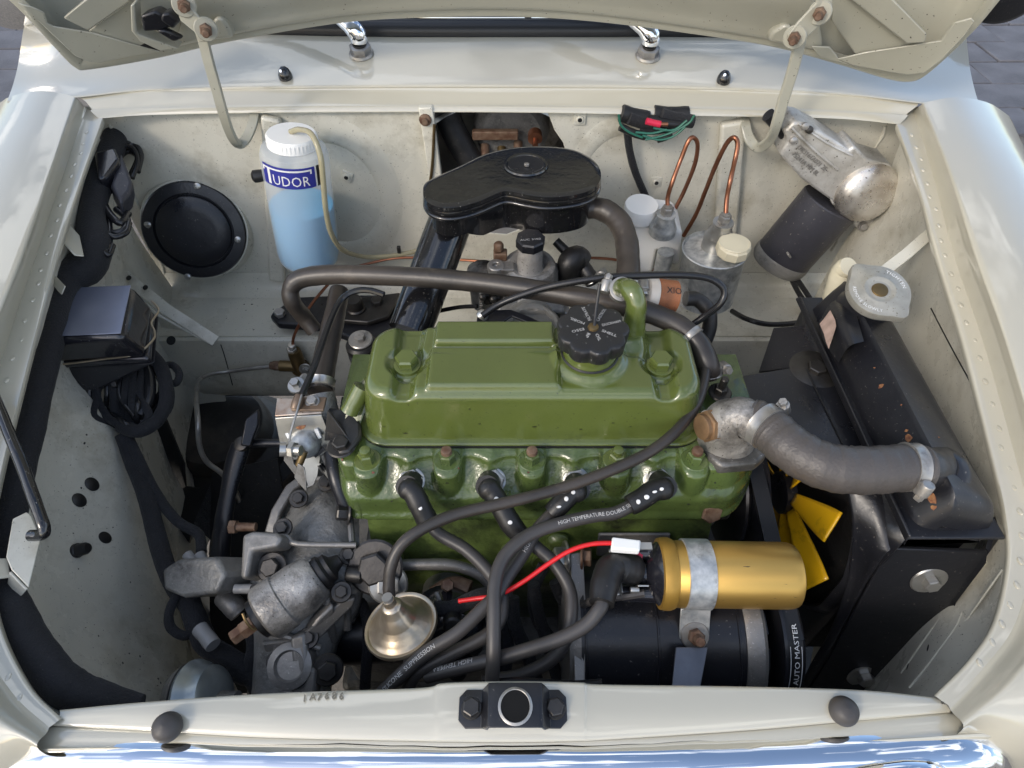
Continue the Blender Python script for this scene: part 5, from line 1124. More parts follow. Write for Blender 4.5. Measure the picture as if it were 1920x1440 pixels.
br_ = mk('coil_bracket', slab([W(1266, 1214, z=.660), W(1326, 1214, z=.660), W(1310, 1300, z=.652), W(1258, 1300, z=.652)], -.003), mat('blue-grey bracket', (.14, .15, .175), .38, metal=.5, var=.3, vs=30, bump=.2), dy, bevel=.0008)
for k_ in range(2): mk('pole_screw', lathe(g0_ + dg * (.06 + .1 * k_) + Vector((0, -rg * .96, rg * .3)), (0, -1, .3), [(.012, 0), (.011, .0025), (.004, .001), (0, .001)], 20), M['satin'], dy)
# shield pieces, oil filter-ish darkness left of the dynamo: loom tangle
lm = empty('loom_tangle', W(1010, 1180, z=.55), 'tangle of black taped wires hanging between the plug leads and the dynamo', 'wiring')
for P in ([(1000, 1095, .63), (1010, 1150, .60), (1030, 1220, .57), (1050, 1290, .55)], [(1040, 1090, .62), (1060, 1130, .60), (1100, 1128, .61), (1120, 1080, .62), (1150, 1050, .63)], [(960, 1120, .62), (965, 1170, .60), (990, 1230, .57), (1010, 1290, .55)], [(1020, 1060, .63), (1000, 1110, .61), (1012, 1170, .58), (1060, 1230, .56), (1078, 1290, .55)], [(955, 1110, .64), (900, 1118, .65), (850, 1140, .64), (815, 1142, .645)], [(1088, 1160, .60), (1110, 1220, .58), (1120, 1290, .56)], [(1060, 1115, .62), (1110, 1110, .64), (1145, 1070, .66)], [(940, 1150, .60), (950, 1210, .58), (940, 1290, .56)]):
    mk('taped_wire', tube([W(a, b, z=c) for a, b, c in P], .0062 + random.random() * .002, 10), M['cloth'], lm)
for P in ([(880, 1108, .61), (850, 1100, .61), (815, 1118, .60)], ): mk('rusty_clamp', J(tube([W(a, b, z=c) for a, b, c in P], .011, 14), hexa(W(838, 1098, z=.63), (.2, -.4, 1), .012, .012)), M['rust'], lm)
wire('lamp_cable', [W(900, 1283, z=.66), W(960, 1276, z=.665), W(1010, 1278, z=.66), W(1070, 1282, z=.65), W(1130, 1278, z=.66)], .003, 'cable', label='thin black cable lying along the back edge of the slam panel', cat='cable')
M['tower'] = mat('dusty black rubber', (.020, .018, .017), .5, var=.4, vs=14, grime=.35, gc=(.06, .05, .042), gs=12, bump=.3, bs=100)
# ================= big hoses over the engine =================
hh = wire('heater_hose', [W(590, 620, z=.70), W(568, 592, z=.72), W(548, 566, z=.748), W(546, 540, z=.765), W(566, 522, z=.775), W(620, 515, z=.782), (W(700, 516, z=.786)), W(800, 521, z=.790), W(900, 530, z=.794), W(1000, 543, z=.798), W(1100, 560, z=.800), W(1190, 578, z=.797), W(1260, 604, z=.790), W(1306, 640, z=.780), W(1326, 682, z=.768), W(1330, 700, z=.755)], [.0105] * 4 + [.0118] * 10 + [.0125, .0125], 'hose', n=24)
tag(hh, 'long fat brown-grey heater hose crossing behind the green rocker cover from left to right', 'hose')
clip(hh, W(1329, 694, z=.758), (.1, -.4, -.8), .0132, .011, side=(1, .3, .3), m='steel')
clip(hh, W(1296, 630, z=.782), (.6, -.7, -.3), .0128, .008, side=(1, .6, .5), m='steel', screw=0)
hv = wire('tap_hose', [W(636, 545, z=.745), W(630, 580, z=.74), W(620, 625, z=.735), W(610, 670, z=.73), W(603, 712, z=.725), W(600, 736, z=.722)], [.0120, .0125, .0130, .0135, .0140, .0140], 'hose', n=24)
tag(hv, 'short brown-grey hose dropping from under the heater hose to the heater tap', 'hose')
clip(hv, W(602, 720, z=.7245), (.0, -.9, -.3), .0148, .011, side=(-.8, .2, .6))
# ================= heater tap =================
ht = empty('heater_tap', W(575, 800, z=.70), 'bright plated heater tap bracket with domed valve and cable clamp, left of the engine', 'heater tap')
def hp(px, py, z): return W(px, py, z=z)
mk('bracket_top', slab([hp(520, 748, .742), hp(608, 750, .742), hp(604, 776, .740), hp(516, 782, .740)], -.002), mat('rust-speckled plate', (.50, .46, .42), .4, metal=.5, col2=(.36, .26, .20), vs=60, bump=.15, bs=300, specks=.3, sp=(.15, .08, .05)), ht, bevel=.0015)
fr = [hp(516, 782, .739), hp(604, 776, .739), hp(618, 812, .712), hp(620, 836, .700), hp(606, 852, .694), hp(545, 862, .690), hp(528, 842, .700)]
mk('bracket_face', slab(fr, -.0022), M['zinc'], ht, bevel=.0008)
mk('bracket_tail', slab([hp(562, 854, .692), hp(604, 850, .692), hp(596, 890, .668), hp(590, 908, .662), hp(576, 914, .660), hp(560, 904, .662), hp(552, 894, .666)], -.0022), M['zinc'], ht, bevel=.0012)
fn_ = Vector((0, -.75, .66)).normalized()
mk('hole', lathe(hp(563, 794, .7295) + fn_ * .0012, fn_, [(.0065, 0), (0, .0004)], 20), M['orange'], ht)
vd = hp(572, 832, .708)
mk('valve_dome', lathe(vd, fn_, [(.0150, -.004), (.0163, 0), (.0150, .007), (.0110, .0125), (.0050, .0155), (0, .016)], 40, sx=1.05), M['galv'], ht)
for a, b in ((540, 812), (598, 812)): mk('crimp_tab', box(hp(a, b, .718) + fn_ * .002, .012, .005, .004, fn_, up=(1, 0, .6)), M['galv'], ht, bevel=.001)
mk('slot', box(hp(600, 848, .700) + fn_ * .002, .004, .014, .001, fn_, up=(.6, 0, .6)), M['soot_shade'], ht)
mk('cable_clamp', J(tube([hp(553, 768, .746), hp(557, 755, .750), hp(562, 742, .752)], [.0050, .0055, .0050], 14, wob=0), box(hp(580, 758, .745), .034, .018, .003, (0, 0, 1))), mat('browned clamp', (.24, .17, .12), .4, metal=.5, var=.3, vs=60), ht, bevel=.0008)
bolt(ht, hp(586, 753, .747), (0, -.3, 1), .0100, .006, 'steel', washer=.95)
bolt(ht, hp(556, 722, .742), (0, -.3, 1), .0095, .010, 'zinc', washer=1.25, name='clip_screw')
mk('tap_body', J(tube([hp(600, 740, .726), hp(606, 770, .715), hp(616, 800, .700), hp(640, 820, .690)], [.016, .017, .016, .014], 24)), M['cast'], ht)
tt = wire('heater_cable', [hp(720, 552, .772), hp(690, 544, .774), hp(662, 547, .772), hp(640, 562, .768), hp(622, 596, .766), hp(604, 645, .764), hp(584, 700, .760), hp(566, 740, .756)], .0036, 'cable', label='thin black control cable running down over the tap hose to the tap clamp', cat='cable')
mk('inner_wire', tube([hp(566, 740, .756), hp(556, 775, .752), hp(546, 808, .742), hp(541, 834, .732)], .0012, 8), M['steel'], tt)
lv_ = mk('lever', J(slab([hp(536, 832, .735), hp(545, 834, .735), hp(552, 868, .712), hp(572, 892, .70), hp(578, 910, .69), hp(572, 912, .69), hp(556, 886, .70), hp(534, 862, .712)], -.002)), M['steel'], ht, bevel=.0005)
mk('lever_plate', slab([hp(560, 868, .715), hp(572, 876, .712), hp(574, 890, .708), hp(576, 920, .692), hp(568, 912, .692), hp(554, 894, .70)], -.0015), M['steel'], ht, bevel=.0005)
mk('pivot_pin', tube([hp(570, 846, .722), hp(566, 858, .717), hp(560, 872, .710)], .0040, 12), M['brass'], ht)
mk('lever_bush', J(lathe(hp(532, 842, .732), (-1, -.2, .3), [(.0075, -.002), (.0075, .004)], 20), lathe(hp(548, 843, .734), (1, -.2, .1), [(.0085, -.002), (.0085, .003)], 6), lathe(hp(556, 844, .734), (1, -.2, .1), [(.0055, -.002), (.0055, .005)], 14)), M['zinc'], ht)
# black steady bracket bolted to the head
ls = empty('thermal_bracket', hp(660, 820, .73), 'dark grey angular bracket bolted to the left end of the cylinder head', 'bracket')
mk('bracket_plate', slab([hp(620, 770, .72), hp(668, 776, .738), hp(680, 802, .738), hp(680, 824, .738), hp(660, 852, .738), hp(640, 856, .738), hp(624, 832, .735), hp(618, 820, .72)], -.006), M['darkbolt'], ls, bevel=.002)
mk('bracket_web', slab([hp(618, 768, .745), hp(658, 822, .742), hp(612, 826, .715)], -.003), M['darkbolt'], ls, bevel=.001)
bolt(ls, hp(640, 836, .740), (0, 0, 1), .0145, .008, 'darkbolt', washer=1.2)
# ================= engine mounting plate on the crossmember =================
mp_ = empty('mounting_plate', hp(640, 600, .56), 'black engine steady plate on the crossmember with bolts and a rubber mount', 'mounting plate')
pz = .560
mk('plate', slab([hp(506, 592, pz), hp(512, 582, pz), hp(556, 556, pz), hp(640, 552, pz), hp(745, 552, pz), hp(752, 580, pz), hp(724, 640, pz), hp(706, 654, pz), hp(668, 654, pz), hp(650, 630, pz), hp(600, 612, pz), hp(520, 606, pz)], -.014, (0, 0, 1)), M['satin'], mp_, bevel=.004, seg=3)
mk('upper_plate', slab([hp(634, 588, pz + .012), hp(650, 560, pz + .012), hp(750, 548, pz + .012), hp(728, 592, pz + .012), hp(690, 604, pz + .012), hp(640, 600, pz + .012)], -.008, (0, 0, 1)), M['darkbolt'], mp_, bevel=.002)
bolt(mp_, hp(526, 590, pz + .001), (0, -.1, 1), .0155, .009, 'cast', washer=0)
bolt(mp_, hp(707, 568, pz + .013), (0, -.1, 1), .0165, .009, 'darkbolt', washer=0)
mk('mount_stub', lathe(hp(668, 580, pz + .012), (0, -.1, 1), [(.0150, 0), (.0155, .004), (.0130, .006), (.0130, .020), (.0115, .024), (0, .0245)], 28), M['darkbolt'], mp_)
bolt(mp_, hp(676, 636, pz + .06), (0, -.1, 1), .0135, .008, 'steel', washer=1.55, wm='steel')
mc = hp(676, 640, pz + .058)
mk('rubber_mount', lathe(mc + Vector((0, 0, -.04)), (0, 0, 1), [(.019, -.02), (.021, 0), (.022, .016), (.019, .018), (.019, .024), (.0225, .026), (.0225, .034), (.019, .038)], 32), M['rubber'], mp_)
mk('steady_rod', J(tube([mc + Vector((.004, -.004, -.05)), hp(690, 745, .52), hp(694, 800, .45)], [.012, .010, .010], 18)), M['satin'], mp_)
# ================= brake union =================
bu = empty('brake_union', hp(560, 690, .50), 'brass brake pipe tee union bolted to the front of the crossmember', 'union')
u0 = Y(562, 692, .325)
mk('union_body', J(lathe(Y(525, 686, .325), (1, 0, -.05), [(.0095, 0), (.0095, .044)], 20), lathe(Y(552, 660, .325), (0, 0, -1), [(.0100, -.004), (.0115, .006), (.0115, .034), (.009, .046)], 20), lathe(u0, (0, -1, .2), [(.014, -.012), (.0135, .004)], 24)), M['brass'], bu)
bolt(bu, Y(573, 693, .308), (0, -1, .3), .010, .006, 'zinc', washer=1.3)
mk('pipe_nut', J(hexa(Y(524, 686, .325), (-1, 0, .03), .0145, .011), hexa(Y(513, 686, .325), (-1, 0, .03), .012, .006)), M['rust'], bu)
mk('pipe_nut', J(hexa(Y(549, 660, .325), (0, -.1, 1), .0145, .010), hexa(Y(548, 650, .325), (0, -.1, 1), .012, .006)), M['zinc'], bu)
wire('steel_pipe', [Y(508, 687, .325), Y(470, 691, .322), Y(425, 697, .318), Y(390, 703, .30), Y(372, 716, .27), Y(368, 745, .20), Y(371, 790, .13), Y(374, 835, .115), Y(388, 866, .11), Y(420, 892, .105), Y(448, 935, .10), Y(460, 1000, .09)], .0036, 'steel', n=10, label='thin grey steel brake pipe bending down from the brass union on the left', cat='pipe')
# ================= voltage regulator =================
rg_ = empty('voltage_regulator', hp(180, 740, .62), 'black bakelite regulator box held by a brass wire clip on the left inner wing', 'regulator box')
def q8(T, B, name, m, par, bev, seg=4):
    V = T + B; return mk(name, (V, [[3, 2, 1, 0], [4, 5, 6, 7]] + [[i, (i + 1) % 4, (i + 1) % 4 + 4, i + 4] for i in range(4)]), M[m], par, bevel=bev, seg=seg)
T = [hp(130, 538, .752), hp(250, 534, .752), hp(230, 632, .752), hp(108, 638, .752)]
Bm = [hp(112, 585, .706), hp(290, 580, .706), hp(276, 672, .706), hp(90, 684, .706)]
q8(T, Bm, 'cover', 'bakelite', rg_, .009)
mk('top_panel', slab([hp(137, 540, .7522), hp(246, 536, .7522), hp(227, 626, .7522), hp(115, 631, .7522)], .0012, (0, 0, 1)), M['cover'], rg_, bevel=.0008)
B2 = [hp(110, 600, .695), hp(294, 594, .695), hp(286, 684, .695), hp(84, 695, .695)]
q8([p + Vector((0, 0, .012)) for p in B2], B2, 'rim', 'bakelite', rg_, .005)
q8([p + Vector((.002, .004, -.001)) for p in B2], [hp(130, 640, .66), hp(250, 640, .66), hp(170, 738, .655), hp(116, 748, .655)], 'base', 'satin', rg_, .003)
mk('wire_clip', tube([hp(90, 686, .704), hp(150, 679, .708), hp(205, 672, .71), hp(244, 667, .712), hp(268, 656, .712), hp(288, 636, .712), hp(290, 622, .712), hp(284, 606, .712), hp(292, 592, .712), hp(298, 582, .712), hp(292, 572, .712), hp(284, 564, .714)], .0013, 8), M['goldpass'], rg_)
bolt(rg_, hp(152, 712, .672), (.1, -1, .4), .011, .004, 'zinc', washer=1.1, name='fixing_screw')
for a, b in ((100, 712), (104, 735)): mk('fixing_tab', lathe(hp(a, b, .66), (-.3, -1, .3), [(.008, 0), (.007, .002), (0, .002)], 16), M['zinc'], rg_)
for i in range(4): mk('spade_connector', box(hp(170 + i * 16, 712 + (i % 2) * 10, .66), .006, .008, .020, (.2, -.5, .8)), M['darkbolt' if i else 'steel'], rg_, bevel=.001)
# ---- looms on the left
def loom(name, Ps, r, label, cat='wiring', m='cloth', grp=None):
    root = None
    e = empty(name, W(*Ps[0][0][:2], z=Ps[0][0][2]), label, cat, grp)
    for i, P in enumerate(Ps):
        rr = r[i] if isinstance(r, (list, tuple)) else r
        mk('taped_wire', tube([W(a, b, z=c) for a, b, c in P], rr, 12), M[m], e)
    return e
lmn = wire('wing_loom', [hp(228, 225, .815), hp(212, 270, .805), hp(190, 330, .80), hp(172, 400, .79), hp(176, 460, .775), hp(160, 500, .765), hp(120, 525, .765), hp(104, 570, .76), hp(92, 640, .75), hp(72, 720, .745), hp(56, 800, .735), hp(36, 880, .725), hp(20, 960, .715), hp(5, 1030, .708), hp(0, 1090, .703), hp(24, 1150, .700), hp(64, 1220, .692), (hp(104, 1270, .684)), hp(140, 1296, .676), hp(190, 1310, .668), hp(265, 1322, .66)], [.015, .017, .017, .016, .021, .022, .019, .016, .0155, .0150, .0145, .0145, .0145, .0150, .0165, .0165, .0165, .0165, .0165, .0140, .0085], 'cloth', n=24)
tag(lmn, 'thick black fabric-wrapped wiring loom running down inside the left wing edge', 'wiring loom')
for a, b, z, a2, b2, z2 in ((100, 522, .775, 116, 548, .77),): mk('loom_clip', slab([hp(98, 514, .785), hp(104, 518, .785), hp(121, 536, .785), hp(114, 552, .778), (hp(108, 546, .778)), hp(95, 530, .78)], .002), M['paint'], car, bevel=.0008)
mk('loom_clip', slab([hp(124, 412, .815), hp(150, 442, .80), hp(158, 480, .795), hp(140, 478, .80), hp(116, 452, .81)], .002), M['paint'], car, bevel=.001)
mk('loom_clip', slab([hp(-14, 1046, .735), hp(16, 1046, .73), hp(20, 1082, .725), hp(-14, 1086, .735)], .002), M['paint'], car, bevel=.0015)
loom('coiled_leads', [[(200, 330, .80), (206, 296, .80), (226, 276, .80), (252, 272, .795), (264, 290, .79), (258, 322, .78)], [(196, 320, .80), (212, 285, .805), (240, 268, .80), (262, 282, .79), (255, 310, .78)], [(215, 300, .79), (240, 284, .79), (258, 296, .785), (246, 328, .78)], [(176, 370, .79), (168, 395, .785), (185, 420, .78), (205, 436, .775), (232, 432, .775), (238, 410, .775), (218, 392, .78)], [(165, 385, .79), (180, 440, .78), (196, 470, .775), (206, 448, .775), (204, 400, .78)], [(190, 372, .79), (205, 400, .785), (226, 418, .78), (240, 400, .775)], [(182, 345, .80), (190, 300, .805), (216, 278, .803), (246, 276, .80), (258, 300, .79), (248, 334, .78)], [(178, 392, .79), (192, 430, .782), (214, 444, .778), (236, 436, .776), (242, 418, .776)], [(170, 400, .79), (176, 436, .785), (190, 464, .778), (204, 478, .772), (212, 460, .772)]], [.0042, .0038, .0040, .0046, .0036, .0048, .0034, .0038, .0034], 'loops of black cable hanging below the rear left corner beside the thick loom', m='cable')
sw = empty('black_relay', hp(225, 370, .78), 'black plastic switch block with a pointed rubber boot among the left rear cables', 'relay')
mk('relay_body', slab([hp(190, 318, .80), hp(228, 308, .80), hp(236, 330, .795), hp(212, 368, .785), hp(198, 366, .79)], -.03), M['bakelite'], sw, bevel=.004, seg=3)
mk('rubber_boot', slab([hp(232, 316, .79), hp(240, 336, .785), hp(254, 372, .775), hp(250, 392, .77), hp(232, 412, .77), hp(214, 378, .78)], -.03), M['motor'], sw, bevel=.006, seg=3)
mk('stud', lathe(hp(192, 352, .80), (-.1, -.6, 1), [(.006, 0), (.006, .004), (.003, .006), (0, .006)], 14), M['steel'], sw)
random.seed(11)
Ps = []
for i in range(11):
    q = i / 10; x0 = 172 + 100 * q; jx = lambda a=7: random.uniform(-a, a)
    Ps.append([(x0, 712 - 40 * q, .668), (x0 - 4 + jx(), 742 + jx(), .660 + jx(.006) if 0 else .655), (x0 + 6 + jx(12), 770 + jx(10), .645 + random.uniform(-.012, .012)), (x0 + 34 * (1 - q) + jx(12), 796 + jx(12) - 8 * q, .640 + random.uniform(-.012, .012)), (262 + 20 * q + jx(12), 806 - 26 * q + jx(8), .63), (306 + jx(8), 768 - 30 * q + jx(8), .63), (316 - 20 * q + jx(6), 724 - 30 * q, .635), (292 - 20 * q, 694 - 40 * q, .645), (270 - 10 * q, 650, .65)])
Ps += [[(262, 650, .67), (290, 672, .665), (308, 705, .655), (312, 750, .645), (296, 786, .64), (262, 808, .64), (226, 800, .64)], [(256, 660, .67), (278, 700, .66), (280, 745, .65), (262, 780, .645)]]
Ps += [[(304, 690, .65), (322, 684, .648), (336, 700, .645), (330, 718, .643), (312, 716, .645)]]
loom('regulator_wires', Ps, [.0046, .0038, .005, .0034, .0046, .0052, .0038, .0045, .005, .0036, .0048] + [.0085, .0070, .0048], 'bunch of black taped wires looping down below the regulator box')
for i_, c_ in enumerate([c for c in bpy.data.objects['regulator_wires'].children]):
    if i_ % 3 == 0: c_.data.materials[0] = M['cable']
wl_ = loom('front_loom', [[(232, 815, .63), (252, 870, .61), (275, 930, .60), (290, 990, .59), (310, 1060, .585), (335, 1110, .58), (365, 1150, .575), (385, 1195, .57), (415, 1240, .565), (450, 1262, .56), (480, 1266, .56), (510, 1240, .565), (514, 1210, .57), (498, 1182, .575)], [(240, 820, .63), (290, 920, .60), (330, 975, .59), (372, 1002, .585), (378, 1036, .585)], [(298, 1050, .585), (350, 1110, .59), (390, 1104, .60), (440, 1104, .61), (470, 1104, .62)], [(362, 1107, .59), (335, 1115, .595), (318, 1146, .595), (320, 1176, .59), (345, 1192, .585), (368, 1180, .58)], [(352, 1120, .585), (372, 1180, .58), (388, 1210, .575), (420, 1230, .57), (470, 1262, .56), (500, 1310, .55)], [(470, 1255, .565), (478, 1210, .58), (474, 1180, .59)]], [.0105, .0060, .0055, .0050, .0115, .0085], 'black taped loom dropping along the left inner wing then looping under the solenoid')
for a, b, c in (((352, 1040, .60), (368, 1062, .60), .006), ((374, 1040, .60), (386, 1062, .60), .006), ((374, 1178, .60), (400, 1210, .60), .008), ((440, 1104, .625), (474, 1104, .628), .0048)):
    mk('connector_sleeve', tube([W(*a[:2], z=a[2]), W((a[0] + b[0]) / 2, (a[1] + b[1]) / 2, z=a[2]), W(*b[:2], z=b[2])], c, 12), mat('clear grey sleeve', (.22, .22, .22), .35), wl_)
# ================= prop rod and its bracket =================
pr = wire('prop_rod', [hp(-12, 740, .79), hp(12, 800, .785), hp(40, 868, .775), hp(62, 930, .765), hp(78, 975, .755), hp(83, 993, .75), hp(78, 1003, .745), hp(58, 1004, .742)], .0052, 'gloss', n=16)
tag(pr, 'glossy black bonnet prop rod hooked into a slotted bracket at the left edge', 'prop rod')
pb = empty('prop_bracket', hp(45, 1040, .70), 'cream folded bracket with a keyhole slot under the black prop rod', 'bracket')
pf = [hp(24, 975, .735), hp(50, 962, .735), hp(58, 968, .733), hp(77, 1012, .725), hp(54, 1103, .72), hp(22, 1070, .73), hp(12, 1046, .735)]
mk('bracket_face', slab(pf, -.0025), M['bay'], pb, bevel=.0008)
mk('bracket_side', slab([hp(22, 1070, .729), hp(54, 1103, .719), hp(34, 1126, .70), hp(16, 1108, .70)], -.0025), M['bay'], pb, bevel=.0008)
nrm = (pf[2] - pf[0]).cross(pf[4] - pf[0]).normalized(); nrm = nrm if nrm.z > 0 else -nrm
ctr = pf[0]
def pbp(px, py): return PL(px, py, ctr + nrm * .0006, nrm)
mk('keyhole', J(slab([pbp(52, 1000), pbp(57, 1002), pbp(54, 1045), pbp(58, 1058), pbp(56, 1072), pbp(50, 1078), pbp(42, 1068), pbp(39, 1052), pbp(45, 1030)], .0004, nrm)), M['soot_shade'], pb)  # black outline coloured in for the dark inside the slot
# ================= dark mechanical mass behind: suspension tower, arms =================
st = empty('suspension_tower', hp(400, 900, .40), 'round black rubber suspension cone seen deep behind the left wiring', 'suspension')
tw = Vector((-.355, .20, .30))
tb0 = Y(400, 770, .30) + Vector((0, .0, -.12))
mk('cone', lathe(tb0, (0, -.10, 1), [(.135, -.16), (.135, -.07), (.140, -.062), (.140, -.046), (.128, -.038), (.122, -.03), (.124, -.012), (.128, -.006), (.128, .008), (.118, .016), (.110, .022), (.108, .040), (.104, .046), (.094, .050), (.088, .056), (.086, .080), (.078, .090), (.05, .096), (0, .098)], 72), M['tower'], st)
sf = empty('dark_backing', (0, .1, .2), 'black backing sheets added to keep the gaps below the bay dark', 'backing')  # dark sheets added to hide the ground where the bay is open below
mk('tower_plate', slab([Y(225, 760, .22), Y(300, 760, .20), Y(345, 870, .16), Y(345, 882, .16), Y(348, 912, .16), Y(372, 916, .16), Y(396, 904, .16), Y(398, 888, .16), Y(420, 880, .16), Y(520, 860, .15), Y(560, 1100, .02), Y(560, 1300, -.10), Y(395, 1300, -.10), Y(392, 1030, .05), Y(394, 1012, .05), Y(362, 984, .06), Y(352, 1030, .06), Y(330, 1100, .02), Y(340, 1310, -.08), Y(250, 1310, -.08), Y(235, 1000, .08)], .004), M['soot_shade'], sf)
mk('bottom_backing', J(slab([(-.26, .47, .22), (.60, .47, .22), (.60, -.24, .20), (-.26, -.24, .20)], -.004), slab([(-.22, .34, .40), (.5, .34, .40), (.5, .33, .2), (-.22, .33, .2)], .004)), M['soot_shade'], sf)  # added sheets that darken the open underside
mk('side_plate', slab([(-.30, .33, .40), (-.30, .33, .21), (-.30, .02, .21), (-.30, .02, .33)], .004), M['soot_shade'], sf)
cl = empty('clutch_lever', hp(430, 960, .55), 'black cast clutch lever standing left of the gearbox with a horizontal pin rod', 'lever')
mk('lever', tube([hp(452, 834, .60), hp(440, 872, .585), hp(430, 915, .57), hp(420, 970, .55), hp(412, 1040, .52)], [.0125, .0135, .011, .0115, .014], 18, rz=.7), M['satin'], cl)
mk('fork', slab([hp(462, 790, .62), hp(486, 770, .62), hp(486, 800, .61), hp(470, 840, .60), hp(452, 838, .60)], -.02), M['satin'], cl, bevel=.002)
mk('pivot_pin', lathe(hp(452, 832, .612), (-.1, -.5, 1), [(.0095, -.004), (.0090, .002), (.006, .003), (0, .003)], 18), M['darkbolt'], cl)
mk('push_rod', tube([hp(464, 831, .60), hp(535, 831, .60)], .0055, 12), M['satin'], cl)
# ================= gearbox housing =================
gb = empty('clutch_housing', hp(590, 1080, .50), 'oily grey cast alloy clutch and flywheel housing at the left end of the engine', 'housing')
z0 = .600
prof = [(520, 1010), (530, 970), (548, 935), (575, 908), (610, 893), (650, 900), (672, 960), (676, 1000), (670, 1090), (668, 1180), (640, 1230), (610, 1320), (500, 1320), (480, 1290), (485, 1200), (470, 1120), (480, 1060)]
mk('lower_housing', patch([[hp(*p) for p in r_] for r_ in (
 [(492, 1010, .60), (500, 1012, .628), (560, 1015, .645), (620, 1018, .645), (674, 1020, .63), (680, 1020, .60)],
 [(468, 1085, .58), (478, 1085, .622), (540, 1088, .640), (610, 1090, .638), (676, 1090, .622), (682, 1090, .59)],
 [(462, 1150, .56), (474, 1152, .606), (535, 1160, .622), (600, 1160, .612), (664, 1150, .598), (672, 1150, .56)],
 [(466, 1225, .54), (480, 1226, .588), (530, 1228, .604), (588, 1222, .600), (628, 1212, .580), (634, 1212, .54)],
 [(462, 1325, .50), (474, 1325, .562), (530, 1325, .582), (585, 1325, .577), (612, 1325, .560), (618, 1325, .50)])], 8, 8), M['dirty'], gb, solid=.004)
mk('web_plate', slab([hp(492, 1196, .600), hp(560, 1186, .612), hp(640, 1118, .622), hp(668, 1112, .618), hp(664, 1128, .612), hp(600, 1190, .604), hp(572, 1206, .602), hp(500, 1214, .594)], -.012), M['dirtya'], gb, bevel=.0025)
for P in ([(610, 1100, .640), (618, 1160, .614), (626, 1200, .588)], [(642, 1096, .634), (650, 1140, .608), (652, 1180, .59)]): mk('casting_rib', tube([hp(*p) for p in P], .0045, 8), M['dirtya'], gb)
mk('housing_dome', patch([[hp(505, 1000, .575), hp(545, 930, .600), hp(610, 896, .610), hp(668, 905, .605)], [hp(500, 1050, .60), hp(560, 975, .630), hp(612, 940, .640), hp(672, 950, .625)], [hp(490, 1110, .61), hp(560, 1040, .640), hp(620, 1010, .645), hp(674, 1010, .630)], [hp(490, 1180, .60), hp(560, 1120, .625), hp(620, 1100, .63), hp(672, 1100, .615)]], 8, 8), M['dirty'], gb)
strip('flange', [hp(508, 1000, .60), hp(520, 960, .612), hp(545, 918, .618), hp(572, 898, .618)], .012, .012, (0, -.4, 1), 'dirtya', gb, .002)
mk('flange_rib', tube([hp(506, 1006, .655), hp(540, 1008, .66), hp(560, 1020, .66), hp(668, 1022, .655)], .0032, 10), M['dirtya'], gb)
mk('boss_plate', slab([hp(482, 1010, .648), hp(500, 1004, .65), hp(545, 1006, .652), (hp(556, 1016, .65)), hp(545, 1032, .648), hp(500, 1040, .645), hp(492, 1090, .63), hp(478, 1090, .63)], -.03), M['dirtya'], gb, bevel=.004, seg=3)
mk('lower_casting', slab([hp(372, 1068, .575), hp(400, 1050, .585), hp(470, 1045, .60), hp(486, 1075, .60), hp(470, 1110, .59), hp(410, 1118, .57), hp(376, 1104, .565)], -.05), M['dirty'], gb, bevel=.004, seg=2)
mk('nose_casting', tube([hp(418, 1118, .59), hp(436, 1134, .59), hp(450, 1150, .585)], [.0105, .012, .011], 20), M['dirtya'], gb)
mk('end_flange', slab([hp(560, 1180, .60), hp(590, 1170, .60), hp(596, 1230, .585), hp(612, 1240, .58), hp(606, 1310, .56), hp(560, 1310, .56), hp(566, 1240, .58)], -.03), M['dirtya'], gb, bevel=.004)
for a, b, z, d in ((510, 1064, .648, (0, -.5, 1)), (614, 1256, .60, (.3, -.6, 1)), (545, 1278, .58, (0, -.6, 1)), (398, 1076, .586, (0, -.4, 1))): bolt(gb, hp(a, b, z), d, .017, .010, 'darkbolt', washer=1.1)
mk('adjuster_screw', J(tube([hp(440, 988, .61), hp(480, 988, .61)], .005, 12), hexa(hp(444, 988, .61), (-1, 0, 0), .014, .008)), M['rust'], gb)
mk('oil_breather', lathe(hp(650, 1076, .64), (1, -.1, .0), [(.007, 0), (.0085, .002), (.0085, .016), (.006, .018), (.006, .026)], 16), M['rubber'], gb)
mk('hose_bit', tube([hp(655, 962, .66), hp(640, 925, .68), hp(628, 885, .695), (hp(622, 850, .70))], .0085, 14), M['satin'], gb)
mk('linkage_strip', tube([hp(600, 870, .69), hp(625, 908, .672), hp(636, 930, .665), hp(636, 968, .655)], .0035, 8, rz=2.0), M['gloss'], gb)
bolt(gb, hp(652, 962, .668), (-1, -.2, .4), .014, .012, 'darkbolt', washer=1.1)
# ribs, bolts and detail castings on the housing
for P in ([(492, 1100, .640), (560, 1092, .640), (640, 1096, .630)], [(505, 1185, .625), (560, 1200, .615), (600, 1215, .605)], [(520, 1210, .61), (512, 1260, .59), (508, 1310, .57)], [(650, 910, .640), (656, 960, .650), (660, 1018, .652)], [(560, 905, .628), (600, 898, .632), (640, 903, .63)]):
    mk('casting_rib', tube([hp(*p) for p in P], .0034, 8), M['dirtya'], gb)
for a, b, z in ((530, 990, .655), (560, 935, .640), (612, 905, .640), (655, 1040, .645), (640, 1110, .64), (520, 1240, .60), (578, 1196, .615), (578, 1290, .585)):
    bolt(gb, hp(a, b, z), (random.uniform(-.2, .2), -.35, 1), .0115, .006, 'darkbolt', washer=1.1)
mk('inspection_boss', J(lathe(hp(545, 1248, .605), (0, -.45, 1), [(.024, -.01), (.022, .004), (.015, .006), (.013, .002), (0, .002)], 28)), M['dirtya'], gb)
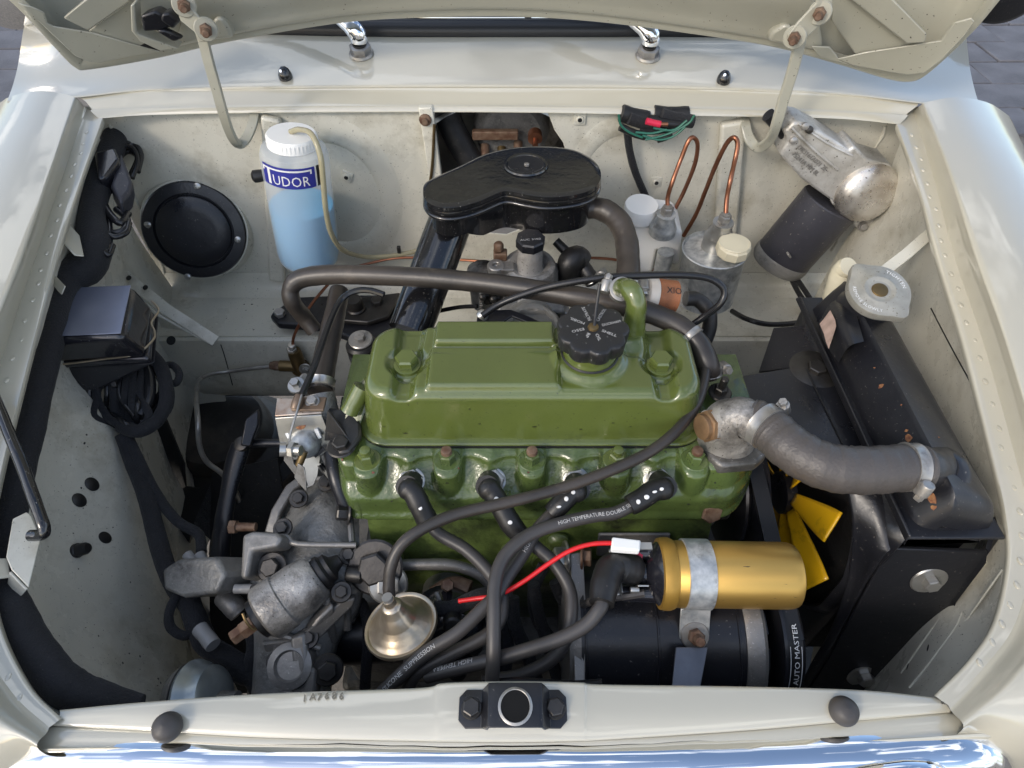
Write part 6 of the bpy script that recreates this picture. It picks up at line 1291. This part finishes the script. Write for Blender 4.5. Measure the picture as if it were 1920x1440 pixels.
sm_ = empty('starter_motor', hp(650, 1250, .48), 'dark starter motor body deep between the clutch housing and the vacuum capsule', 'starter motor')
mk('body', lathe(hp(612, 1190, .53), (1, .05, 0), [(.030, 0), (.034, .004), (.034, .075), (.030, .08)], 32), M['satin'], sm_)
mk('end_cap', lathe(hp(612, 1190, .53), (-1, -.05, 0), [(.031, 0), (.030, .008), (.012, .012), (.010, .022), (0, .022)], 28), M['dirty'], sm_)
mk('terminal', J(lathe(hp(660, 1160, .57), (0, -.3, 1), [(.006, 0), (.006, .008), (.003, .009), (.003, .016)], 12)), M['darkbolt'], sm_)
mk('terminal_cable', tube([hp(660, 1154, .585), hp(676, 1130, .59), hp(690, 1180, .57), hp(684, 1290, .53)], .006, 12), M['cloth'], sm_)
# ================= slave cylinder / solenoid =================
sc = empty('slave_cylinder', hp(545, 1120, .62), 'grey cast clutch slave cylinder with a black rubber boot, on top of the clutch housing', 'cylinder')
a0_ = hp(492, 1155, .640); a1_ = hp(598, 1078, .650); da = (a1_ - a0_).normalized(); La = (a1_ - a0_).length
mk('cylinder', lathe(a0_, da, [(.024, 0), (.0285, .003), (.0292, .006), (.0287, La * .38), (.0272, La * .40), (.0272, La * .66), (.0245, La * .93), (.0205, La)], 44), M['cast'], sc)
mk('rubber_boot', lathe(a1_ - da * .003, da, [(.0160, 0), (.0185, .004), (.0180, .009), (.0150, .012), (.0155, .016), (.009, .020), (.006, .028)], 32), M['rubber'], sc)
mk('mount_lug', slab([hp(555, 1056, .655), hp(572, 1046, .655), hp(592, 1052, .655), hp(600, 1070, .65), hp(570, 1080, .65)], -.012), M['cast'], sc, bevel=.003)
mk('mount_lug', slab([hp(588, 1150, .625), hp(618, 1120, .63), hp(622, 1136, .62), hp(560, 1190, .61)], -.012), M['dirtya'], sc, bevel=.003)
mk('end_cap', lathe(a0_, -da, [(.0205, -.004), (.0205, .006), (.016, .008)], 32), M['rubber'], sc)
mk('hose_union', J(hexa(a0_ - da * .006 + Vector((0, -.004, .004)), -da, .0155, .014), hexa(a0_ - da * .020 + Vector((0, -.004, .004)), -da, .0135, .010)), M['rust'], sc)
mk('spring_clip', tube([hp(455, 1150, .665), hp(462, 1166, .66), hp(474, 1180, .652), hp(482, 1176, .65)], .0014, 8), M['brass'], sc)
# ================= horn at the lower left =================
hn = empty('horn', hp(385, 1280, .60), 'plated round horn rim poking up behind the slam panel at lower left', 'horn')
hc_ = hp(380, 1318, .600)
mk('horn_rim', lathe(hc_, (.75, .1, .2), [(.030, -.012), (.039, -.008), (.041, -.004), (.039, 0), (.036, .003), (.034, .006), (.032, .014), (.024, .018)], 48), mat('dull plated horn', (.38, .42, .42), .3, metal=.7, var=.3, vs=20), hn)
mk('horn_body', lathe(hc_ + Vector((-.012, 0, 0)), (-1, -.1, -.2), [(.037, 0), (.032, .010), (.02, .016), (0, .018)], 36), M['dirtya'], hn)
mk('horn_neck', tube([hc_ + Vector((.012, -.004, -.004)), hc_ + Vector((.032, -.004, -.004))], .016, 24), M['dirtya'], hn)
# inner flywheel side shadow parts

# ================= radiator =================
rd = empty('radiator', (.41, .03, .44), 'satin black radiator with long top tank standing along the right side', 'radiator')
XL, XR, YF, YB = .365, .452, -.128, .200
mk('core', box(((XL + XR) / 2, (YF + YB) / 2 + .005, .555), XR - XL - .012, YB - YF - .02, .29), M['soot_shade'], rd, bevel=.003)
# top tank: low side flange, upright side, sloping lid
def tk(px, py, z): return W(px, py, z=z)
c0_, c1_ = tk(1594, 606, .786), tk(1748, 905, .778); r0_, r1_ = tk(1672, 596, .764), tk(1862, 952, .764)
TF = [(.366, .178, .738), (.369, .172, .752), (.3845, .165, .7835), (.391, .165, .7865), (.428, .158, .770), (.436, .160, .758), (.437, .17, .72)]
def row(y, dz=0, sh=0): return [Vector((x + (sh if 1 <= i <= 5 else sh * .5), y, z + dz * (1 if z > .74 else 0))) for i, (x, _, z) in enumerate(TF)]
tank = []
for y, dz, sh in ((.186, -.035, .004), (.180, -.012, .004), (.170, .0, .004), (.12, .002, .001), (.04, .001, .0), (-.04, -.001, .0), (-.095, -.003, .001), (-.112, -.006, .002), (-.122, -.018, .002), (-.126, -.040, .002)): tank.append(row(y, dz, sh))
ttk = mk('top_tank', patch(tank, 3, 4), M['satin'], rd, ang=45)
mk('tank_end', slab([p for p in row(-.1262, -.040, .002)], .002, (0, 1, 0)), M['satin'], rd)
mk('tank_flange', J(slab([(.356, .20, .737), (.447, .20, .737), (.447, -.134, .737), (.356, -.134, .737)], -.004), box((.3575, .03, .742), .003, .33, .010)), M['satin'], rd, bevel=.0015)
mk('inlet_stub', tube([W(1752, 882, z=.760), W(1732, 879, z=.775), W(1700, 876, z=.782)], [.024, .0205, .0195], 28), M['satin'], rd)
mk('inlet_saddle', lathe(W(1752, 882, z=.768), (-.6, .0, .8), [(.028, -.008), (.026, 0), (.020, .005)], 32), M['satin'], rd)
for a, b, s_ in ((1611, 639, .0022), (1652, 724, .0030), (1704, 822, .0040), (1700, 808, .0016), (1745, 922, .0022), (1748, 934, .0050), (1751, 952, .0030), (1716, 836, .002), (1690, 760, .0010), (1640, 690, .0009), (1760, 820, .0008)):
    p, nn_ = hit(ttk, a, b)
    if p is None: continue
    random.seed(a); pts_ = [(math.cos(t) * s_ * random.uniform(.5, 1.2), math.sin(t) * s_ * random.uniform(.6, 1.3)) for t in [k * .7 for k in range(9)]]
    mk('rust_spot', prism(pts_, p + nn_ * .0001, nn_, .0005), M['orange'], rd)
# bare patch on the tank shoulder
mk('bare_patch', slab([W(a, b, z=z) for a, b, z in ((1557, 582, .781), (1566, 600, .784), (1568, 612, .784), (1561, 634, .778), (1554, 655, .768), (1549, 642, .768), (1545, 626, .768), (1537, 608, .768), (1545, 598, .773))], .001, (-.5, -.3, .7)), M['patina'], rd)
mk('tank_shoulder', patch([[W(1536, 604, z=.760), W(1560, 566, z=.775), W(1600, 560, z=.780)], [W(1545, 640, z=.757), W(1572, 600, z=.786), W(1606, 590, z=.787)], [W(1572, 680, z=.757), W(1592, 650, z=.786), W(1620, 640, z=.787)]], 6, 6), M['satin'], rd)
# neck and cap
cn_ = W(1648, 546, z=.812); cd_ = Vector((-.06, -.30, 1)).normalized()
mk('filler_neck', lathe(cn_ - cd_ * .038, cd_, [(.031, 0), (.0265, .006), (.0262, .028), (.030, .032), (.030, .036)], 40), M['satin'], rd)
cu, cv, _ = frame(cd_, up=(0, 1, 0))
def capring(levels, n=144):
    V = []; Fc = []
    for r, h, e_ in levels:
        for i in range(n):
            t = 2 * math.pi * i / n; rr = r + e_ * .0075 * (max(0, math.cos(t - R(118))) ** 26 + max(0, math.cos(t - R(298))) ** 26)
            V.append(cn_ + cu * rr * math.cos(t) + cv * rr * math.sin(t) + cd_ * h)
    for k in range(len(levels) - 1):
        for i in range(n): Fc.append([k * n + i, k * n + (i + 1) % n, (k + 1) * n + (i + 1) % n, (k + 1) * n + i])
    Fc.append(list(range(n))[::-1]); Fc.append([(len(levels) - 1) * n + i for i in range(n)]); return V, Fc
capm2 = mat('worn plated cap', (.44, .42, .36), .42, metal=.45, col2=(.30, .29, .25), vs=40, bump=.15, bs=200, specks=.3, sp=(.14, .12, .09), ss=140)
rcp = mk('radiator_cap', capring([(.0315, -.008, .9), (.0327, -.007, 1), (.0330, .000, 1), (.0322, .0022, 1), (.0305, .0028, .8), (.019, .0028, 0), (.0175, .0040, 0), (.0155, .0042, 0), (.0125, .0022, 0), (.011, .0022, 0)]), capm2, rd, ang=40)
mk('cap_rivet', lathe(cn_ + cd_ * .0022, cd_, [(.0088, 0), (.0080, .0016), (.004, .0022), (0, .0022)], 24), M['brass'], rcp)
def arc_text(s, r, a0, size, sgn):
    V, Fc, wd = text(s, size, 1.15); out = []
    for x, y in V:
        a = a0 - sgn * x / r; rr = r + sgn * y
        out.append(cn_ + cu * rr * math.cos(a) + cv * rr * math.sin(a) + cd_ * .0031)
    mk('cap_lettering', (out, Fc), M['whiteink'], rcp, flat=True, fixn=False)
arc_text('TIGHTEN', .0242, R(62), .0056, 1)
arc_text('REMOVE SLOWLY', .0285, R(168), .0052, -1)
mk('expansion_pipe', tube([W(1592, 500, z=.80), W(1580, 508, z=.79), W(1570, 535, z=.77), W(1562, 560, z=.75)], [.0115, .0125, .0125, .012], 20), M['cap'], rd)
# ---- cowling
cw = empty('fan_cowl', (.33, .0, .44), 'black sheet steel fan cowl with bolted front panel and round fan opening', 'fan cowl')
mk('top_sheet', slab([W(a, b, z=.728) for a, b in ((1352, 712), (1420, 700), (1490, 688), (1530, 686), (1592, 740), (1648, 838), (1655, 860), (1580, 862), (1470, 800), (1427, 762), (1398, 746), (1366, 738))], -.003, (0, 0, 1)), M['satin'], cw, bevel=.001)
mk('side_sheet', slab([W(1452, 617, z=.70), W(1520, 612, z=.722), W(1560, 690, z=.722), W(1500, 690, z=.722), W(1424, 700, z=.66)], -.003), M['satin'], cw, bevel=.001)
mk('fold', tube([W(1512, 692, z=.729), W(1545, 760, z=.729), (W(1592, 855, z=.729))], .0012, 6), M['soot_shade'], cw)  # dark line put in as the shade along the fold
# vertical face with the round fan opening
fx, fy, fz, fr_ = .354, .01, .590, .150
def circ(a, r=fr_): return (fy + math.cos(a) * r, fz + math.sin(a) * r)
outer = [(YB - .01, .735), (YB - .01, .42), (YF, .42), (YF, .735)]
V = []; Fc = []; n_ = 96
def outp(a):
    y, z = math.cos(a), math.sin(a); t = min(((YB - .01 - fy) / y) if y > 1e-6 else 9, ((YF - fy) / y) if y < -1e-6 else 9, ((.728 - fz) / z) if z > 1e-6 else 9, ((.42 - fz) / z) if z < -1e-6 else 9)
    return (fy + y * t, fz + z * t)
for i in range(n_):
    a = 2 * math.pi * i / n_; oy, oz = outp(a); rr = math.hypot(oy - fy, oz - fz); ry = min(.138, rr - .004)
    for xx, k in ((XL, None), (fx + .008, 1.0), (fx, .985), (fx - .004, .96), (fx - .002, .945)):
        if k is None: V.append(Vector((XL, oy, oz)))
        else:
            q = ry * k / 1.0; V.append(Vector((xx, fy + math.cos(a) * q, fz + math.sin(a) * q)))
m5 = 5
for i in range(n_):
    j = (i + 1) % n_
    for k in range(m5 - 1): Fc.append([i * m5 + k, j * m5 + k, j * m5 + k + 1, i * m5 + k + 1])
mk('opening_ring', (V, Fc), M['satin'], cw, ang=35, solid=.0015)
mk('front_panel', slab([W(1664, 1022, z=.700), W(1848, 1028, z=.700), W(1846, 1050, z=.69), W(1660, 1296, z=.448), W(1512, 1292, z=.448), W(1553, 1228, z=.505)], -.004, (0, 1, 0)), M['satin'], cw, bevel=.0012)
mk('panel_seam', tube([W(1553, 1232, z=.502), W(1698, 1236, z=.505)], .0009, 6), M['soot_shade'], cw)
mk('corner_sheet', patch([[W(a, b, z=c) for a, b, c in L_] for L_ in ([(1578, 880, .727), (1590, 930, .712), (1598, 990, .69), (1590, 1085, .63), (1560, 1175, .56), (1520, 1245, .495), (1496, 1296, .445)], [(1596, 884, .729), (1606, 935, .715), (1613, 993, .693), (1604, 1088, .633), (1574, 1178, .563), (1532, 1248, .497), (1504, 1297, .447)], [(1652, 885, .729), (1668, 950, .722), (1672, 1022, .704), (1648, 1050, .688), (1602, 1138, .600), (1557, 1228, .510), (1514, 1296, .448)])], 6, 2), M['satin'], cw, solid=.002)
bolt(cw, W(1741, 1085, z=.655) + Vector((0, -.002, 0)), (0, -1, .25), .0145, .009, 'zinc', washer=1.5)
bolt(cw, W(1620, 1265, z=.478) + Vector((0, -.002, 0)), (0, -1, .25), .0165, .009, 'zinc', washer=1.45)
bolt(cw, W(1530, 693, z=.7285), (0, -.05, 1), .0185, .007, 'darkbolt', washer=1.9)
mk('rad_side', slab([W(1848, 1028, z=.70), W(1868, 960, z=.71), W(1880, 985, z=.70), W(1664, 1296, z=.448)], -.004), M['satin'], rd)
# ---- fan
fn0 = empty('cooling_fan', (.30, fy, fz), 'yellow bladed cooling fan behind the belt, inside the black cowl', 'fan')
hub = Vector((.336, fy, fz))
mk('hub', lathe(hub + Vector((-.01, 0, 0)), (1, 0, 0), [(.022, 0), (.026, .002), (.026, .014), (.02, .016)], 32), M['satin'], fn0)
for i in range(9):
    a = 2 * math.pi * i / 9 + .35
    ca_, sa_ = math.cos(a), math.sin(a); rad = Vector((0, ca_, sa_)); tan = Vector((0, -sa_, ca_)); ax3 = Vector((1, 0, 0))
    def bp_(r, w, tw): return hub + rad * r + tan * (w * math.cos(tw)) + ax3 * (w * math.sin(tw) + .0)
    G = [[bp_(r, w, R(-28)) for w in (-wd, 0, wd)] for r, wd in ((.024, .007), (.06, .012), (.10, .017), (.120, .018))]
    mk('blade', patch(G, 3, 4), M['yellow'], fn0, solid=.002)
# ---- pulleys and belt
pu = empty('water_pump_pulley', (.262, fy, .61), 'black grooved water pump pulley between the engine and the fan', 'pulley')
mk('pulley', lathe((.254, fy, .60), (1, 0, 0), [(.052, 0), (.077, .003), (.078, .006), (.060, .016), (.078, .028), (.077, .031), (.050, .033), (.02, .034)], 64), M['satin'], pu)
mk('pump_body', lathe((.195, fy - .01, .61), (1, 0, 0), [(.042, 0), (.044, .004), (.044, .036), (.040, .040), (.034, .044), (.034, .058)], 44), M['cast'], pu)
dp_ = empty('dynamo_pulley', (.25, -.16, .585), 'black dynamo pulley with cooling vanes beside the printed belt', 'pulley')
dpc = Vector((.256, g1.y, .585))
mk('pulley', J(lathe(dpc, (1, 0, 0), [(.052, 0), (.070, .003), (.070, .006), (.040, .014), (.066, .024), (.062, .026), (.02, .028)], 56)), M['satin'], dp_)
for i in range(12):
    a = i * math.pi / 6 + .2; rad = Vector((0, math.cos(a), math.sin(a))); mk('vane', box(dpc + rad * .048 + Vector((-.010, 0, 0)), .020, .0018, .032, rad, up=(1, 0, 0)), M['satin'], dp_)
# belt loop round both pulleys and the crank
bx_ = .271
def bpt(c, r, a): return Vector((bx_, c[0] + math.cos(a) * r, c[1] + math.sin(a) * r))
c1, c2, c3 = (fy, .600), (g1.y, .585), (fy - .02, .36)
path = [bpt(c1, .073, R(a)) for a in range(-5, 96, 12)] + [bpt(c2, .061, R(a)) for a in range(100, 241, 12)] + [bpt(c3, .060, R(a)) for a in range(235, 340, 14)]
path = smooth(path, 3, closed=True)
V = []; Fc = []; m4 = len(path)
for i, p in enumerate(path):
    t = (path[(i + 1) % m4] - path[i - 1]).normalized(); o_ = Vector((1, 0, 0)).cross(t).normalized()
    cxy = Vector((bx_, (c1[0] + c2[0] + c3[0]) / 3, .50)); o_ = o_ if o_.dot(p - cxy) > 0 else -o_
    for dx_, do in ((-.0085, .003), (.0085, .003), (.0060, -.006), (-.0060, -.006)): V.append(p + Vector((dx_, 0, 0)) + o_ * do)
for i in range(m4):
    j = (i + 1) % m4
    for k in range(4): Fc.append([i * 4 + k, i * 4 + (k + 1) % 4, j * 4 + (k + 1) % 4, j * 4 + k])
bl = mk('fan_belt', (V, Fc), M['rubber'], None); tag(bl, 'black fan belt printed with white lettering, standing between dynamo and cowl', 'belt')
# belt print: along the front run over the dynamo pulley
def belt_print(s, a_start, size, off, r=.0668, c=c2, sgn=1, width=None):
    V, Fc, wd = text(s, size, 1.0); k = width / wd if width else 1
    out = []
    for x, y in V:
        a = R(a_start) - sgn * x * k / r; yy = sgn * (y - size * .35) + off
        out.append(Vector((bx_ - yy * 1.0, c[0] + math.cos(a) * r, c[1] + math.sin(a) * r)))
    mk('belt_print', (out, Fc), M['whiteink'], bl, flat=True, fixn=False)
belt_print('GATES AUTO MASTER', 178, .0068, -.0005, width=.088, sgn=1)
for off in (.0050, -.0058):
    V = []; Fc = []
    for i in range(31):
        a = R(120 + i * 3.2)
        for e_ in (0, .0006): V.append(Vector((bx_ + off + e_, c2[0] + math.cos(a) * .0668, c2[1] + math.sin(a) * .0668)))
    for i in range(30): Fc.append([2 * i, 2 * i + 1, 2 * i + 3, 2 * i + 2])
    mk('belt_stripe', (V, Fc), M['whiteink'], bl, flat=True, fixn=False)
# ================= top radiator hose =================
thp = [W(1405, 784, z=.785), W(1424, 792, z=.786), W(1450, 811, z=.788), W(1480, 838, z=.790), W(1520, 863, z=.790), W(1565, 878, z=.789), W(1620, 882, z=.787), W(1670, 879, z=.785), W(1706, 876, z=.783), W(1728, 878, z=.781)]
tho = mk('top_hose', tube(thp, [.0195, .0203, .0206, .0210, .0213, .0215, .0215, .0213, .0210, .0208], 48, 10), mat('woven rubber hose', (.075, .066, .060), .40, var=.2, vs=14, bump=.35, bs=330, grime=.1, gc=(.1, .09, .08)), None)
tag(tho, 'fat curved black radiator top hose from the thermostat housing to the radiator', 'hose')
d1 = (thp[2] - thp[1]).normalized(); clip(tho, thp[1].lerp(thp[2], .35), d1, .0210, .0115, side=(1, .9, .6), screw=1, m='steel')
clip(tho, W(1706, 876, z=.783), (1, 0, -.1), .0214, .0115, side=(.1, -1, .1), m='steel')
clip(tho, W(1603, 858, z=.775), (1, -.2, 0), .0100, .009, side=(0, 1, .3), screw=0)
# ================= bits on the right inner wing =================
rp = mk('mounting_tongue', slab([W(a, b, z=.668) for a, b in ((1672, 600), (1700, 596), (1722, 606), (1752, 645), (1772, 680), (1772, 696), (1756, 704), (1736, 700), (1706, 660), (1680, 625))], .003, (0, 0, 1)), M['rustpaint'], None, bevel=.001)
tag(rp, 'rust-stained tongue-shaped plate on the right inner wing behind the radiator cap', 'plate')
mk('tongue_hole', lathe(W(1750, 694, z=.6715), (0, 0, 1), [(.0065, 0), (0, .0004)], 16), M['soot_shade'], rp)
mk('bay_ledge', slab([W(a, b, z=.664) for a, b in ((1655, 560), (1725, 560), (1800, 700), (1850, 860), (1868, 960), (1800, 930), (1700, 700))], -.006, (0, 0, 1)), M['bay'], car, bevel=.004)
